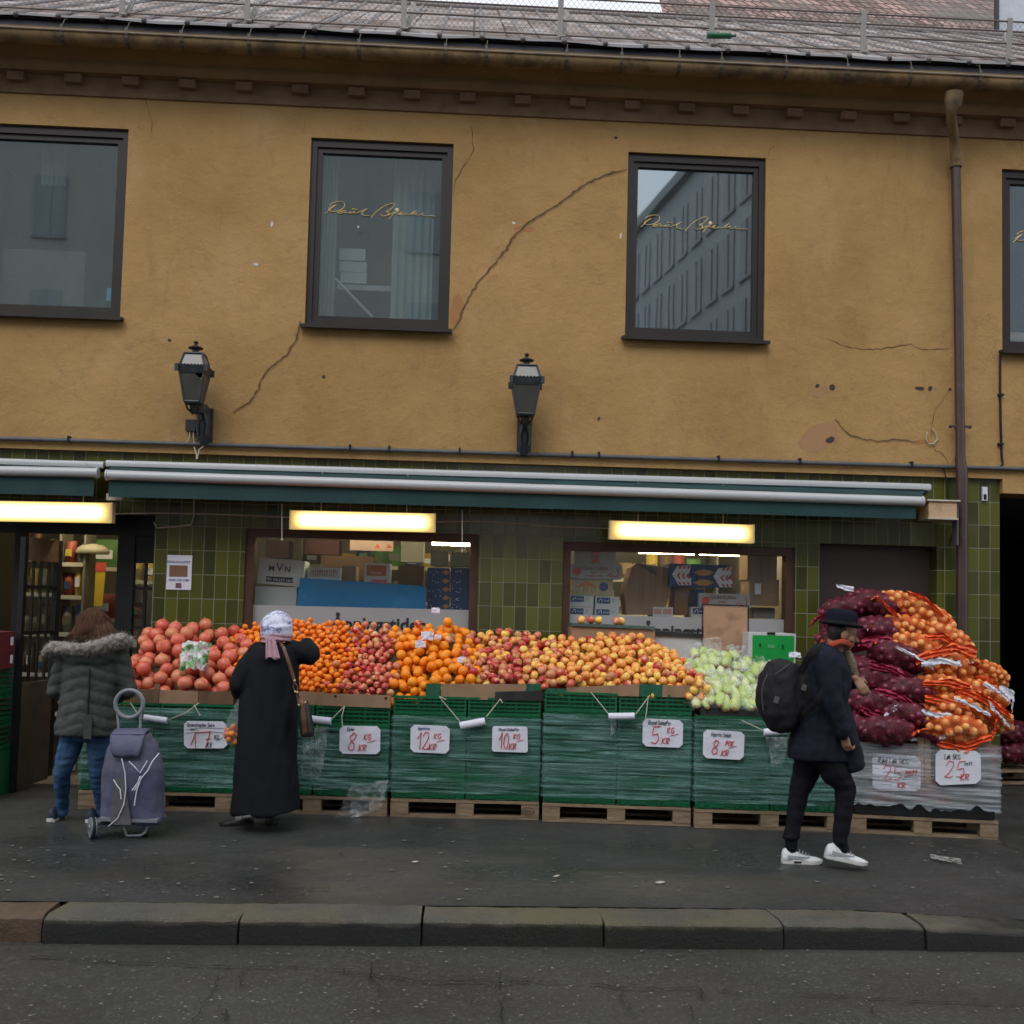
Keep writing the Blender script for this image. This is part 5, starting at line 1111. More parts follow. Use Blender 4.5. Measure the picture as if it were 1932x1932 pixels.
# loose white bands and folds lying on the bags
def ribbon(name, uv, ly, w, mat, lab, seed, group):
    m = MB(); P = []; pts = []
    for (a, b) in zip(uv, uv[1:]):
        for k in range(8): pts.append((a[0]+(b[0]-a[0])*k/8, a[1]+(b[1]-a[1])*k/8))
    pts.append(uv[-1])
    rs = random.Random(int(seed*10))
    for i, (u, v) in enumerate(pts):
        c = f(*f.hit(u, v+(rs.uniform(-1.5, 1.5) if 'net' not in name else 0), ly+rs.uniform(-.012, .008))); e = w*(1.25 if 'net' not in name else 1.9)*(.5+.75*abs(noise.noise(V((i*.21, seed, 0))))+.15*rs.random()); row = []
        for j in range(7):
            q = j/6-.5; row.append(c+V((0, 0, e*q))+f.ux*(rs.uniform(-.006, .006))-f.uy*((.016 if 'net' in name else .005)*math.sin(j*(2.3 if 'net' in name else 1.2)+i*.5+seed)+rs.uniform(-.002, .002)+.012))
        P.append(row)
    m.grid(P); return solo(name, m, mat, lab, 'bag band', group, 60)
BG = 'paper bands and net folds lying on the onion bags'
for uv, ly, w, mt, lab in (([(1578, 1105), (1610, 1112)], .55, .035, 'paper', 'white tag standing on the topmost crimson bag'), ([(1690, 1222), (1725, 1236), (1760, 1262)], .18, .022, 'paper', 'long white band across the sloping crimson bag'), ([(1738, 1253), (1775, 1246), (1812, 1252)], .14, .045, 'paper', 'white wavy band below the orange net fold, mid-pile'),
    ([(1728, 1245), (1765, 1232), (1800, 1222), (1842, 1232)], .20, .055, 'net_orange_cloth', 'large loose fold of orange net in the middle of the pile'), ([(1855, 1290), (1885, 1305), (1905, 1322)], .14, .040, 'paper', 'white band at the right edge, upper one'), ([(1885, 1300), (1912, 1312), (1908, 1336)], .16, .07, 'paper', 'broad white band end sticking out at the right edge'),
    ([(1730, 1342), (1760, 1348), (1795, 1350)], .02, .045, 'paper', 'white crinkled band low in the pile between crimson and yellow bags'), ([(1865, 1325), (1880, 1345), (1905, 1372)], .08, .04, 'paper', 'white band running down the lower right edge'), ([(1800, 1300), (1840, 1312), (1870, 1325), (1905, 1350)], .11, .05, 'net_orange_cloth', 'orange net fold running down to the right edge'),
    ([(1668, 1352), (1695, 1330)], .02, .05, 'paper', 'white paper flap on the lower crimson bags, slanting upwards'), ([(1655, 1362), (1700, 1372)], .0, .05, 'paper', 'white paper flap on the lower crimson bags, lying flat'), ([(1620, 1335), (1650, 1348), (1680, 1355), (1710, 1362)], .04, .06, 'net_red_cloth', 'crimson net fold low in the pile'), ([(1640, 1372), (1665, 1385), (1690, 1375)], .0, .06, 'net_red_cloth', 'crimson net flap hanging near the bottom'),
    ([(1700, 1390), (1730, 1396)], .0, .02, 'paper', 'small white band on the lowest crimson bag'), ([(1770, 1392), (1800, 1385), (1825, 1380)], .0, .025, 'paper', 'white band on the lowest yellow bag'), ([(1765, 1402), (1820, 1410), (1870, 1390), (1880, 1362)], .02, .05, 'net_orange_cloth', 'orange net hem hanging below the lowest yellow bag'), ([(1548, 1165), (1570, 1205), (1556, 1225)], .45, .05, 'net_red_cloth', 'crimson net tail at the left end of the pile'),
    ([(1625, 1215), (1665, 1208), (1705, 1222)], .36, .05, 'net_red_cloth', 'crimson net fold across the upper red bags'), ([(1640, 1255), (1680, 1262), (1725, 1285)], .14, .045, 'net_red_cloth', 'crimson net fold across the middle red bags'), ([(1650, 1305), (1690, 1312), (1722, 1330)], .06, .05, 'net_red_cloth', 'crimson net fold just above the lowest red bags'),
    ([(1655, 1128), (1690, 1160), (1712, 1195)], .45, .03, 'net_orange_cloth', 'orange net seam where yellow and red bags meet at the top'), ([(1735, 1205), (1780, 1200), (1822, 1232)], .34, .04, 'net_orange_cloth', 'orange net fold on the upper right slope'), ([(1740, 1290), (1790, 1288), (1830, 1296)], .10, .035, 'net_orange_cloth', 'narrow orange net fold above the wide white band'),
    ([(1745, 1318), (1780, 1322), (1830, 1334)], .05, .04, 'net_orange_cloth', 'orange net fold two bags above the right price sign'), ([(1800, 1318), (1835, 1330), (1868, 1350)], .04, .035, 'paper', 'white band slanting through the lower yellow bags'), ([(1712, 1098+20), (1745, 1130), (1790, 1172)], .50, .03, 'net_orange_cloth', 'orange net seam along the top right slope')):
    ribbon('band' if mt == 'paper' else 'net_fold', uv, ly-.03, w, M[mt], lab, len(lab)*.7, BG)
# dim sacks in the passage at the far right, on a pallet
o = copy_tree(pal); props(o, 'pallet in the dark passage at the right edge of the photo', 'pallet', 'pallets in a row along the shop front'); o.location = (5.45, 10.6, 0); o.rotation_euler.z = .1; o.scale = (1, 1, 1)
for k, (x, z) in enumerate(((5.25, .30), (5.75, .32), (5.3, .50), (5.7, .52))):
    r2 = copy_tree(proto('redonion', k % 4) if 0 else PROTO[('redonion', k % 4)]); r2.location = (x, 10.75, z); r2.rotation_euler = (0, 0, .2*k); r2.scale = (1.15,)*3; props(r2, ['dim red onion sack in the dark passage, lower left', 'dim red onion sack in the dark passage, lower right', 'dim red onion sack in the dark passage, upper left', 'dim red onion sack in the dark passage, upper right'][k], 'onion bag', 'red onion sacks in the passage')
# ================================================================= AWNINGS
def awning(nm, lab, c0, c1, b0, b1, v0, v1, vb0, vb1, yb=9.22):
    o = thing(nm, lab, 'awning', (0, YW-.1, 2.8))
    a, b = at(*c0, 9.44), at(*c1, 9.44); m = MB(); P = []
    n = 8
    prof = [(9.50, .015), (9.455, .018), (9.425, .008), (9.415, -.012), (9.42, -.040), (9.435, -.048)]
    for k in range(n+1):
        p = a.lerp(b, k/n); P.append([V((p.x, y, p.z+dz-.01)) for y, dz in prof])
    m.grid(P); m.add(P[0], [tuple(range(6))]); m.add(P[-1], [tuple(range(6))[::-1]]); part('cassette_cover', m, M['white'], o, 40)
    m = MB(); m.box(((a.x+b.x)/2, 9.53, (a.z+b.z)/2-.05), (abs(b.x-a.x), .10, .06)); part('mounting_rail', m, M['dark'], o)
    p, q = at(*b0, yb), at(*b1, yb); m = MB(); m.tube([p, q], .043, 16); part('front_bar', m, M['white'], o, 60)
    for e, s in ((p, -1), (q, 1)): part('end_cap', MB().tube([e+V((s*.001, 0, 0)), e+V((s*.016, 0, 0))], .048, 16), M['white'], o, 60)
    m = MB(); P = []
    for k in range(41):
        t_ = k/40; A_ = a.lerp(b, .004+t_*.992); B_ = p.lerp(q, t_); row = []
        for j in range(5):
            s = j/4; row.append(V((A_.x*(1-s)+B_.x*s, 9.47+(yb-9.47)*s, (A_.z-.045)*(1-s)+(B_.z+.045)*s-.02*s*(1-s)+.003*math.sin(k*1.7+j))))
        P.append(row)
    m.grid(P); part('awning_cloth', m, M['awn'], o, 180)
    m = MB(); P = []
    for k in range(61):
        t_ = k/60; u = v0[0]+(v1[0]-v0[0])*t_; A_ = at(u, v0[1]+(v1[1]-v0[1])*t_, yb+.01); Bz = at(vb0[0]+(vb1[0]-vb0[0])*t_, vb0[1]+(vb1[1]-vb0[1])*t_, yb+.01); P.append([V((A_.x, yb+.012+.004*math.sin(k*.9)*j/3, A_.z*(1-j/3)+Bz.z*j/3)) for j in range(4)])
    m.grid(P); part('valance', m, M['awn'], o, 180)
    for x in np.linspace(p.x+.25, q.x-.3, 3 if q.x-p.x < 4 else 4):
        m = MB(); zz = p.z+(q.z-p.z)*(x-p.x)/(q.x-p.x); m.tube([(x, 9.5, zz+.04), (x+.12, 9.36, zz+.0), (x, yb+.03, zz)], .022, 6); part('folding_arm', m, M['dark'], o)
    return o
A2 = awning('awning', 'long rolled-in green awning with white front bar above the fruit stacks', (201, 869), (1755, 914), (204, 896), (1738, 946), (206, 905), (1728, 955), (205, 937), (1727, 979))
A1 = awning('awning', 'shorter green awning above the shop entrance at the left edge', (-420, 852), (196, 872), (-420, 880), (182, 892), (-420, 884), (178, 900), (-420, 920), (174, 936), 9.25)
m = MB(); p = at(1773, 962, 9.42); m.bx(p.x-.13, p.x+.13, 9.36, 9.56, p.z-.075, p.z+.07); wb = solo('wooden_box', m, M['wood_new'], 'pale pine wooden box fixed at the right end of the long awning', 'box')
m = MB(); m.bx(p.x-.15, p.x+.155, 9.34, 9.56, p.z+.072, p.z+.086); m.bx(p.x-.14, p.x+.14, 9.35, 9.56, p.z-.092, p.z-.076); part('trim', m, M['cable'], wb)
m = MB(); m.bx(p.x+.152, p.x+.166, 9.40, 9.5, p.z-.32, p.z+.06); part('grey_strip', m, M['cond'], wb)
m = MB(); m.tube([at(u, v, 9.56) for u, v in ((1808, 990), (1796, 1010), (1790, 1030))], .006, 5); solo('black_cable', m, M['black'], 'short black cable dangling below the wooden box', 'cable', None, 60)
for k, pts in enumerate(([(1802, 862), (1806, 890), (1812, 930)], [(1780, 884), (1786, 905), (1790, 955), (1806, 975)])):
    m = MB(); m.tube([at(u, v, 9.56) for u, v in pts], .007, 5); solo('black_cable', m, M['black'], ['thin black cable between the downpipe and the wooden box', 'thin black cable curving from the conduit down to the wooden box'][k], 'cable', None, 60)
m = MB(); p = at(218, 938, 9.34); m.box(p, (.14, .06, .055)); solo('junction_box', m, M['cable'], 'small beige junction box below the left end of the long awning', 'junction box')
# ================================================================= FLUORESCENT LIGHTS
def strip_light(u0, u1, v0, v1, h, lab, Y=9.30):
    a, b = at(u0, v0, Y), at(u1, v1, Y); w = b.x-a.x; o = thing('fluorescent_light', lab, 'light', (a+b)/2, 'lit fluorescent lights under the awnings'); ang = math.atan2(b.z-a.z, w); Rm_ = roty(-ang); c = (a+b)/2; c.y = Y+.05
    m = MB(); m.box(c+V((0, .035, 0)), (w, .03, h*.98), Rm_); part('housing', m, M['white'], o)
    m = MB(); P = []; GA = []; prof = [(.02, h*.5), (-.03, h*.49), (-.046, h*.40), (-.050, h*.3), (-.052, h*.2), (-.052, h*.1), (-.052, 0), (-.052, -h*.1), (-.052, -h*.2), (-.050, -h*.3), (-.046, -h*.40), (-.03, -h*.49), (.02, -h*.5)]
    for k in range(41):
        x = -w/2+.004+(w-.008)*k/40; P.append([c+Rm_ @ V((x, y, z)) for y, z in prof]); fx = min(1, max(0, (w/2-abs(x)-.02)/.10)); GA += [fx*min(1, max(0, 1.25-abs(z)/h*2.35))*(1-.15*math.exp(-(z/(h*.08))**2)) for y, z in prof]
    m.grid(P); df_ = part('diffuser', m, M['glow'], o, 40); at_ = df_.data.attributes.new('glow', 'FLOAT', 'POINT'); at_.data.foreach_set('value', np.array(GA, np.float32))
    for s in (-1, 1): part('end_cap', MB().box(c+Rm_ @ V((s*(w/2+.004), .0, 0)), (.012, .09, h*1.02), Rm_), flat('yellowed_plastic', (.6, .5, .3), .4) if 'yellowed_plastic' not in bpy.data.materials else bpy.data.materials['yellowed_plastic'], o)
    for s in (-.3, .3): part('hanger', MB().tube([c+V((w*s, .03, h*.4)), c+V((w*s, .05, h+.28))], .003, 5), M['cable'], o)
strip_light(-90, 209, 962, 967, .175, 'lit fluorescent light above the shop entrance at the left edge')
strip_light(548, 820, 980, 986, .165, 'lit fluorescent light in front of the left shop window')
strip_light(1152, 1422, 999, 1007, .165, 'lit fluorescent light in front of the right shop window')
for k, (pts, lab) in enumerate((([(210, 970), (290, 968), (400, 970), (548, 976)], 'pale cable sagging between the entrance light and the left window light'), ([(820, 985), (900, 983), (960, 987), (1050, 994), (1152, 997)], 'pale cable sagging between the two window lights'), ([(290, 985), (296, 996), (330, 994), (360, 990), (366, 975), (366, 940)], 'pale cable bent down and up beside the paper poster'))):
    m = MB(); m.tube([at(u, v, TY-.02) for u, v in pts], .006, 5); solo('pale_cable', m, M['cable'], lab, 'cable', None, 60)
m = MB()
for u, v1 in ((530, 1050), (873, 1065)): pass
for k, (u, v0, v1) in enumerate(((532, 950, 1018), (872, 962, 1040))):
    m = MB(); m.tube([at(u, v0, 9.35), at(u, v1, 9.35)], .004, 5); m.sph(at(u, v1, 9.35), .012, 8, 6); solo('pull_cord', m, M['cable'], ['thin pull cord hanging before the left shop window, on its left', 'thin pull cord hanging before the left shop window, by the light end'][k], 'cord', None, 60)
# ================================================================= WALL LAMPS
def wall_lamp(u, vt, vb, ub, lab, broken):
    Y = YW-.33; top = at(u, vt, Y); o = thing('wall_lamp', lab, 'wall lamp', (top.x, YW, at(ub, vb, YW-.1).z), 'cast iron lanterns on the ochre wall')
    sc_ = 1.0; z0 = at(u, vb-78, Y).z; H1 = .0
    zc = at(u, vt+54, Y).z; zr = at(u, vt+27, Y).z; zb = at(u, vt+117, Y).z; x = top.x; y = Y
    def fr(z, hw_): return [V((x-hw_, y-hw_, z)), V((x+hw_, y-hw_, z)), V((x+hw_, y+hw_, z)), V((x-hw_, y+hw_, z))]
    kw = .86 if broken else .96; wt, wc_, wb_ = .088*kw, .135*kw, .073*kw
    A0, A1, A2_ = fr(zr, wt), fr(zc+.01, wc_-.01), fr(zb, wb_); Cc = fr(zc-.045, wc_-.012)
    m = MB()
    for i in range(4): m.tube([A0[i], A1[i]], .011, 6); m.tube([A0[i], A0[(i+1) % 4]], .012, 6)
    part('roof_frame', m, M['lamp'], o)
    m = MB(); 
    for i in range(4): m.quad(A1[i], A1[(i+1) % 4], A0[(i+1) % 4], A0[i])
    m.quad(*A0); part('roof_glass', m, M['glasstop'], o)
    m = MB(); n = 9
    for i in range(4):
        a, b = fr(zc-.05, wc_-.008)[i], fr(zc-.05, wc_-.008)[(i+1) % 4]; c_, d = fr(zc+.012, wc_+.012)[i], fr(zc+.012, wc_+.012)[(i+1) % 4]
        L0 = [a.lerp(b, k/54) for k in range(55)]; L1 = [c_.lerp(d, k/54)+V((0, 0, .012*abs(math.sin(math.pi*k/6)))) for k in range(55)]; m.grid([list(z_) for z_ in zip(L0, L1)]); m.grid([[p+(V((x, y, p.z))-p)*.06 for p in z_][::-1] for z_ in zip(L0, L1)])
    for s in (-1, 1):
        for t_ in (-1, 1): m.box((x+s*(wc_+.008), y+t_*(wc_+.008), zc-.01), (.03, .03, .06))
    m.bx(x-wc_+.012, x+wc_-.012, y-wc_+.012, y+wc_-.012, zc-.02, zc-.012); part('collar', m, M['lamp'], o)
    m = MB()
    for i in range(4):
        if broken and i == 2: continue
        if broken and i == 0:      # front pane with its upper right corner broken away
            a, b, c_, d = A2_[0], A2_[1], Cc[1], Cc[0]; L = lambda s, t_: a.lerp(b, s).lerp(d.lerp(c_, s), t_)
            m.add([L(0, 0), L(1, 0), L(1, .74), L(.85, .82), L(.72, .88), L(.62, .99), L(0, 1)], [tuple(range(7))]); continue
        m.quad(A2_[i], A2_[(i+1) % 4], Cc[(i+1) % 4], Cc[i])
    part('lamp_glass', m, M['glasslamp'], o)
    m = MB()
    for i in range(4): m.tube([Cc[i], A2_[i]], .010, 6); m.tube([A2_[i], A2_[(i+1) % 4]], .011, 6)
    m.bx(x-wb_, x+wb_, y-wb_, y+wb_, zb-.014, zb); part('body_frame', m, M['lamp'], o)
    prof = [(.072, 0), (.06, .012), (.034, .03), (.027, .055), (.03, .066), (.062, .078), (.066, .090), (.050, .105), (.028, .118), (.014, .130), (.010, .142), (.020, .152), (.022, .165), (.012, .180), (.002, .184)]
    k = (top.z-zr)/.184; m = MB(); m.lathe([(r, z*k) for r, z in prof], (x, y, zr), 16); part('finial', m, M['lamp'], o, 50)
    ax = at(ub, vb, YW-.1).x; az = at(ub, vb, YW-.1).z
    m = MB(); m.tube([(ax, YW-.05, az+.0), (ax, YW-.07, az+.05), (ax, YW-.08, az+.18), (ax+(x-ax)*.3, YW-.10, az+.30), (x, y+.04, zb-.05), (x, y, zb-.005)], [.035, .056, .062, .056, .040, .036], 12, flat=1)
    m.box((ax, YW-.02, az+.15), (.13, .04, .34)); m.tube([(x-.07, y, zb-.0), (x-.055, y+.02, zb-.05), (x-.01, y+.06, zb-.09)], .009, 6); m.tube([(x+.07, y, zb-.0), (x+.055, y+.02, zb-.05), (x+.01, y+.06, zb-.09)], .009, 6)
    for s in (-1, 1): m.tube([(ax+s*.035, YW-.13, az+.06), (ax+s*.045, YW-.145, az+.16), (ax+s*.02, YW-.15, az+.25), (ax, YW-.15, az+.29)], .011, 6)
    part('bracket', m, M['lamp'], o, 60)
    return o
wall_lamp(370, 643, 835, 382, 'black lantern with a broken front pane on the wall, beside a small switch box', True)
wall_lamp(994, 666, 855, 989, 'black lantern with unbroken panes on the wall between the two shop windows', False)
m = MB(); p = at(361, 803, YW-.03); m.box((p.x, YW-.03, p.z), (.09, .06, .10)); jb = solo('switch_box', m, M['dark'], 'small dark switch box on the wall left of the broken lantern', 'switch box')
for pts in ([(359, 812), (357, 828), (350, 836)], [(365, 812), (365, 830), (368, 838)]): part('wire', MB().tube([at(u, v, YW-.04) for u, v in pts], .006, 5), M['cable'], jb, 60)
for k, pts in enumerate(([(366, 843), (371, 858), (371, 866)], [(384, 842), (376, 848), (372, 866)])):
    m = MB(); m.tube([at(u, v, YW-.055) for u, v in pts], .006, 5); solo('pale_cable', m, M['cable'], ['short pale cable dropping from the conduit to the awning, left strand', 'short pale cable dropping from the conduit to the awning, curved right strand'][k], 'cable', None, 60)
# ================================================================= SHOP WINDOWS
def shop_window(h, T, bt):
    x0, x1, z0, z1 = h; m = MB(); y0, y1 = TY+.02, TY+.15
    m.bx(x0, x0+T, y0, y1, z0, z1); m.bx(x1-T, x1, y0, y1, z0, z1); m.bx(x0+T, x1-T, y0, y1, z1-T, z1); m.bx(x0+T, x1-T, y0, y1, z0, z0+T)
    f = part('shop_window', m, M['frame2'], B); m = MB(); y = y0+.06; m.quad((x0+T, y, z0+T), (x1-T, y, z0+T), (x1-T, y, z1-T), (x0+T, y, z1-T)); part('glass_pane', m, M['shoppane'], f)
    m = MB(); y = y0+.055; m.quad((x0+T, y, z0+T), (x1-T, y, z0+T), (x1-T, y, bt), (x0+T, y, bt)); g_ = part('window_film', m, M['greyboard'], f); return f, g_
fa, ga = shop_window(SA, .075, at(680, 1146, TY+.05).z); fb_, gb_ = shop_window(SB, .075, at(1270, 1164, TY+.05).z)
p = at(625, 1187, TY+.07); text_mesh('Åpningstider', .165, M['blackprint'], (p.x, TY+.070, p.z), face(), parent=ga, bold=.004, align='LEFT')
p = at(1565+10-0, 1195, TY+.07); p = at(1569/1.0, 1195, TY+.07); p = at(1567, 1195, TY+.07)
p = at(1570, 1192, TY+.07); 
q_ = at((1370+640/3.22)/1.294, 1196, TY+.07); text_mesh('Åpningstider', .155, M['blackprint'], (q_.x, TY+.070, q_.z-.02), face(), parent=gb_, bold=.004, align='LEFT')
# goods behind the panes
def carton(nm, u0, v0, u1, v1, Y, dep, mat, lab, tilt=0, cat='box', group=None):
    a, b = at(u0, v1, Y), at(u1, v0, Y); w, h = b.x-a.x, b.z-a.z; m = MB(); R_ = roty(tilt); c = V(((a.x+b.x)/2, Y+dep/2, (a.z+b.z)/2)); m.box(c, (w, dep, h), R_)
    o = solo(nm, m, mat, lab, cat, group, loc=c-V((0, 0, h/2))); o['_c'] = (c.x, Y, c.z); o['_t'] = tilt
    q = MB(); q.box(c+R_ @ V((0, -dep/2-.0015, h*.0)), (w*.02, .002, h*.98), R_) if 0 else None
    return o
def mark(o, u0, v0, u1, v1, mat, name='print', poly=None):
    c = V(o['_c']); Y = c.y-.003; a, b = at(u0, v1, Y), at(u1, v0, Y); m = MB()
    if poly: m.add([at(u, v, Y) for u, v in poly], [tuple(range(len(poly)))])
    else: m.quad((a.x, Y, a.z), (b.x, Y, a.z), (b.x, Y, b.z), (a.x, Y, b.z))
    return part(name, m, mat, o)
def word(o, s, u, v, size, mat, tilt=0, bold=0, sx=1, align='CENTER'):
    c = V(o['_c']); p = at(u, v, c.y-.005); return text_mesh(s, size, mat, (p.x, c.y-.005, p.z), roty(tilt) @ FACE, parent=o, bold=bold, sx=sx, align=align)
GY_ = TY+.30; W_ = M['cardwhite']
def zz(u, v): return u, v
o = carton('nut_carton', 486, 1056, 574, 1103, GY_, .3, W_, 'white carton marked MVN on the window ledge at the left end', .06)
word(o, 'M', 512, 1077, .075, M['blackprint'], .06, .001); word(o, 'V', 527, 1078, .11, flat('purple_print', (.10, .03, .09)), .06, .001); word(o, 'N', 542, 1079, .075, M['blackprint'], .06, .001); m_ = mark(o, 502, 1087, 553, 1098, M['blackprint'], poly=[(502, 1097), (553, 1100), (553, 1090), (502, 1087)])
c = V(o['_c']); p = at(527, 1096.5, GY_-.006); text_mesh('MID VALLEY NUT', .034, M['paper'], (p.x, GY_-.006, p.z), roty(.06) @ FACE, parent=o)
carton('plain_carton', 480, 1108, 560, 1146, GY_, .3, W_, 'plain whitish carton under the MVN carton')
o = carton('white_carton', 579, 1072, 643, 1098, GY_+.1, .3, W_, 'white carton with four small red handling symbols behind the blue board')
for k in range(4):
    u = 586+k*13; c = V(o['_c']); Y = GY_+.096; a, b = at(u, 1087, Y), at(u+10, 1076, Y); m = MB(); 
    for e in ((a.x, a.z, b.x, a.z), (b.x, a.z, b.x, b.z), (b.x, b.z, a.x, b.z), (a.x, b.z, a.x, a.z)): m.tube([(e[0], Y, e[1]), (e[2], Y, e[3])], .0025, 4)
    m.tube([((a.x+b.x)/2, Y, a.z+.01), ((a.x+b.x)/2, Y, b.z-.01)], .004, 4); m.tube([(a.x+.012, Y, b.z-.012), (b.x-.012, Y, b.z-.012)], .004, 4); part('symbol', m, M['redprint'], o)
o = carton('picture_carton', 687, 1063, 736, 1098, GY_+.1, .3, W_, 'white carton with an orange picture label standing above the blue board'); mark(o, 691, 1067, 729, 1086, flat('orange_label', (.40, .12, .03))); word(o, 'Dates', 710, 1083, .04, M['paper'])
m = MB(); m.add([at(u, v, GY_-.08) for u, v in ((566, 1090), (560, 1146), (803, 1152), (804, 1112), (802, 1106))]+[at(u, v, GY_-.08)+V((0, .02, 0)) for u, v in ((566, 1090), (560, 1146), (803, 1152), (804, 1112), (802, 1106))], [(0, 1, 2, 3, 4), (5, 9, 8, 7, 6), (0, 4, 9, 5)]); solo('blue_board', m, M['blueboard'], 'wide plain blue board leaning inside the left shop window', 'board')
o = carton('counter_sign', 700, 1094, 730, 1101, GY_-.02, .03, flat('pink_sign', (.6, .12, .18)), 'tiny pink sign standing on the blue board', cat='sign')
for k, (u0, u1) in enumerate(((806, 848), (850, 886))):
    for r_ in range(5):
        o = carton('fruit_carton', u0, 1072+r_*16, u1, 1087+r_*16, GY_+.05, .3, M['blueprint'], f'dark blue fruit carton, {["top", "second", "third", "fourth", "bottom"][r_]} of the {"left" if k == 0 else "right"} stack in the left shop window', group='dark blue cartons stacked in the left window')
        if k == 0: mark(o, u1-13, 1074+r_*16, u1-1, 1084+r_*16, flat('orange_diamond', (.45, .22, .06)), poly=[(u1-14, 1080+r_*16), (u1-7, 1085+r_*16), (u1, 1080+r_*16), (u1-7, 1075+r_*16)])
        for _ in range(4): q = (random.uniform(u0+2, u1-16), random.uniform(1075, 1085)+r_*16); mark(o, q[0], q[1], q[0]+1.6, q[1]+1.6, M['paper'], 'star')
for k, (u0, v0, u1, v1, lab) in enumerate(((812, 1040, 846, 1066, 'clear wrapped pale goods on the left blue carton stack'), (852, 1042, 886, 1068, 'clear wrapped pale goods on the right blue carton stack'))): carton('wrapped_goods', u0, v0, u1, v1, GY_+.2, .25, flat('pale_goods', (.45, .40, .24), .4) if k == 0 else bpy.data.materials['pale_goods'], lab, cat='goods')
for k, (u0, v0, u1, v1, Y, mt, lab) in enumerate(((605, 1050, 700, 1092, .9, M['card_dk'], 'wide brown carton in the dim shop behind the blue board'), (640, 1068, 672, 1096, .5, M['card'], 'brown carton half hidden behind the white symbol carton'), (750, 1068, 800, 1110, .8, M['card_dk'], 'dark carton behind the right part of the blue board'), (500, 1020, 545, 1052, 1.6, flat('dark_goods', (.06, .03, .025)), 'dark red goods deep in the shop at the upper left'), (575, 1020, 640, 1045, 1.8, bpy.data.materials['dark_red_goods'] if 0 else flat('maroon_goods', (.10, .03, .025)), 'maroon goods on a shelf deep in the shop'), (756, 1020, 800, 1060, 1.4, flat('grey_cabinet', (.20, .2, .18)), 'grey cabinet deep in the shop left of the blue cartons'))): carton('carton', u0, v0, u1, v1, TY+Y, .3, mt, lab)
o = carton('hanging_sign', 660, 1019, 742, 1038, TY+1.3, .03, flat('hanging_sign', (.42, .30, .26)), 'pale hanging shop sign with small red triangles', cat='sign'); mark(o, 706, 1026, 716, 1034, M['redprint'], poly=[(706, 1034), (718, 1034), (712, 1026)]); mark(o, 730, 1026, 740, 1034, M['redprint'], poly=[(728, 1034), (740, 1034), (734, 1026)])
# right window
cl = flat('cream_carton', (.42, .36, .22)); gr_ = flat('grey_carton', (.38, .38, .38))
o = carton('sketch_carton', 1083, 1035, 1162, 1066, GY_, .3, gr_, 'grey carton with a red emblem, top of the left stack in the right window'); mark(o, 1116, 1041, 1131, 1050, M['redprint']); mark(o, 1117, 1053, 1130, 1062, M['redprint'], poly=[(1115, 1062), (1132, 1062), (1128, 1053), (1119, 1053)]); word(o, 'TURKEY', 1123, 1053, .025, M['blackprint'])
def uzun(u, v, lab, Y=GY_-.02, g=None):
    o = carton('printed_carton', u, v, u+97, v+25, Y, .3, gr_, lab, group=g); c = V(o['_c']); m = MB(); p = at(u+13, v+12, Y-.004); k = [(p.x+.038*math.cos(t_*.5), p.z+.038*math.sin(t_*.5)) for t_ in range(13)]; m.add([(a, Y-.004, b) for a, b in k], [tuple(range(13))]); part('red_disc', m, M['redprint'], o)
    word(o, 'UZUN TUFRA', u+45, v+9, .042, flat('brown_print', (.25, .12, .09)) if 'brown_print' not in bpy.data.materials else bpy.data.materials['brown_print'], bold=.0006); word(o, 'TARIM', u+45, v+16, .022, M['redprint']); word(o, 'SOGAN URETICI', u+45, v+22, .022, M['redprint'])
    m = MB(); m.tube([at(a, b, Y-.004) for a, b in ((u+70, v+20), (u+76, v+16), (u+80, v+19), (u+84, v+22), (u+90, v+20), (u+91, v+14), (u+88, v+8), (u+90, v+5))], .004, 5); m.tube([at(a, b, Y-.004) for a, b in ((u+74, v+21), (u+82, v+23), (u+90, v+22))], .003, 5); part('figure_print', m, M['redprint'], o)
uzun(1076, 1066, 'grey carton printed with a red disc, second from the top of the left stack'); 
o = carton('tree_carton', 1079, 1091, 1157, 1123, GY_, .3, cl, 'cream carton with an orange tree drawing in the left stack'); mark(o, 0, 0, 0, 0, flat('orange_print', (.55, .17, .05)), poly=[(1087, 1108), (1094, 1102), (1100, 1101), (1104, 1096), (1110, 1096), (1114, 1101), (1120, 1102), (1127, 1108), (1118, 1107), (1104, 1105), (1094, 1107)])
for u in (1092, 1100, 1107, 1115, 1122): mark(o, u, 1106, u+2, 1118, bpy.data.materials['orange_print'])
m = MB(); p = at(1139, 1107, GY_-.004); m.add([(p.x+.042*math.cos(t_*.52), GY_-.004, p.z+.042*math.sin(t_*.52)) for t_ in range(12)], [tuple(range(12))]); part('blue_disc', m, M['blueprint'], o); word(o, 'TAY', 1139, 1110, .03, M['redprint'])
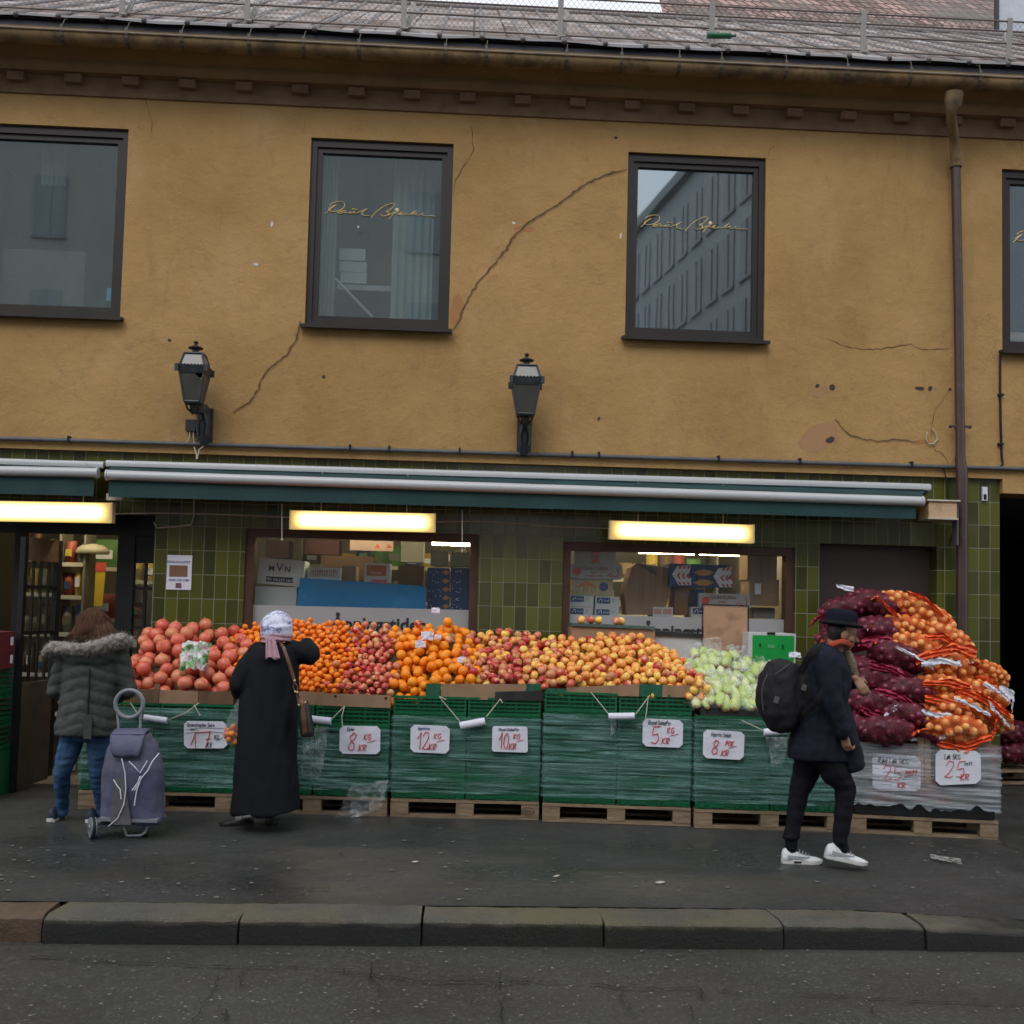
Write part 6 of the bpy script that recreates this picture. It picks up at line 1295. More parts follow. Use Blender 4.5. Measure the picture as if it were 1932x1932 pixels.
for (u, v, lab) in ((1074, 1123, 'small white carton with a dark blue label, upper left of four at the window corner'), (1123, 1126, 'small white carton with a dark blue label, upper right of four'), (1073, 1146, 'small white carton with a dark blue label, lower left of four'), (1122, 1148, 'small white carton with a dark blue label, lower right of four'), (1304, 1146, 'small white carton with a dark blue label, half hidden by the brown board')):
    o = carton('label_carton', u, v, u+46, v+21, GY_, .3, W_, lab, group='small white cartons with blue labels'); mark(o, u+3, v+2, u+28, v+12, M['blueprint']); m = MB(); m.tube([at(a, b, GY_-.006) for a, b in ((u+6, v+10), (u+9, v+5), (u+12, v+4), (u+13, v+10))], .004, 5); part('emblem', m, M['paper'], o); word(o, 'food', u+21, v+9, .028, M['paper']); mark(o, u+32, v+4, u+37, v+6, gr_); mark(o, u+32, v+8, u+36, v+10, gr_)
m = MB(); pts = [(1182, 1160), (1178, 1120), (1192, 1070), (1202, 1062), (1262, 1072), (1272, 1078), (1268, 1100), (1262, 1130), (1250, 1160)]; q = [at(u, v, GY_+.05) for u, v in pts]; n = len(q); m.add(q+[p+V((0, .3, 0)) for p in q], [tuple(range(n))]+[(i, n+i, n+(i+1) % n, (i+1) % n) for i in range(n)]); o = solo('folded_carton', m, M['card'], 'large crumpled brown carton in the middle of the right window', 'box')
m = MB(); q = [at(u, v, GY_+.045) for u, v in ((1202, 1064), (1222, 1078), (1240, 1086), (1230, 1068))]; m.add(q, [(0, 1, 2, 3)]); part('flap', m, M['card_dk'], o)
o = carton('banner_carton', 1262, 1066, 1372, 1106, GY_, .3, M['blueprint'], 'dark blue carton with red and white arrows and two gold lozenges')
for u, fl in ((1268, 0), (1350, 1)):
    for pl in ([(u+0, 1083), (u+10, 1068), (u+44-8, 1066), (u+33, 1080), (u+26, 1088), (u+36, 1090), (u+36, 1104), (u+12, 1104)],):
        pl = [(min(a, 1395) if not fl else a-4, b+(4 if fl else 0)) for a, b in pl]; mark(o, 0, 0, 0, 0, M['paper'], 'white_arrow', pl)
    for k in range(3): c0_ = u+9+k*9; c_ = V(o['_c']); m = MB(); Y = c_.y-.008; e = 4 if fl else 0; m.add([at(a, b, Y) for a, b in ((c0_, 1086+e), (c0_+5, 1080+e), (c0_+7, 1082+e), (c0_+4, 1086+e), (c0_+7, 1091+e), (c0_+5, 1093+e))], [tuple(range(6))]); part('red_chevron', m, M['redprint'], o)
    for k in range(3): m = MB(); Y = V(o['_c']).y-.008; e = 4 if fl else 0; m.add([at(a, b, Y) for a, b in ((u+12+k*8, 1073+e), (u+15+k*8, 1067+e), (u+19+k*8, 1067+e), (u+16+k*8, 1073+e))], [(0, 1, 2, 3)]); part('red_stripe', m, M['redprint'], o); m = MB(); m.add([at(a, b, Y) for a, b in ((u+14+k*8, 1103+e), (u+11+k*8, 1098+e), (u+15+k*8, 1098+e), (u+18+k*8, 1103+e))], [(0, 1, 2, 3)]); part('red_stripe', m, M['redprint'], o)
for v in (1080, 1100-1): m = MB(); m.add([at(a, b, GY_-.008) for a, b in ((1308, v), (1318, v-4), (1328, v-6), (1338, v-4), (1348, v), (1338, v+5), (1328, v+7), (1318, v+5))], [tuple(range(8))]); part('gold_lozenge', m, flat('gold_print', (.5, .25, .06)) if 'gold_print' not in bpy.data.materials else bpy.data.materials['gold_print'], o); word(o, 'SUNRIVER', 1328, v+3, .034, M['redprint'], bold=.0008)
o = carton('dark_blue_carton', 1310, 1112, 1328, 1145, GY_+.03, .3, M['blueprint'], 'dark blue carton under the arrow carton')
uzun(1318, 1121, 'grey carton printed with a red disc, above the tall brown board')
o = carton('tall_carton', 1410, 1046, 1466, 1094, GY_+.04, .3, M['card'], 'tall brown carton, upper one at the right side of the window'); o = carton('tall_carton', 1413, 1094, 1470, 1142, GY_+.02, .3, M['card'], 'tall brown carton with a torn white label, lower one at the right'); mark(o, 1424, 1101, 1436, 1121, M['paper'])
o = carton('bowl', 1422, 1147, 1462, 1166, GY_+.1, .2, flat('grey_tub', (.2, .2, .19)), 'grey plastic tub under the tall brown cartons', cat='tub')
o = carton('red_print_carton', 1232, 1146, 1270, 1164, GY_, .3, W_, 'small white carton with red print on the ledge of the right window'); mark(o, 1234, 1149, 1247, 1158, flat('pale_red', (.55, .25, .22))); mark(o, 1251, 1149, 1267, 1158, bpy.data.materials['pale_red'])
carton('brown_carton', 1272, 1108, 1298, 1160, GY_+.1, .3, M['card'], 'narrow brown carton left of the dark blue carton')
random.seed(77)
gc = [flat('goods_brown', (.10, .06, .035)), flat('goods_olive', (.12, .11, .05)), flat('goods_red', (.25, .05, .03)), flat('goods_tan', (.26, .19, .10)), flat('goods_grey', (.16, .16, .15)), flat('goods_yellow', (.45, .32, .06)), flat('goods_green', (.08, .20, .05)), flat('goods_blue', (.03, .05, .12))]
def shelf(x0, x1, y, zs, lab, gm, dens=.11, seed=0, hmax=.26, prefer=None):
    rs = random.Random(seed); o = thing('shelf', lab, 'shelf', ((x0+x1)/2, y, 0), 'shelves inside the shop')
    part('upright', MB().bx(x0-.02, x0, y, y+.3, 0, max(zs)+.3), gm, o); part('upright', MB().bx(x1, x1+.02, y, y+.3, 0, max(zs)+.3), gm, o)
    for z in zs: part('shelf_board', MB().bx(x0, x1, y, y+.3, z-.025, z), gm, o); part('price_rail', MB().bx(x0, x1, y-.008, y-.002, z-.035, z+.005), flat('price_rail', (.5, .48, .4)) if 'price_rail' not in bpy.data.materials else bpy.data.materials['price_rail'], o)
    n = 0
    for zi, z in enumerate(zs):
        x = x0+.01
        while x < x1-.07:
            w = rs.uniform(.8, 1.25)*dens; h = rs.uniform(.5, 1)*hmax; mt = rs.choice(prefer[zi % len(prefer)]) if prefer else rs.choice(gc)
            m = MB(); P = []
            for i in range(5):     # a puffed packet with a crimped top
                q = i/4; hh = h*q; ww = w/2*(.94-.12*(q-.5)**2); dd = .05*math.sin(math.pi*min(.97, .15+q*.8)); P.append([V((x+w/2+ww*c_, y+.08+dd*s_, z+hh)) for c_, s_ in ((-1, 0), (-.6, -1), (0, -1.25), (.6, -1), (1, 0), (.6, 1), (-.6, 1), (-1, 0))])
            m.grid(P); it = solo('goods_packet', m, mt, f'{mt.name.split("_")[1]} packet on {lab}', 'packet', 'packets on '+lab, 60); lm = gc[(n*3+5) % 8] if rs.random() < .7 else M['paper']
            q = MB(); q.quad((x+w*.22, y+.08-.068, z+h*.3), (x+w*.78, y+.08-.068, z+h*.3), (x+w*.78, y+.08-.068, z+h*.62), (x+w*.22, y+.08-.068, z+h*.62)); part('packet_label', q, lm, it); n += 1
            x += w+rs.uniform(.003, .02)
    return o
shf = flat('shelf_metal', (.20, .19, .16), .4)
shelf(-1.8, .05, TY+2.6, (.9, 1.3, 1.7, 2.1), 'the deep shelf behind the left shop window', shf, .16, 3)
shelf(1.1, 2.9, TY+2.2, (1.2, 1.62, 2.02), 'the deep shelf behind the right shop window', shf, .15, 4, .30)
for k, (u0, v0, u1, Y, lab) in enumerate(((1205, 1040, 1310, TY+1.5, 'lit ceiling tube seen through the right window, left one'), (1320, 1043, 1400, TY+1.5, 'lit ceiling tube seen through the right window, right one'), (815, 1024, 886, TY+1.4, 'lit ceiling tube seen through the left window by the blue cartons'))):
    a, b = at(u0, v0, Y), at(u1, v0+3, Y); o = solo('ceiling_tube', MB().tube([a, b], .022, 8), M['warmlamp'], lab, 'light', 'lit ceiling tubes in the shop', 60); part('tube_housing', MB().box((a+b)/2+V((0, 0, .045)), (b.x-a.x+.05, .09, .03)), M['white'], o)
for k, (x, y, lab) in enumerate(((-1.0, TY+.75, 'lit ceiling tube in the shop above the left window room'), (-3.7, TY+.55, 'lit ceiling tube inside the entrance'), (2.0, TY+.8, 'lit ceiling tube in the shop above the right window room'))):  # tubes added out of view to brighten the goods inside
    o = solo('ceiling_tube', MB().tube([(x-.6, y, 2.62), (x+.6, y, 2.62)], .022, 8), M['warmlamp'], lab, 'light', 'lit ceiling tubes in the shop', 60); part('tube_housing', MB().box((x, y, 2.67), (1.25, .09, .04)), M['white'], o)
# ================================================================= ENTRANCE AT THE LEFT
EY_ = TY+.12; m = MB()
def post(u0, u1, Y, mat, nm, z0=0, z1=2.42, par=None, d=.07):
    a, b = at(u0, 1300, Y).x, at(u1, 1300, Y).x; return part(nm, MB().bx(a, b, Y, Y+d, z0, z1), mat, par or B)
ent = part('entrance_frame', MB().bx(-5.9, -2.74, EY_, EY_+.08, 2.24, 2.43), M['black'], B)
post(210, 242, EY_, M['black'], 'door_post', par=ent); post(283, 294, EY_, M['black'], 'door_post', par=ent); post(14, 34, EY_, M['black'], 'door_post', par=ent); post(-60, -30, EY_, M['black'], 'door_post', par=ent)
a, b = at(242, 1300, EY_).x, at(283, 1300, EY_).x
sw = part('side_window', MB().bx(a, b, EY_+.02, EY_+.06, 0, .55), M['black'], ent)
for v in (1110, 1185, 1250): z = at(262, v, EY_).z; part('glazing_bar', MB().bx(a, b, EY_+.02, EY_+.05, z-.015, z+.015), M['black'], sw)
x = at(268, 1200, EY_).x; part('glazing_bar', MB().bx(x-.012, x+.012, EY_+.018, EY_+.048, .55, 2.24), M['black'], sw); part('glass_pane', MB().quad((a, EY_+.04, .55), (b, EY_+.04, .55), (b, EY_+.04, 2.24), (a, EY_+.04, 2.24)), M['shoppane'], sw)
z = at(262, 1062, EY_).z; part('head_panel', MB().bx(a, b, EY_+.02, EY_+.06, z, 2.24), M['black'], sw)
# door leaf standing open towards the street
h0, h1 = at(34, 1400, 9.55), at(103, 1400, 9.05); h0 = gnd(20, 1423) if 0 else V((at(37, 1300, 9.6).x, 9.62, 0)); h1 = V((at(104, 1300, 9.0).x, 9.02, 0)); h1 = V((at(100, 1330, 9.95).x, 9.95, 0)); h0 = V((at(28, 1330, 9.3).x, 9.3, 0))
dv = (h1-h0); dl = dv.length; dn = dv.normalized(); da = math.atan2(dn.y, dn.x); DT = 2.18
DO = thing('shop_door', 'open glazed door with vertical bars and a worn brown lower panel', 'door', h0)
def dbox(s0_, s1_, z0, z1, th=.045): c = h0+dn*((s0_+s1_)/2)*dl; return MB().box((c.x, c.y, (z0+z1)/2), ((s1_-s0_)*dl, th, z1-z0), rotz(da))
part('stile', dbox(0, .08, 0, DT), M['black'], DO); part('stile', dbox(.88, 1, .05, DT), M['black'], DO); part('top_rail', dbox(.10, .88, DT-.20, DT), M['card_dk'], DO)
kp = part('kick_panel', dbox(.10, .88, .03, .92), plain('worn_door_panel', (.085, .062, .042), .6, .25, 4, dirt=((.03, .03, .025), 5, .5, .6)), DO)
part('glass_pane', dbox(.10, .88, .92, DT-.20, .006), M['shoppane'], DO)
for s in (.30, .50, .70): part('bar', dbox(s-.014, s+.014, .93, DT-.20, .02), M['black'], DO)
for z in (1.35, 1.75): part('bar', dbox(.10, .88, z-.015, z+.015, .02), M['black'], DO)
# shelves and goods inside
shelf(at(108, 1200, TY+.9).x, at(150, 1200, TY+.9).x, TY+.9, (.55, .95, 1.32, 1.68, 2.0), 'the packet shelf just inside the entrance', shf, .095, 8, .30, [[gc[6], gc[5]], [gc[3], gc[0]], [gc[7], gc[4]], [gc[2], gc[5]], [gc[4], gc[2]]])
shelf(at(158, 1200, TY+1.6).x, at(240, 1200, TY+1.6).x, TY+1.6, (.9, 1.45, 1.98), 'the pale shelf at the back of the entrance', flat('pale_shelf', (.40, .36, .27)), .26, 9, .30, [[gc[3], gc[5]], [gc[2], gc[5]], [gc[6], gc[5]]])
shelf(at(20, 1200, TY+1.2).x, at(100, 1200, TY+1.2).x, TY+1.25, (.5, .9, 1.3, 1.7, 2.05), 'the shelf seen through the barred door', shf, .10, 11, .30)
shelf(at(236, 1200, TY+1.4).x, at(300, 1200, TY+1.4).x, TY+1.4, (.7, 1.1, 1.85), 'the shelf seen through the side window', shf, .13, 12, .28, [[gc[4], gc[3]], [gc[0], gc[3]], [gc[5], gc[2]]])
m = MB(); a, b = at(181, 1352/1.0-300, TY+.88), at(195, 1180, TY+.88); a = at(181, 1061, TY+.85); b = at(193, 1144, TY+.85); m.quad((a.x, TY+.85, b.z), (b.x, TY+.85, b.z), (b.x+.02, TY+.85, a.z), (a.x, TY+.85, a.z)); o = solo('yellow_banner', m, flat('yellow_banner', (.62, .44, .03)), 'narrow yellow hanging banner with a red head inside the entrance', 'banner')
m = MB(); m.quad((a.x, TY+.846, a.z-.09), (b.x+.02, TY+.846, a.z-.09), (b.x+.02, TY+.846, a.z), (a.x, TY+.846, a.z)); part('red_head', m, M['redprint'], o)
m = MB(); p = at(175, 1045, TY+1.0); m.lathe([(.02, .10), (.10, .085), (.15, .05), (.16, .02), (.15, .0)], p, 16); solo('hanging_basket', m, flat('pale_basket', (.35, .33, .25)), 'pale round hanging bag near the ceiling inside the entrance', 'basket', None, 60)
# red and green crates at the left edge
RC = flat('red_carton', (.12, .014, .02))
for k, (v0, v1) in enumerate(((1193, 1228), (1229, 1262))):
    a, b = at(-80, v1, 8.95), at(0-k*1, v0, 8.95); m = MB(); m.bx(a.x, b.x, 8.95, 9.25, a.z, b.z); o = solo('red_carton', m, RC, ['upper dark red carton at the left edge, above the green crates', 'lower dark red carton at the left edge, resting on the green crates'][k], 'box', 'red cartons at the left edge'); part('white_tag', MB().box((b.x+.001, 9.19, (a.z+b.z)/2), (.004, .05, .07)), M['paper'], o)
cz = [at(5, v, 8.95).z for v in (1262, 1316, 1370, 1426)]; me = make_crate(cz[0]-cz[1]-.002)
for k in range(3): o = bpy.data.objects.new('crate', me); C.objects.link(o); o.location = (at(-10, 1330, 8.95).x-.30, 8.95, cz[k+1]-(cz[3]-0)*0); props(o, ['upper green crate of the pile at the left edge, below the red cartons', 'middle green crate of the pile at the left edge', 'bottom green crate of the pile at the left edge'][k], 'crate', 'green crates at the left edge')
m = MB(); m.bx(at(-10, 1330, 8.95).x-.6, at(-10, 1330, 8.95).x, 8.96, 9.34, 0, max(.01, cz[3])); solo('crate', m, M['crate'], 'low green tray under the crates at the left edge', 'crate')
# poster
a, b = at(313, 1112, TY-.01), at(363, 1048, TY-.01); m = MB(); m.quad((a.x, TY-.008, a.z), (b.x, TY-.010, a.z), (b.x, TY-.010, b.z), (a.x, TY-.006, b.z)); po = solo('poster', m, M['paper'], 'white paper notice with a brown food picture on the olive tiles', 'poster')
def pq(u0, v0, u1, v1, mt, nm): a, b = at(u0, v1, TY-.014), at(u1, v0, TY-.014); return part(nm, MB().quad((a.x, TY-.014, a.z), (b.x, TY-.014, a.z), (b.x, TY-.014, b.z), (a.x, TY-.014, b.z)), mt, po)
pq(319, 1067, 354, 1087, flat('food_photo', (.20, .10, .06)), 'picture'); pq(331, 1100, 342, 1109, flat('small_photo', (.16, .08, .10)), 'picture')
text_mesh('FERSK KVALITET', .028, flat('lilac_ink', (.20, .20, .42)), at(337, 1062, TY-.014), face(), parent=po); text_mesh('SPØR OSS HER', .028, bpy.data.materials['lilac_ink'], at(337, 1096, TY-.014), face(), parent=po)
# things in the upper rooms
for k, (u0, v0, u1, v1, Y, mt, lab) in enumerate(((0, 475, 162, 575, YW+.25, flat('dark_screen_back', (.07, .065, .06)), 'dark flat board standing inside the left upper window'), (640, 470, 690, 490, YW+.5, W_, 'white box on the upper room shelf, top one'), (640, 495, 692, 512, YW+.5, W_, 'white box on the upper room shelf, second one'), (642, 515, 692, 533, YW+.5, W_, 'white box on the upper room shelf, third one'), (636, 540, 742, 546, YW+.45, gr_, 'thin grey shelf inside the middle upper window'), (695, 395, 742, 538, YW+.8, M['card_dk'], 'brown panel inside the middle upper window'), (1905, 628, 1940, 642, YW+.3, flat('pale_cloth', (.5, .35, .3)), 'pale cloth lying inside the right upper window'))):
    carton('upper_room_item', u0, v0, u1, v1, Y, .06 if k in (0, 4, 5) else .2, mt, lab, cat='room item')
m = MB(); m.tube([at(u, v, YW+.2) for u, v in ((632, 525), (702, 598))], .012, 5); solo('diagonal_bar', m, M['white'], 'thin diagonal bar inside the middle upper window', 'bar')
for k, (u0, u1, v0, v1) in enumerate(((745, 822, 300, 604), (604, 640, 300, 604), (80, 128, 262, 350))):  # pale sheets added to imitate streaky reflections in the panes
    m = MB(); P = []
    for i in range(25):
        a, b = at(u0+(u1-u0)*i/24, v0, YW+.35), at(u0+(u1-u0)*i/24, v1, YW+.35); P.append([V((a.x, YW+.35+.02*math.sin(i*1.4+j*.2), a.z*(1-j/6)+b.z*j/6)) for j in range(7)])
    m.grid(P); solo('curtain', m, flat('greenish_curtain', (.26, .32, .31)) if k == 0 else bpy.data.materials['greenish_curtain'], ['pale green-grey curtain at the right inside the middle upper window', 'narrow pale curtain edge at the left inside the middle upper window', 'short pale curtain high inside the left upper window'][k], 'curtain', None, 180)
m = MB(); p = at(204, 555, YW+.055); m.quad((p.x-.02, YW+.076, p.z-.06), (p.x+.02, YW+.076, p.z-.06), (p.x+.02, YW+.076, p.z+.06), (p.x-.02, YW+.076, p.z+.06)); solo('sticker', m, flat('window_sticker', (.08, .2, .3)), 'small blue sticker low on the left upper window', 'sticker')
# ================================================================= PRICE SIGNS
G = {  # stroke letters on a 4 x 6 box
'A': [[(0,0),(2,6),(4,0)],[(1,2.2),(3.2,2.2)]], 'E': [[(3.6,6),(.2,6),(0,0),(3.4,0)],[(0,3),(2.8,3)]], 'G': [[(3.8,5),(2.4,6),(.6,5),(0,3),(.6,.8),(2.2,0),(3.8,.8),(3.8,2.6),(2.4,2.6)]], 'H': [[(0,6),(0,0)],[(3.6,6),(3.6,0)],[(0,3),(3.6,3)]],
'K': [[(0,6),(.1,0)],[(3.6,6),(.2,2.8),(3.8,0)]], 'L': [[(.4,6),(0,0),(3,0)]], 'P': [[(0,0),(.4,6),(3,5.8),(3.6,4.6),(2.8,3.2),(.2,3)]], 'R': [[(0,0),(.4,6),(3,5.8),(3.6,4.6),(2.8,3.3),(.2,3),(3.8,0)]], 'S': [[(3.6,5.2),(2,6),(.4,5),(1,3.6),(3,2.6),(3.4,1.2),(2,0),(0,.8)]], 'O': [[(2,6),(.4,5),(0,3),(.6,.8),(2,0),(3.4,.8),(3.8,3),(3.2,5.2),(2,6)]],
'a': [[(3,3.6),(1.4,4),(.2,2.6),(.3,.8),(1.4,0),(2.8,1),(3.1,3.8),(3.2,0)]], 'd': [[(3,3),(1.4,3.8),(.2,2.4),(.3,.6),(1.4,0),(2.8,1),(3.3,6),(3.3,0)]], 'e': [[(.3,2.2),(3,2.4),(2.4,3.8),(1,3.8),(.1,2),(.8,.2),(3,.4)]], 'g': [[(3,3.6),(1.4,4),(.2,2.6),(.6,1),(2.8,1.4),(3,3.8),(2.8,-1.2),(1,-1.8)]], 'i': [[(1,3.8),(1,0)],[(1,5.2),(1.1,5.3)]], 'j': [[(1.4,3.8),(1.2,-1.2),(0,-1.6)],[(1.4,5.2),(1.5,5.3)]], 'k': [[(0,6),(0,0)],[(2.6,3.8),(.1,1.8),(2.8,0)]], 'l': [[(.8,6),(.7,0)]],
'n': [[(.2,3.8),(.2,0)],[(.2,2.6),(1.4,3.9),(2.6,3),(2.8,0)]], 'ø': [[(1.5,3.8),(.2,2.8),(.2,.8),(1.5,0),(2.8,.9),(2.8,2.8),(1.5,3.8)],[(2.9,4.4),(.1,-.6)]], 'o': [[(1.5,3.8),(.2,2.8),(.2,.8),(1.5,0),(2.8,.9),(2.8,2.8),(1.5,3.8)]], 'p': [[(.2,3.8),(.1,-2)],[(.2,2.8),(1.6,3.8),(2.8,2.4),(1.8,.4),(.2,.8)]], 'r': [[(.2,3.8),(.2,0)],[(.2,2.4),(1.2,3.6),(2.4,3.6)]], 's': [[(2.6,3.4),(1,3.8),(.6,2.6),(2.4,1.6),(2.2,.2),(.1,.2)]], 't': [[(1.4,5.6),(1.2,.4),(2.6,.2)],[(0,4),(2.8,4)]], 'u': [[(.1,3.8),(.3,.4),(1.8,0),(2.8,1.2)],[(2.9,3.8),(2.9,0)]], 'y': [[(.1,3.8),(1.5,1)],[(3,3.8),(1.2,-2),(.2,-1.8)]], 'v': [[(0,3.8),(1.4,0),(3,3.8)]], 'f': [[(3,5.6),(1.8,6),(1.2,4.6),(1,0)],[(0,3.4),(2.6,3.4)]],
'4': [[(1,6),(.2,2.4),(3,2.6)],[(2.4,4.6),(2.2,0)]], '1': [[(0,3.4),(1.8,6),(1.7,0)]], '2': [[(0,4.4),(1,6),(2.8,5.8),(3,4),(1.4,1.6),(0,.1),(.8,.3),(2,-.2),(3.4,.5)]], '5': [[(3.2,6),(.5,5.9),(.2,3.2)],[(.3,2.9),(2.4,3.3),(3.2,1.6),(2,0),(0,.4)]], '8': [[(3,5.2),(1.8,6),(.5,5),(1,3.6),(2.6,2.2),(2.6,.6),(1.2,0),(.1,1),(.8,2.6),(2.6,3.9),(3,5.2)]], '0': [[(1.6,6),(.2,4.6),(.1,1.6),(1.2,0),(2.5,1),(2.9,4),(1.6,6)]], '7': [[(0,5.6),(3.6,6),(1.6,0)],[(1.4,3),(3.4,3.3)]], '.': [[(.2,.2),(.4,.2),(.3,.0)]], '-': [[(0,2.4),(2.6,2.5)]], '/': [[(0,-1),(1.6,5)]], '_': [[(0,0),(5,1.2)]]}
def write(m, s, x, y, h, w, pos, rad, sl_=.15, sp=1.25, jt=.12):
    k = h/6; kx = w/4*k*1.0
    for ch in s:
        if ch == ' ': x += kx*2.6; continue
        gl = G[ch]; mw = max(p[0] for st in gl for p in st)
        for st in gl: m.tube([pos(x+(p[0]+p[1]*sl_+jit(jt))*kx, y+(p[1]+jit(jt))*k) for p in st], rad, 5, flat=.6)
        x += kx*(mw+sp)
    return x
def price_sign(f, c4, lab, items, cut=.13, ly=-.02):
    """c4: image corners TL TR BR BL; items: (ink, text, x, y, height, width, line, slant) in fractions of the sheet"""
    Q = [f(*f.hit(u, v, ly)) for u, v in c4]; random.seed(int(c4[0][0]))
    L = lambda s, t_: Q[3].lerp(Q[2], s).lerp(Q[0].lerp(Q[1], s), t_); w = (Q[1]-Q[0]).length; h = (Q[0]-Q[3]).length; un = -f.uy
    m = MB(); n = 8; P = []
    for i in range(n+1):
        row = []
        for j in range(n+1):
            s, t_ = i/n, j/n; cx = cut*h/w; 
            if j == 0 and i in (0, n): s = cx*.5 if i == 0 else 1-cx*.5; t_ = cut*.5
            row.append(L(s, t_)+un*(.004*noise.noise(V((s*2.5, t_*2.5, c4[0][0])))))
        P.append(row)
    # sheet with cut corners: outline fan on a fine grid is simpler as an outline with inner ring
    e = cut; ex = cut*h/w; out = [(ex, 0), (.5, 0), (1-ex, 0), (1, e), (1, .5), (1, 1-e), (1-ex, 1), (.5, 1), (ex, 1), (0, 1-e), (0, .5), (0, e)]
    nz = lambda s, t_: un*(.006*noise.noise(V((s*2.2, t_*2.2, c4[0][0]*.3))))
    rings = [[L(.5+(s-.5)*k, .5+(t_-.5)*k)+nz(.5+(s-.5)*k, .5+(t_-.5)*k) for s, t_ in out] for k in (1, .75, .5, .25, .02)]
    vs = [p for r_ in rings for p in r_]; N = len(out); fs = [(a*N+i, a*N+(i+1) % N, (a+1)*N+(i+1) % N, (a+1)*N+i) for a in range(4) for i in range(N)]; m.add(vs, fs); m.add(rings[-1], [tuple(range(N))])
    o = solo('price_sign', m, M['paper'], lab, 'price sign', 'handwritten price signs', 180)
    for ink in sorted({i[0] for i in items}):
        m = MB()
        for (k_, s, x, y, hh, ww, r_, sl_) in items:
            if k_ != ink: continue
            pos = lambda a, b: L(a/w, b/h)+nz(a/w, b/h)+un*.0035
            if isinstance(s, list): m.tube([pos(a*w, b*h) for a, b in s], r_*1.25, 5, flat=.6)
            else: write(m, s, x*w, y*h, hh*h, ww, pos, r_*(1.35 if k_ != R_ else 1.25), sl_)
        part('handwriting', m, M[ink], o, 60)
    return o
R_, K2, Bl = 'redink', 'blackink', 'blueink'
price_sign(s0, [(347, 1360), (427, 1361), (429, 1412), (347, 1412)], 'price sign reading 17 KR on the pomegranate stack', [(K2, 'Granateplen Sure', .08, .80, .13, 2.9, .0022, .1), (K2, 'Sure 4 v', .15, .66, .07, 3.4, .0016, .2), (K2, [(.05, .69), (.4, .76), (.92, .74)], 0, 0, 0, 0, .0014, 0), (K2, [(.04, .56), (.3, .60), (.62, .62), (.95, .58)], 0, 0, 0, 0, .0014, 0),
    (R_, [(.16, .14), (.27, .56), (.275, .02)], 0, 0, 0, 0, .0042, 0), (R_, [(.28, .58), (.62, .63), (.5, .02)], 0, 0, 0, 0, .0042, 0), (R_, [(.50, .33), (.63, .36)], 0, 0, 0, 0, .0022, 0), (K2, 'KG', .71, .34, .16, 2.6, .0022, .15), (K2, [(.74, .30), (.90, .38)], 0, 0, 0, 0, .0018, 0), (K2, 'KR', .53, .04, .18, 2.6, .0024, .25)])
def std(num, unit, title, ink=K2, nx=.20, nw=3.4, ux_=.60): return [(ink, title, .18, .83, .11, 3.3, .0020, .25), (R_, num, nx, .13, .62, nw, .0042, .12), (R_, unit, ux_, .52, .20, 3.2, .0034, .2), (R_, [(ux_+.08, .42), (ux_+.28, .50)], 0, 0, 0, 0, .0022, 0), (R_, '.KR', .44, .12, .22, 3.2, .0038, .2)]
price_sign(s1, [(641, 1369), (718, 1370), (717, 1423), (640, 1422)], 'price sign reading Epler 8 KR on the stack right of the black coat', std('8', 'KG', 'Epler', K2))
price_sign(s2_, [(775, 1367), (849, 1370), (847, 1422), (774, 1419)], 'price sign reading 12 KR with a blue title', std('12', 'KG', 'Appelsin', Bl, .16, 2.6))
price_sign(s2_, [(929, 1370), (995, 1371), (996, 1420), (928, 1418)], 'price sign reading 10 KR, slightly narrower, on the same stack as the 12 kroner sign', std('10', 'KG', 'Royal Gala/Per', K2, .18, 2.4), .07)
price_sign(s3, [(1213, 1355), (1289, 1359), (1288, 1411), (1212, 1408)], 'price sign reading 5 KR on the golden apple stack', [(K2, 'Royal Gala/Per', .14, .80, .14, 2.6, .0024, .15)]+std('5', 'KG', ' ')[1:])
price_sign(s4, [(1327, 1376), (1405, 1381), (1403, 1434), (1326, 1430)], 'price sign reading 8 KR per pack on the salad stack', [(K2, 'Hjerte Salat', .20, .78, .14, 2.6, .0022, .15), (R_, '8', .20, .14, .52, 3.4, .0040, .12), (R_, 'POK', .54, .48, .17, 3.0, .0034, .2), (R_, [(.62, .40), (.82, .50)], 0, 0, 0, 0, .0022, 0), (R_, '.KR', .42, .12, .2, 3.2, .0036, .2)])
price_sign(s5, [(1646, 1421), (1737, 1427), (1737, 1493), (1646, 1491)], 'price sign reading Rød Løk 25, under film, left on the onion box', [(K2, 'Rød Løk 5KG', .12, .74, .17, 2.5, .0024, .1), (R_, '25', .22, .30, .40, 3.6, .0030, .05), (R_, 'nett', .68, .46, .16, 3.0, .0034, .2), (R_, [(.66, .40), (.88, .48)], 0, 0, 0, 0, .0022, 0), (R_, 'KR', .52, .08, .16, 3.4, .0034, .1)], .13, -.004)
price_sign(s5, [(1765, 1414), (1850, 1417), (1851, 1478), (1765, 1482)], 'price sign reading Løk 5KG 25 KR, right on the onion box', [(K2, 'Løk 5KG', .20, .74, .14, 2.5, .0022, .1), (R_, '25', .20, .22, .46, 3.4, .0032, .15), (K2, 'nett', .64, .56, .12, 2.6, .0018, .2), (R_, 'KR', .55, .12, .18, 3.2, .0036, .15)], .13, -.03)
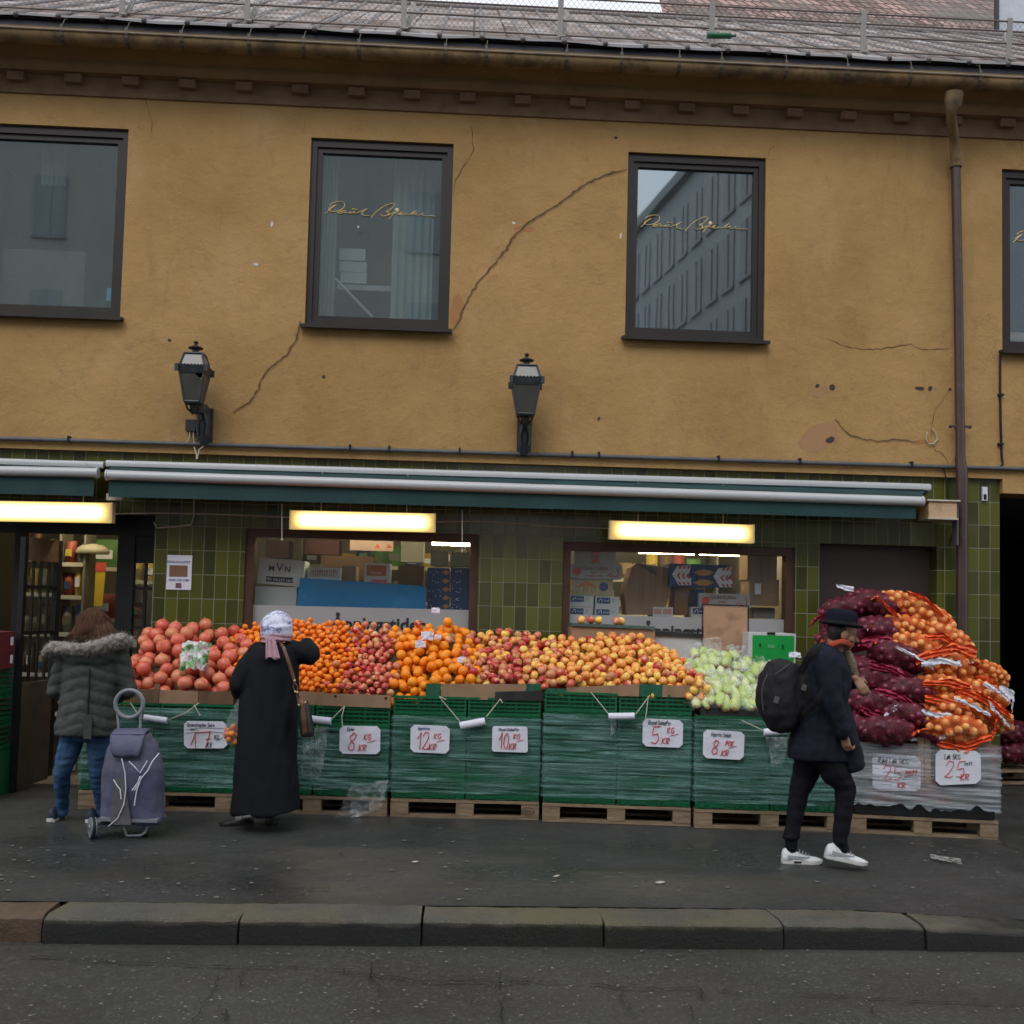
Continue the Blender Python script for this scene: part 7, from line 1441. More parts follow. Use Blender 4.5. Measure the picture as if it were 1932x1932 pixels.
# ================================================================= ROLLS OF BAGS ON STRINGS
def roll(f, a, b, r, lab, strs, tail=None, ly=-.05):
    A_, B_ = f(*f.hit(*a, ly)), f(*f.hit(*b, ly)); m = MB(); n = 10; pts = [A_.lerp(B_, k/n) for k in range(n+1)]; m.tube(pts, [r*(1+jit(.03)) for _ in pts], 14); o = solo('bag_roll', m, M['paper'], lab, 'bag roll', 'rolls of plastic bags hung on strings', 60)
    part('core_hole', MB().tube([B_+(B_-A_).normalized()*.001, B_+(B_-A_).normalized()*.003], r*.4, 10), M['card'], o)
    for st in strs: part('string', MB().tube([f(*f.hit(u, v, ly+(.03 if i == 0 else 0))) for i, (u, v) in enumerate(st)], .0042, 5), M['string'], o)
    if tail: sheet('hanging_bag', tail, f, ly-.01, M['clear'], None, None, 7, .03, 16, None, o)
    return o
roll(s0, (272, 1354), (315, 1360), .026, 'roll of bags behind the shopping trolley ring', [[(376, 1326), (350, 1345), (318, 1358)], [(366, 1330), (372, 1340), (378, 1350)], [(246, 1326), (262, 1350)]])
roll(s1, (588, 1357), (625, 1361), .030, 'roll of bags right of the leather handbag with a clear bag hanging down', [[(650, 1332), (627, 1356)], [(650, 1332), (645, 1352), (646, 1372)]], [(572, 1368), (622, 1370), (606, 1470), (570, 1462)])
roll(s2_, (868, 1370), (915, 1361), .032, 'tilted roll of bags between the 12 and 10 kroner signs', [[(829, 1315), (868, 1362)], [(944, 1319), (918, 1352)], [(829, 1314), (842, 1320)], [(944, 1319), (948, 1326)]])
roll(s3, (1148, 1352), (1197, 1351), .028, 'roll of bags left of the 5 kroner sign with a short torn end', [[(1115, 1306), (1148, 1347)], [(1226, 1312), (1199, 1348)], [(1223, 1314), (1218, 1357)]], [(1150, 1358), (1160, 1358), (1158, 1388), (1153, 1388)])
roll(s4, (1441, 1382), (1486, 1379), .029, 'roll of bags behind the coat of the walking man, with a long clear bag hanging', [[(1399, 1359), (1440, 1378)], [(1486, 1376), (1500, 1365)]], [(1444, 1390), (1486, 1390), (1478, 1440), (1456, 1446)])
text_mesh('EPAL', .030, flat('burnt_mark', (.06, .035, .02)), s2_(.50, .006, .062), rotz(s2_.ang) @ FACE) ['_x'] = 1
_e = [o for o in C.objects if o.name.startswith('lettering') and o.parent is None][-1]; del _e['_x']; pm = [o for o in C.objects if o.name.startswith('pallet') and o.get('label', '').startswith('wooden pallet with a stamped')][0]
m = MB(); m.tube([s2_(.50+.05*math.cos(t_*math.pi/10), .012, .072+.028*math.sin(t_*math.pi/10)) for t_ in range(20)], .002, 4, closed=True); ov = part('oval_mark', m, bpy.data.materials['burnt_mark'])
for o_ in (_e, ov):
    bpy.context.view_layer.update(); o_.parent = pm; o_.matrix_parent_inverse = (Matrix.Translation(pm.location) @ Matrix.Rotation(s2_.ang, 4, 'Z') @ Matrix.Diagonal((pm.scale.x, 1, 1, 1))).inverted()
# ================================================================= PEOPLE
def loft(m, pts, rad, side=(1, 0, 0), n=18):
    """elliptical rings: rad = (half width along side, half depth)"""
    pts = [V(p) for p in pts]; k = len(pts); rings = []; side = V(side)
    for i, p in enumerate(pts):
        t = (pts[min(i+1, k-1)]-pts[max(i-1, 0)]).normalized(); u = (side-t*side.dot(t)).normalized(); w = t.cross(u); a, b = rad[i] if hasattr(rad[i], '__len__') else (rad[i], rad[i])
        rings.append([p+u*math.cos(2*math.pi*j/n)*a+w*math.sin(2*math.pi*j/n)*b for j in range(n)])
    vs = [q for R in rings for q in R]; fs = [(i*n+j, i*n+(j+1) % n, (i+1)*n+(j+1) % n, (i+1)*n+j) for i in range(k-1) for j in range(n)]; fs += [tuple(range(n))[::-1], tuple((k-1)*n+j for j in range(n))]
    m.add(vs, fs); return m
def limb(m, pts, rad, n=12):
    pts = [V(p) for p in pts]
    m.tube(pts, rad, n)
    for p, r in zip(pts, rad): m.sph(p, r, n, 8)
    return m
def fuse(name, m, mat, parent, voxel=.012, smooth=6, disp=None, top=None, amp=1.0):
    me = m.mesh('tmp', mat); o = bpy.data.objects.new('tmp', me); C.objects.link(o); r = o.modifiers.new('r', 'REMESH'); r.mode = 'VOXEL'; r.voxel_size = voxel; s = o.modifiers.new('s', 'SMOOTH'); s.iterations = smooth; s.factor = .5
    bpy.context.view_layer.update(); dg_ = bpy.context.evaluated_depsgraph_get(); me2 = bpy.data.meshes.new_from_object(o.evaluated_get(dg_)); bpy.data.objects.remove(o)
    if disp:
        n = len(me2.vertices); co = np.empty(n*3, np.float32); me2.vertices.foreach_get('co', co); co = co.reshape(-1, 3); no = np.empty(n*3, np.float32); me2.vertices.foreach_get('normal', no); no = no.reshape(-1, 3)
        d = np.array([disp(V(c), V(q)) for c, q in zip(co.tolist(), no.tolist())], np.float32); me2.vertices.foreach_set('co', (co+no*d[:, None]).ravel()); me2.update()
    me2.materials.clear(); me2.materials.append(mat); me2.name = name; me2.shade_smooth()
    off = top if top is not None else wloc(parent); me2.transform(Matrix.Translation(-V(off))); q = bpy.data.objects.new(name, me2); C.objects.link(q)
    if top is not None: q.location = top
    else: q.parent = parent
    return q
def folds(a=.010, sx=5, sz=2.2, seed=0, b=.005):   # cloth folds: stretched noise
    return lambda c, n_: a*(noise.noise(V((c.x*sx*2+seed, c.y*sx, c.z*sz)))) + b*noise.noise(V((c.x*14, c.y*12+seed, c.z*7))) + b*.5*noise.noise(V((c.x*30+seed, c.y*30, c.z*22)))
def hand(m, w, d, palm, curl=.6, size=.175, thumb=1):
    """five separate bent fingers; w wrist, d pointing direction, palm normal"""
    d = V(d).normalized(); pn = (V(palm)-d*V(palm).dot(d)).normalized(); s = d.cross(pn)*thumb; w = V(w); L = size
    loft(m, [w-d*.02, w+d*L*.12, w+d*L*.30, w+d*L*.47], [(.024, .019), (.029, .016), (.037, .014), (.036, .012)], s, 12)
    for k, (o_, ln, r) in enumerate(((.028, .42, .0082), (.0095, .47, .0088), (-.0095, .44, .0084), (-.028, .34, .0074))):
        p = w+d*L*.46+s*o_; c = curl*(1+.12*k); q = d; pts = [p-d*.02, p]
        for j, f_ in enumerate((.42, .32, .26)):
            q = (d*math.cos(c*(j+.6))+pn*math.sin(c*(j+.6))+s*o_*1.2).normalized(); p = p+q*L*ln*f_; pts.append(p)
        limb(m, pts, [r*1.1, r*1.1, r, r*.9, r*.75], 8)
    p = w+d*L*.10+s*.026; limb(m, [w+d*L*.03+s*.014, p, p+(d*.7+s*.8+pn*.3).normalized()*L*.20, p+(d*.8+s*.75+pn*.4).normalized()*L*.20+(d*.9+s*.2+pn*.5).normalized()*L*.15], [.014, .012, .0105, .0085], 8)
def head(m, c, fwd, tilt=0, s=1.0):
    f_ = V(fwd).normalized(); sd_ = f_.cross(V((0, 0, 1))).normalized(); u_ = sd_.cross(f_); Rm_ = Matrix((f_, -sd_, u_)).transposed(); Q = lambda x, y, z: V(c)+Rm_ @ V((x*s, y*s, z*s))
    m.sph(Q(0, 0, .015), .1*s, 16, 12, (.98, .78, 1.05), Rm_); m.sph(Q(.03, 0, -.045), .075*s, 14, 10, (.88, .80, .95), Rm_); m.sph(Q(.062, 0, -.092), .026*s, 10, 8, (1, 1.15, .8), Rm_)
    limb(m, [Q(.088, 0, .008), Q(.100, 0, -.012), Q(.116, 0, -.034)], [.009*s, .011*s, .014*s]); m.sph(Q(.090, 0, -.062), .016*s, 10, 8, (.8, 1.7, .5), Rm_); m.sph(Q(.088, 0, -.074), .015*s, 10, 8, (.8, 1.5, .5), Rm_)
    for k in (-1, 1): m.sph(Q(.080, .036*k, .012), .022*s, 8, 6, (.5, 1, .5), Rm_); m.sph(Q(-.005, .080*k, -.02), .032*s, 10, 8, (.7, .35, 1), Rm_); m.sph(Q(.055, .045*k, -.035), .024*s)
    return Q, Rm_
def shoe(Lg, heel, dirv, mat, sole, parent, pitch=0, wd=.045, hgt=.085, tall=0):
    d = V((dirv[0], dirv[1], 0)).normalized(); sd_ = V((-d.y, d.x, 0)); Rm_ = Matrix((d, sd_, V((0, 0, 1)))).transposed() @ roty(pitch); Q = lambda x, y, z: V(heel)+Rm_ @ V((x*Lg, y, z))
    prof = [(0, .030, .070), (.03, .036, hgt), (.12, .038, hgt+tall), (.25, .037, hgt+tall*.9), (.36, .038, hgt*.86), (.50, .041, hgt*.66), (.68, .047, hgt*.54), (.84, .046, hgt*.46), (.95, .036, hgt*.36), (1.0, .016, hgt*.22)]
    m = MB(); P = []
    for x, w, h in prof: P.append([Q(x, w*math.cos(a)*wd/.045*(1 if math.sin(a) < .3 else .86), .022+max(0, math.sin(a))*(h-.022)+min(0, math.sin(a))*.004) for a in [2*math.pi*j/16 for j in range(16)]])
    vs = [q for R in P for q in R]; n = 16; m.add(vs, [(i*n+j, i*n+(j+1) % n, (i+1)*n+(j+1) % n, (i+1)*n+j) for i in range(len(P)-1) for j in range(n)]+[tuple(range(n))[::-1], tuple((len(P)-1)*n+j for j in range(n))]); u_ = part('shoe', m, mat, parent, 180)
    m = MB(); P = []
    for z in (0, .006, .022, .028):
        P.append([Q(x, y*wd/.045*(1.06 if z < .025 else .98), z+(.010*max(0, (x-.75)/.25)**2 if z < .01 else 0)) for x, y in [(-.015, 0), (0, .026), (.05, .034), (.25, .036), (.5, .040), (.7, .048), (.85, .046), (.96, .032), (1.01, 0), (.96, -.030), (.85, -.042), (.7, -.046), (.5, -.038), (.25, -.036), (.05, -.034), (0, -.026)]])
    vs = [q for R in P for q in R]; m.add(vs, [(i*n+j, i*n+(j+1) % n, (i+1)*n+(j+1) % n, (i+1)*n+j) for i in range(3) for j in range(n)]+[tuple(range(n))[::-1], tuple(3*n+j for j in range(n))]); part('sole', m, sole, u_, 60)
    return u_, Q
# ---------------------------------------------------------------- woman with the fur-trimmed parka
Y = 8.05; a_ = lambda u, v, dy=0: at(u, v, Y+dy)
base = V((a_(135, 1500).x, Y, 0)); m = MB(); hc = a_(176, 1186, .03)
Q, R3 = head(m, hc, (.15, 1, -.25), s=.95)
limb(m, [hc-V((0, 0, .05)), a_(172, 1222)], [.05, .055]); loft(m, [a_(160, 1385), a_(166, 1330), a_(170, 1280), a_(172, 1240), a_(172, 1222)], [(.15, .11), (.13, .10), (.15, .11), (.17, .10), (.07, .06)])
FA1, FA2 = gnd(97, 1551), gnd(167, 1553); LA = V((a_(98, 1520).x, FA1.y+.09, .09)); RA = V((a_(177, 1525).x, FA2.y+.09, .09))
LK, RK = a_(117, 1456, .04), a_(184, 1456, .05); LH, RH = a_(142, 1380), a_(188, 1380)
limb(m, [LH, LK, LA, LA-V((0, 0, .05))], [.08, .05, .036, .034]); limb(m, [RH, RK, RA, RA-V((0, 0, .05))], [.08, .05, .036, .034])
for (s_, e_, w_) in ((a_(122, 1245), a_(106, 1300, .02), a_(128, 1316, .24)), (a_(226, 1244), a_(240, 1298, .02), a_(220, 1314, .24))):
    limb(m, [s_, e_, w_], [.05, .042, .026]); hand(m, w_, (w_-e_).normalized()+V((0, 0, .1)), (0, 0, -1), .5, .16, 1 if s_.x > hc.x else -1)
W1 = fuse('person', m, M['skin'], None, .007, 3, top=base); props(W1, 'person seen from behind in a grey-green parka with a fur-trimmed hood and blue jeans', 'person')
m = MB(); loft(m, [a_(162, 1386, .0), a_(163, 1368), a_(166, 1330), a_(170, 1296), a_(172, 1262), a_(173, 1238), a_(173, 1222)], [(.225, .165), (.222, .165), (.205, .155), (.195, .15), (.205, .15), (.185, .13), (.10, .09)])
for (s_, e_, w_) in ((a_(122, 1246), a_(106, 1302, .02), a_(126, 1317, .22)), (a_(226, 1244), a_(241, 1300, .02), a_(221, 1316, .22))): limb(m, [s_, e_, w_], [.078, .068, .050])
m.sph(a_(168, 1238, -.07), .13, 16, 10, (1.45, .75, .75)); loft(m, [a_(168, 1216, .0), a_(168, 1224, -.03)], [(.15, .10), (.18, .13)])
zq = lambda c, n_: .0085*abs(math.sin((c.z*1+.35*abs(c.x-a_(168, 1300).x))*math.pi/.085))**.6 - .004 + .007*noise.noise(V((c.x*9, c.y*9, c.z*9))) + .004*noise.noise(V((c.x*24, c.y*24, c.z*20)))
pk = fuse('parka', m, M['parka'], W1, .011, 4, zq)
x = a_(168, 1330).x; part('back_tab', MB().box((a_(166, 1366, -.178).x, Y-.176, a_(166, 1366).z), (.055, .012, .17)), M['parka'], pk); 
m = MB(); pts = [(a_(163, 1225, -.15).x+.0, 0, 0)]; m.tube([a_(u, v, -.16+.0) for u, v in ((169, 1262), (168, 1300), (166, 1340), (165, 1352))], .005, 6); part('back_seam', m, M['black'], pk, 60)
m = MB(); random.seed(14); FP = [a_(u, v, dy) for u, v, dy in ((90, 1231, -.04), (102, 1222, -.10), (125, 1224, -.15), (152, 1226, -.17), (180, 1221, -.17), (206, 1212, -.15), (228, 1205, -.11), (243, 1210, -.04))]
fb_ = MB(); limb(fb_, FP, [.044, .050, .050, .048, .048, .050, .048, .042]); fur = fuse('fur_trim', fb_, M['fur'], pk, .012, 4, lambda c, n_: .012*noise.noise(c*38)+.008*noise.noise(c*80))
fm = MB(); random.seed(2)
for p0, p1 in zip(FP, FP[1:]):
    for k in range(420):
        p = p0.lerp(p1, random.random()); d = V((random.gauss(0, 1), random.gauss(0, 1), random.gauss(0, 1))).normalized(); b = p+d*.040; t_ = b+(d+V((jit(.5), jit(.3), -.5+jit(.4)))).normalized()*random.uniform(.02, .045); s_ = d.orthogonal().normalized()*.0019; fm.add([b-s_, b+s_, t_], [(0, 1, 2)])
part('fur_tufts', fm, M['fur'], fur)
hm_ = MB(); loft(hm_, [a_(176, 1151, .02), a_(176, 1156, .01), a_(176, 1165, 0), a_(176, 1180, -.01), a_(176, 1191, -.02), a_(177, 1200, -.02), a_(178, 1206, -.03)], [(.035, .04), (.078, .085), (.107, .115), (.128, .12), (.146, .12), (.178, .11), (.205, .10)], n=24)
hr = fuse('hair', hm_, M['hair'], W1, .009, 5, lambda c, n_: .008*noise.noise(V((c.x*46, c.y*46, c.z*5)))+.006*noise.noise(V((c.x*20, c.y*20, c.z*3)))-(.02 if False else 0))
m = MB(); random.seed(8)
m2 = MB()
for k in range(420):
    t_ = random.random(); w_ = jit(3); u0 = 176+(t_-.5)*44; top_ = a_(u0, 1157+abs(t_-.5)*24, -.075+.10*abs(t_-.5)); mid = a_(176+(t_-.5)*70+w_, 1181, -.128+.12*abs(t_-.5)); m3 = a_(176+(t_-.5)*82+w_*1.5, 1193, -.135+.12*abs(t_-.5)); en = a_(177+(t_-.5)*112+w_*2, 1206+jit(5)+9*(abs(t_-.5) < .12), -.150+.12*abs(t_-.5)); (m if k % 3 else m2).tube([top_, mid, m3, en], [.002, .0034, .003, .0010], 4)
part('strands', m, plain('dark_brown_hair', (.050, .028, .020), .7, .3, 10, spec=.15), hr, 60); part('light_strands', m2, plain('light_brown_hair', (.13, .062, .032), .7, .3, 10, spec=.15), hr, 60)
jm = MB(); limb(jm, [LH+V((0, 0, .02)), LK.lerp(LH, .5), LK, LK.lerp(LA, .4), LA+V((0, 0, .01))], [.098, .084, .064, .058, .046]); limb(jm, [RH+V((0, 0, .02)), RK.lerp(RH, .5), RK, RK.lerp(RA, .4), RA+V((0, 0, .01))], [.098, .084, .062, .056, .046]); jm.sph(LH.lerp(RH, .5)+V((0, 0, .04)), .14, 14, 10, (1.25, .95, .9))
limb(jm, [LA, LA-V((0, 0, .035))], [.047, .045]); limb(jm, [RA, RA-V((0, 0, .035))], [.047, .045])
fuse('jeans', jm, M['jeans'], W1, .009, 3, lambda c, n_: .0055*noise.noise(V((c.x*6, c.y*6, c.z*34)))+.005*noise.noise(V((c.x*16, c.y*16, c.z*11))))
shoe(.25, FA1+V((-.01, .0, 0)), (.05, 1), M['shoe_blue'], M['sole'], W1, wd=.043, tall=.02)
shoe(.25, FA2+V((0, .0, 0)), (.12, 1), M['shoe_blue'], M['sole'], W1, wd=.043, tall=.02)
# ---------------------------------------------------------------- woman in the long black coat
Y = 7.98; base = V((a_(505, 1500).x, Y, 0)); hc = a_(522, 1184, .02); m = MB(); Q, R3 = head(m, hc, (.35, 1, -.35), s=.95)
limb(m, [hc-V((0, 0, .05)), a_(518, 1222)], [.05, .06]); loft(m, [a_(506, 1400), a_(508, 1320), a_(514, 1260), a_(518, 1228), a_(520, 1216)], [(.16, .12), (.14, .11), (.16, .11), (.16, .10), (.07, .06)])
S1_, E1, H1_ = a_(488, 1232), a_(452, 1288, -.02), a_(453, 1313, .10); S2, E2, H2 = a_(552, 1228), a_(585, 1236, .06), a_(576, 1212, .34)
B1, B2_ = gnd(478, 1556), gnd(508, 1548); limb(m, [a_(490, 1400), a_(486, 1480), B1+V((-.0, 0, .09))], [.09, .055, .04]); limb(m, [a_(520, 1400), a_(518, 1480), B2_+V((0, .05, .09))], [.09, .055, .04])
limb(m, [S1_, E1, H1_], [.05, .042, .026]); limb(m, [S2, E2, H2], [.05, .042, .026]); hand(m, H1_, (.1, .3, -1), (1, 0, 0), 1.0, .165, 1); hand(m, H2, (-.25, 1, .15), (0, 0, -1), .55, .165, -1)
W2 = fuse('person', m, M['skin'], None, .007, 3, top=base); props(W2, 'person in a long black coat and floral headscarf reaching into the clementines', 'person')
m = MB(); loft(m, [a_(504, 1531), a_(504, 1500), a_(504, 1417), a_(508, 1316), a_(514, 1268), a_(517, 1240), a_(519, 1222), a_(520, 1213)], [(.248, .20), (.240, .19), (.228, .175), (.208, .155), (.200, .150), (.195, .14), (.155, .115), (.08, .08)])
limb(m, [S1_, S1_.lerp(E1, .5), E1, E1.lerp(H1_, .75)], [.085, .088, .080, .062]); limb(m, [S2, S2.lerp(E2, .6), E2, E2.lerp(H2, .4), E2.lerp(H2, .8)], [.082, .085, .082, .072, .060])
ct = fuse('long_coat', m, M['coat'], W2, .011, 5, lambda c, n_: (.030*noise.noise(V((c.x*8+c.z*1.2, c.y*6, c.z*.9)))*(1.25-.4*c.z)+.012*noise.noise(V((c.x*15, c.y*12, c.z*4)))) * (1 if c.z < 1.25 else .6))
m = MB(); random.seed(6)
for k in range(150):
    t_ = k/149; p = V(a_(444+t_*80, 1541-t_*10, -.19+.05*abs(t_-.5))); m.tube([p, p+V((jit(.004), jit(.004), -random.uniform(.008, .02)))], .0022, 4)
part('hem_trim', m, plain('grey_hem_trim', (.22, .22, .20), .9, .3, 60), ct)
m = MB(); m.sph(hc+V((0, 0, .005)), .122, 20, 14, (.98, 1.0, 1.0)); loft(m, [a_(522, 1180), a_(522, 1196, .0), a_(522, 1204)], [(.118, .118), (.118, .115), (.105, .10)])
fuse('headscarf', m, M['floral'], W2, .008, 4, folds(.006, 9, 9, 3, .003))
m = MB(); loft(m, [a_(522, 1194), a_(522, 1203), a_(522, 1212)], [(.108, .108), (.118, .118), (.108, .11)]); ps = fuse('neck_scarf', m, M['pink'], W2, .008, 3, lambda c, n_: .006*math.sin(c.z*190+c.x*20)+.003*noise.noise(c*30))
m = MB(); P = []
for i in range(13):
    t_ = i/12; P.append([a_(510+(s_*(9+5*t_))+t_*5, 1205+38*t_+(2.5*math.sin(s_*4) if i == 12 else 0), -.125-.045*t_+.008*math.sin(s_*9+t_*2)) for s_ in np.linspace(-1, 1, 11)])
m.grid(P); o = part('scarf_tail', m, M['pink'], ps, 180); sm_ = o.modifiers.new('thick', 'SOLIDIFY'); sm_.thickness = .008
for hl, dr, pz in ((B1+V((.0, .0, 0)), (-1, -.25), 0), (B2_+V((0, .05, 0)), (.2, -1), 0)): shoe(.25, hl, dr, M['leather_dk'], M['black'], W2, wd=.046, tall=.05)
# handbag on its strap
hb = thing('handbag', 'brown and black leather handbag on a long strap at the back of the black coat', 'handbag', a_(576, 1390, -.10))
m = MB(); c4 = [a_(u, v, -.16) for u, v in ((567, 1322), (580, 1322), (590, 1378), (572, 1394))]; P = []
loft(m, [a_(573, 1322, -.13), a_(575, 1335, -.14), a_(577, 1360, -.15), a_(580, 1384, -.15), a_(580, 1390, -.15)], [(.030, .03), (.040, .045), (.050, .055), (.052, .055), (.045, .045)]); fuse('bag_body', m, M['leather_dk'], hb, .008, 3)
t = NT('striped_leather'); v_ = t.geo(); t.done(t.bsdf(t.ramp(t.math('FRACT', t.math('MULTIPLY', t.n('ShaderNodeSeparateXYZ', Vector=v_).outputs[2], 9)), [(0, (.11, .04, .022)), (.5, (.03, .018, .014)), (.52, (.16, .06, .03))], 'CONSTANT'), .45)); 
m = MB(); P = [[a_(570+s_*8+t_*7, 1318+t_*72, -.185-.02*math.sin(t_*3)) for s_ in (-.5, .5)] for t_ in np.linspace(0, 1, 8)]; m.grid(P); o = part('front_strip', m, t.m, hb, 60); k_ = o.modifiers.new('thick', 'SOLIDIFY'); k_.thickness = .01
def strap(m, pts, w, n=5):
    P = [V(p) for p in pts]; Q2 = []
    for a, b in zip(P, P[1:]):
        for k in range(n): Q2.append(a.lerp(b, k/n))
    Q2.append(P[-1]); L = []
    for i, q in enumerate(Q2): d = (Q2[min(i+1, len(Q2)-1)]-Q2[max(i-1, 0)]).normalized(); s_ = d.cross(V((0, -1, 0))).normalized()*w/2; L.append([q-s_, q+V((0, -.004, 0)), q+s_])
    return m.grid(L)
m = MB(); strap(m, [a_(528, 1212, -.09), a_(535, 1222, -.145), a_(545, 1250, -.175), a_(553, 1275, -.180), a_(556, 1287, -.180)], .024); part('strap', m, M['leather'], hb, 180)
for pts in ([a_(556, 1287, -.18), a_(553, 1296, -.18), a_(558, 1306, -.18)], [a_(556, 1287, -.18), a_(562, 1296, -.18), a_(560, 1306, -.18)], [a_(559, 1306, -.18), a_(562, 1322, -.18), a_(563, 1330, -.185)], [a_(560, 1306, -.18), a_(568, 1318, -.18), a_(573, 1324, -.18)]): part('thin_strap', MB().tube(pts, .005, 6), M['leather'], hb, 60)
for u, v in ((556, 1284), (557, 1305), (561, 1306), (564, 1330), (576, 1325)): part('gold_rivet', MB().sph(a_(u, v, -.19), .008, 8, 6), flat('brass', (.75, .55, .28), .3) if 'brass' not in bpy.data.materials else bpy.data.materials['brass'], hb, 60)
# carrier bag of clementines
cb_ = thing('carrier_bag', 'thin clear carrier bag of clementines hanging from the left hand of the person in black', 'carrier bag', a_(438, 1408, -.02))
m = MB(); loft(m, [a_(455, 1313, .02), a_(452, 1322, .0), a_(447, 1345, .0), a_(441, 1368, .0), a_(439, 1385, .0), a_(441, 1400, .0), a_(444, 1407, .0)], [(.012, .012), (.022, .02), (.042, .035), (.060, .05), (.066, .06), (.050, .05), (.02, .02)], n=20); part('bag_film', m, M['handbag_clear'], cb_, 180)
random.seed(19); cc_ = a_(440, 1387, 0); PL = []; tr__ = 0
while len(PL) < 15 and tr__ < 4000:
    tr__ += 1; d = V((jit(.055), jit(.045), jit(.062))); r = .0245
    if (d.x/.058)**2+(d.y/.05)**2+(d.z/.07)**2 < 1 and all((d-e).length > .041 for e in PL): PL.append(d)
for d in PL:
    o = bpy.data.objects.new('clementine', random.choice(variants('clem', 'clementine'))); C.objects.link(o); o.location = cc_+d; o.scale = (.025,)*3; o.rotation_euler = rrot().to_euler(); props(o, 'clementine inside the clear carrier bag beside the black coat', 'clementine', 'clementines in the carrier bag')
# ---------------------------------------------------------------- the walking man
Y = 7.15; base = V((a_(1555, 1600).x, Y, 0)); hc = a_(1588, 1193, 0); m = MB(); Q, R3 = head(m, hc, (1, -.04, -.22), s=1.0)
limb(m, [Q(-.03, 0, -.06), a_(1574, 1226)], [.055, .06]); loft(m, [a_(1540, 1415), a_(1546, 1350), a_(1556, 1290), a_(1563, 1248), a_(1570, 1228)], [(.13, .16), (.11, .14), (.13, .16), (.10, .16), (.06, .07)])
S1_, E1, H1_ = a_(1558, 1246, -.19), a_(1570, 1322, -.24), a_(1592, 1383, -.22); S2, E2, H2 = a_(1572, 1246, .17), a_(1588, 1300, .20), a_(1613, 1280, -.02)
limb(m, [S1_+V((-.01, .03, -.02)), E1, H1_], [.040, .038, .028]); limb(m, [S2, E2, H2], [.042, .038, .027]); hand(m, H1_, (.22, -.05, -1), (.8, .5, 0), .75, .185, -1); hand(m, H2, (.5, -.45, -.75), (.2, .8, -.6), .6, .18, 1)
RL = [a_(1535, 1420, .09), a_(1508, 1492, .07), a_(1493, 1580, .05)]; FL_ = [a_(1556, 1425, -.08), a_(1596, 1490, -.09), a_(1585, 1588, -.10)]
limb(m, RL+[RL[-1]-V((0, 0, .06))], [.085, .055, .04, .038]); limb(m, FL_+[FL_[-1]-V((-.02, 0, .04))], [.085, .055, .04, .038])
MN = fuse('person', m, M['skin_dk'], None, .0065, 2, top=base); props(MN, 'person in a dark hat and navy coat walking right in white sneakers', 'person')
for k in (-1, 1): part('eye', MB().sph(Q(.088, .036*k, .014), .011, 8, 6), M['black'], MN, 60)
m = MB(); loft(m, [a_(1547, 1432), a_(1547, 1418), a_(1548, 1380), a_(1549, 1330), a_(1555, 1285), a_(1560, 1252), a_(1567, 1232), a_(1573, 1220)], [(.225, .21), (.22, .21), (.185, .20), (.165, .19), (.17, .20), (.155, .205), (.115, .155), (.07, .08)])
loft(m, [a_(1578, 1330, -.02), a_(1592, 1390, -.03), a_(1600, 1430, -.03), a_(1606, 1448, -.03)], [(.07, .13), (.085, .15), (.088, .16), (.086, .15)])
limb(m, [S1_, S1_.lerp(E1, .5), E1, E1.lerp(H1_, .93)], [.088, .082, .070, .056]); limb(m, [S2, S2.lerp(E2, .5), E2, E2.lerp(H2, .8)], [.082, .075, .066, .052])
cm = fuse('coat', m, M['coat_navy'], MN, .011, 4, folds(.020, 4, 2.2, 11, .010))
tm = MB(); limb(tm, [RL[0]+V((0, 0, .05)), RL[0].lerp(RL[1], .5), RL[1], RL[1].lerp(RL[2], .5), RL[2]+V((0, 0, .0))], [.112, .095, .070, .058, .050]); limb(tm, [FL_[0]+V((0, 0, .05)), FL_[0].lerp(FL_[1], .5), FL_[1], FL_[1].lerp(FL_[2], .5), FL_[2]], [.112, .098, .072, .060, .050]); tm.tube([RL[2]+V((-.004, 0, .02)), RL[2]+V((0, 0, -.004))], .060, 14)
fuse('trousers', tm, M['trouser'], MN, .009, 3, lambda c, n_: .007*noise.noise(V((c.x*8, c.y*8, c.z*22)))+.005*noise.noise(V((c.x*18, c.y*18, c.z*12))))
sk_ = MB(); limb(sk_, [RL[2], RL[2]-V((0, 0, .07))], [.043, .041]); part('sock', sk_, M['trouser'], MN, 60); sk_ = MB(); limb(sk_, [FL_[2], FL_[2]-V((-.02, 0, .05))], [.043, .041]); part('sock', sk_, M['trouser'], MN, 60)
h1 = gnd(1475, 1631); h1.y = Y+.05; h1.x = a_(1475, 1630, .05).x; u1, _ = shoe(.275, V((h1.x, Y+.05, 0)), (1, -.05), M['shoe_white'], M['sole'], MN, 0, .046, .092, .012)
part('air_window', MB().box((h1.x+.095, Y+.05-.045, .014), (.05, .006, .012)), M['black'], u1)
hh = a_(1556, 1606, -.10); u2, _ = shoe(.285, V((hh.x, Y-.10, max(.03, hh.z-.04))), (1, -.06), M['shoe_white'], M['sole'], MN, .17, .047, .092, .012)
M['shoe_grey'] = plain('pale_grey_mesh', (.36, .38, .40), .7, .08, 20)
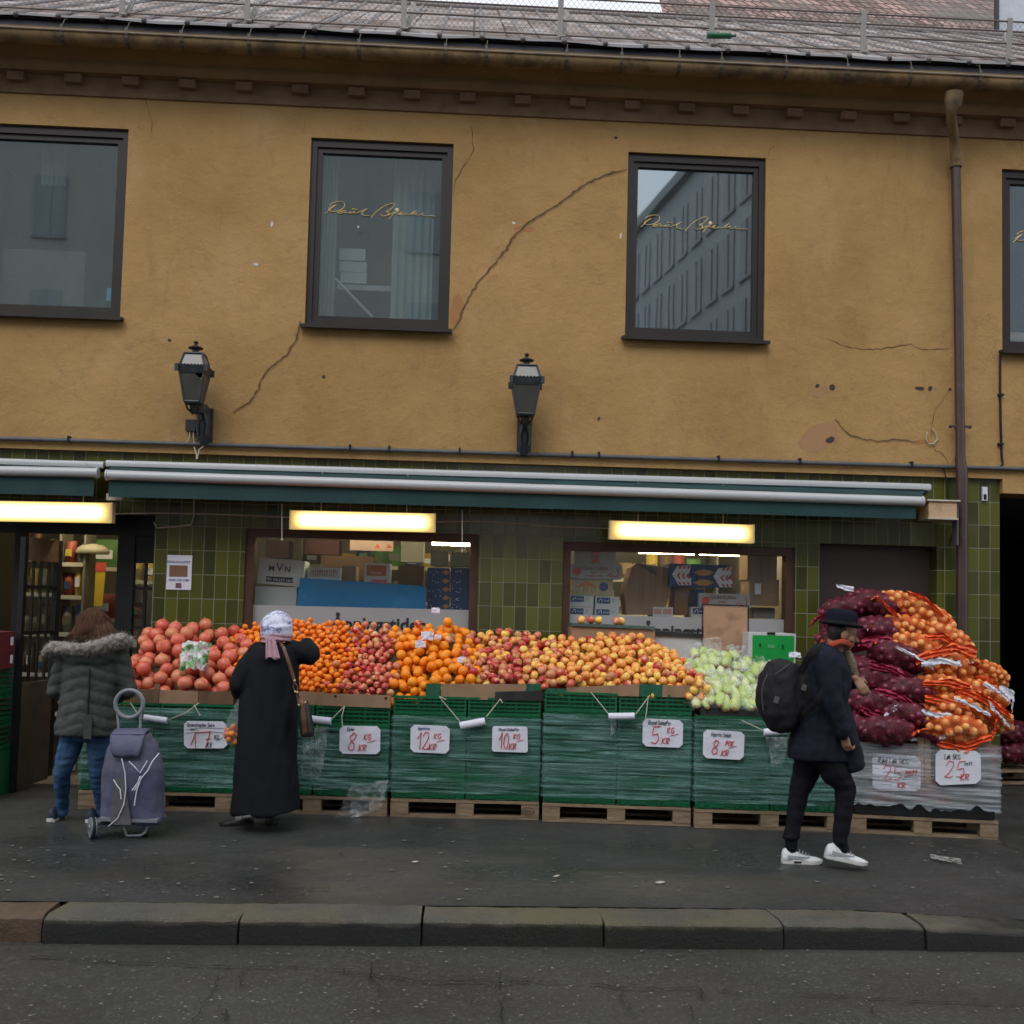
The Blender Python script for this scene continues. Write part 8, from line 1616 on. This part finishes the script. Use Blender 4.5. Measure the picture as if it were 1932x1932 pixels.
for uu, hx, hy, hz, pt in ((u1, h1.x, Y+.05, 0, 0), (u2, hh.x, Y-.10, max(.03, hh.z-.04), .17)):
    Rp = roty(pt); T_ = lambda x, y, z: V((hx, hy, hz))+Rp @ V((x, y, z))
    for k in range(4): part('lace', MB().tube([T_(.110+.022*k, -.036, .072-.008*k), T_(.118+.022*k, -.012, .086-.010*k), T_(.122+.022*k, .012, .086-.010*k)], .0032, 5), M['shoe_grey'], uu, 60)
    part('side_panel', MB().grid([[T_(.03+.15*i/6, -.0415-.004*math.sin(i/6*3.1), .034+j*.012*(1-.4*i/6)) for j in range(3)] for i in range(7)]), M['shoe_grey'], uu, 60)
# hat
m = MB(); hq = lambda x, z, y=0: a_(1586, 1181)+V((x, y, z)); P = []
m.lathe([(.085, -.004), (.112, .0), (.138, .004), (.150, .010), (.148, .016), (.130, .010), (.108, .008), (.106, .030), (.104, .075), (.092, .105), (.060, .116), (.02, .108)], a_(1586, 1181), 28, sx=1.04, sy=.88, M=roty(.10)); ht = part('hat', m, M['felt'], MN, 60)
m = MB(); m.lathe([(.1085, .010), (.1085, .034)], a_(1586, 1181), 28, sx=1.045, sy=.885, M=roty(.10)); part('hat_band', m, M['black'], ht, 60)
m = MB(); m.sph(Q(-.020, 0, .004), .098, 14, 10, (.92, .86, .86)); m.sph(Q(-.05, 0, -.045), .05, 12, 8, (.8, 1.25, 1)); fuse('hair', m, plain('black_hair', (.012, .010, .009), .5, .3, 10), MN, .010, 3)
m = MB(); P = [Q(.050+.02*math.cos(a), .058*math.sin(a), -.075+.03*math.cos(a)) for a in np.linspace(-1.9, 1.9, 9)]; limb(m, P, [.012]*9, 8); m.sph(Q(.070, 0, -.088), .020, 10, 8, (.8, 1.2, 1)); fuse('beard', m, bpy.data.materials['black_hair'], MN, .007, 2)
# scarf
m = MB(); cN = a_(1577, 1214); m.tube([cN+V((.085*math.cos(a), .09*math.sin(a), .01*math.cos(a)+.012*math.sin(a*3))) for a in [2*math.pi*k/20 for k in range(20)]], .023, 10, closed=True); sf = fuse('scarf', m, M['orangescarf'], MN, .009, 2, lambda c, n_: .006*noise.noise(V((c.x*30, c.y*30, c.z*60))))
m = MB(); loft(m, [a_(1590, 1222, .03), a_(1599, 1238, .03), a_(1606, 1256, .05), a_(1611, 1272, .06), a_(1614, 1288, .06)], [(.034, .035), (.036, .03), (.036, .025), (.034, .02), (.030, .015)]); fuse('scarf_end', m, M['patscarf'], sf, .008, 2, folds(.006, 9, 9, 2, .004))
# backpack
bp = thing('backpack', 'large rounded black backpack on the back of the walking man', 'backpack', a_(1478, 1370, -.02))
m = MB(); loft(m, [a_(1486, 1248), a_(1482, 1258), a_(1476, 1280), a_(1473, 1310), a_(1474, 1340), a_(1482, 1360), a_(1492, 1369)], [(.075, .10), (.135, .15), (.165, .17), (.172, .175), (.165, .17), (.125, .15), (.07, .10)]); m.sph(a_(1500, 1310), .16, 14, 10, (1, 1.05, 1.35)); m.sph(a_(1452, 1325), .11, 14, 10, (.9, 1.15, 1.05))
fuse('bag_body', m, M['pack'], bp, .011, 4, folds(.022, 4, 4, 5, .010))
for pts in ([(1448, 1272), (1440, 1290), (1437, 1310), (1440, 1340)], [(1490, 1252), (1478, 1262), (1462, 1272)]): part('zip', MB().tube([a_(u, v, -.165) for u, v in pts], .004, 5), flat('zip_grey', (.07, .07, .075), .4) if 'zip_grey' not in bpy.data.materials else bpy.data.materials['zip_grey'], bp, 60)
for u, v, sx, sz in ((1465, 1320, .030, .045), (1517, 1297, .03, .04)): part('patch', MB().box(a_(u, v, -.185), (sx, .008, sz), roty(.3)), flat('patch_grey', (.10, .10, .11), .5) if 'patch_grey' not in bpy.data.materials else bpy.data.materials['patch_grey'], bp)
m = MB(); strap(m, [a_(1510, 1268, -.13), a_(1530, 1236, -.19), a_(1552, 1226, -.21), a_(1570, 1240, -.25), a_(1572, 1275, -.27), a_(1545, 1320, -.25), a_(1515, 1350, -.16)], .05, 6); part('shoulder_strap', m, M['pack'], bp, 180)
# ================================================================= SHOPPING TROLLEY
Y = 7.74; tr = thing('shopping_trolley', 'slate blue two-wheeled shopping trolley with a round grey handle', 'trolley', (a_(245, 1570).x, Y, 0))
cR = a_(244, 1328, .06); m = MB(); m.tube([cR+V((.098*math.cos(a), 0, .098*math.sin(a))) for a in [2*math.pi*k/28 for k in range(28)]], .0155, 10, closed=True); part('ring_handle', m, M['greyplastic'], tr, 60)
for s_ in (-.085, .085): part('handle_tube', MB().tube([cR+V((s_, 0, -.03)), a_(244+s_*220, 1400, .06), V((cR.x+s_*.9, Y+.08, .16))], .0095, 8), M['steel'], tr, 60)
m = MB(); loft(m, [a_(250, 1553), a_(250, 1540), a_(251, 1500), a_(252, 1450), a_(251, 1410), a_(249, 1386)], [(.215, .12), (.225, .135), (.222, .14), (.215, .14), (.175, .12), (.13, .10)], n=24)
bd = fuse('bag_body', m, M['trolley'], tr, .011, 4, lambda c, n_: .020*noise.noise(V((c.x*6+3, c.y*5, c.z*3)))+.008*noise.noise(V((c.x*14, c.y*12, c.z*9))))
t = NT('grey_brown_fabric'); v_ = t.obj(); t.done(t.bsdf(t.ramp(t.noise(12, 4, .6, v_), [(.35, (.08, .075, .085)), (.65, (.125, .115, .12))]), .7, Normal=t.bump(t.noise(14, 3, .6, v_), .01, .5)))
def onb(u, v, ex=0):       # point on the trolley bag front
    p = a_(u, v); k = (u-251)/56; return V((p.x, Y-.143*math.sqrt(max(.08, 1-min(1, k*k)*.85))-ex, p.z))
m = MB(); P = [[onb(226+(x_/8)*(248-226)+18*(y_/8)*(x_/8-.3), 1460+y_*11, .012) for x_ in range(9)] for y_ in range(9)]; m.grid(P[::-1]); part('grey_panel', m, t.m, bd, 180)
for pts in ([(243, 1425), (249, 1450), (251, 1480), (247, 1510), (236, 1535), (216, 1552)], [(306, 1418), (296, 1432), (289, 1448), (278, 1462), (270, 1485), (266, 1512)], [(227, 1464), (234, 1475), (240, 1482), (242, 1500)], [(256, 1430), (268, 1442), (276, 1452), (288, 1430)], [(276, 1458), (272, 1470), (262, 1484)], [(278, 1458), (276, 1468), (266, 1484)]): part('white_cord', MB().tube([onb(u, v, .018) for u, v in pts], .0042, 6), M['paper'], bd, 60)
m = MB(); P = []
for j in range(8):
    t_ = j/7; P.append([V(a_((218+3*t_+ (8*t_**3))+(281-218-6*t_-14*t_**3)*k/10, 1384+40*t_, 0))+V((0, -.105-.045*math.sin(t_*1.9)-.01*math.sin(k*.6), .004)) for k in range(11)])
m.grid(P); P2 = [[V(a_(218+63*k/10, 1384-3*q_, 0))+V((0, -.105+.2*q_/1.0, .004+.02*math.sin(q_*3))) for k in range(11)] for q_ in (0, .35, .7, 1)]; m.grid(P2[::-1]); fl_ = part('flap', m, M['trolley'], tr, 180); k_ = fl_.modifiers.new('thick', 'SOLIDIFY'); k_.thickness = .006
m = MB(); m.box((a_(235, 1553).x+.06, Y-.02, .135), (.40, .22, .022), roty(.02)); part('foot_plate', m, M['greyplastic'], tr)
xw, zw = a_(184, 1548).x, .078
ax_ = V((.87, .49, 0)); w0 = V((xw, Y-.10, zw)); pl_ = V((-.49, .87, 0))
for q_ in (0, 1):
    c = w0+ax_*(.36*q_); wh = part('wheel', MB().tube([c-ax_*.018, c+ax_*.018], .070, 26), M['greyplastic'], tr, 50)
    part('tyre', MB().tube([c+pl_*(.071*math.cos(a))+V((0, 0, .071*math.sin(a))) for a in [2*math.pi*k/28 for k in range(28)]], .0095, 8, closed=True), M['black'], wh, 60); part('hub', MB().tube([c-ax_*.028, c-ax_*.019], .018, 14), M['steel'], wh, 50)
part('axle', MB().tube([w0, w0+ax_*.36], .008, 8), M['steel'], tr, 60); part('wheel_arm', MB().tube([w0+ax_*.03+V((0, 0, .03)), w0+ax_*.10+V((.06, .02, .06)), V((a_(240, 1553).x, Y-.05, .13))], .018, 8), M['greyplastic'], tr, 60)
L_ = [a_(231, 1556, -.06), a_(237, 1572, -.06), a_(240, 1577, -.06), a_(266, 1576, -.06), a_(275, 1570, -.06), a_(280, 1556, -.06)]
for p in L_: p.z = max(.011, p.z)
part('foot_loop', MB().tube(L_, .0105, 8), M['steel'], tr, 60)
# ================================================================= CAMERA, LIGHT, WORLD
cd = bpy.data.cameras.new('camera'); cam = bpy.data.objects.new('camera', cd); C.objects.link(cam); bpy.context.scene.camera = cam
Rm = Matrix((rt, up, -fw)).transposed(); cam.matrix_world = Matrix.Translation(CAM) @ Rm.to_4x4()
cd.sensor_width = 36; cd.sensor_fit = 'HORIZONTAL'; cd.lens = 36*FOC/W; cd.clip_end = 500; cd.clip_start = .05; cd.shift_y = (PY-966)/W
w = bpy.data.worlds.new('World'); bpy.context.scene.world = w; w.use_nodes = True; nt = w.node_tree; nt.nodes.clear()
SE, SR = math.radians(48), math.radians(200)
sk = nt.nodes.new('ShaderNodeTexSky'); sk.sky_type = 'NISHITA'; sk.sun_disc = False; sk.sun_elevation = SE; sk.sun_rotation = SR; sk.air_density = 1; sk.dust_density = 6; sk.ozone_density = 1
hs = nt.nodes.new('ShaderNodeHueSaturation'); hs.inputs['Saturation'].default_value = .16; nt.links.new(sk.outputs[0], hs.inputs['Color'])
vm = nt.nodes.new('ShaderNodeMix'); vm.data_type = 'RGBA'; vm.inputs[0].default_value = .72; vm.inputs[7].default_value = (6.9, 7.3, 7.9, 1); nt.links.new(hs.outputs[0], vm.inputs[6])   # the overcast veil
bg = nt.nodes.new('ShaderNodeBackground'); bg.inputs['Strength'].default_value = .13; ou = nt.nodes.new('ShaderNodeOutputWorld')
nt.links.new(vm.outputs[2], bg.inputs[0]); nt.links.new(bg.outputs[0], ou.inputs[0])
ld = bpy.data.lights.new('sun', 'SUN'); ld.energy = .5; ld.angle = math.radians(35); ld.color = (1, .97, .93); sun = bpy.data.objects.new('sun', ld); C.objects.link(sun)
sd = V((math.sin(SR)*math.cos(SE), math.cos(SR)*math.cos(SE), math.sin(SE))); sun.rotation_euler = sd.to_track_quat('Z', 'Y').to_euler(); sun.location = (0, -5, 20)
sc = bpy.context.scene; sc.view_settings.view_transform = 'Standard'; sc.view_settings.look = 'None'; sc.view_settings.exposure = .45; sc.view_settings.gamma = 1
sc.render.engine = 'CYCLES'; sc.cycles.max_bounces = 7; sc.cycles.transparent_max_bounces = 12; sc.cycles.diffuse_bounces = 4; sc.cycles.caustics_reflective = False; sc.cycles.caustics_refractive = False; sc.cycles.use_denoising = True
sc.cycles.sample_clamp_indirect = 5
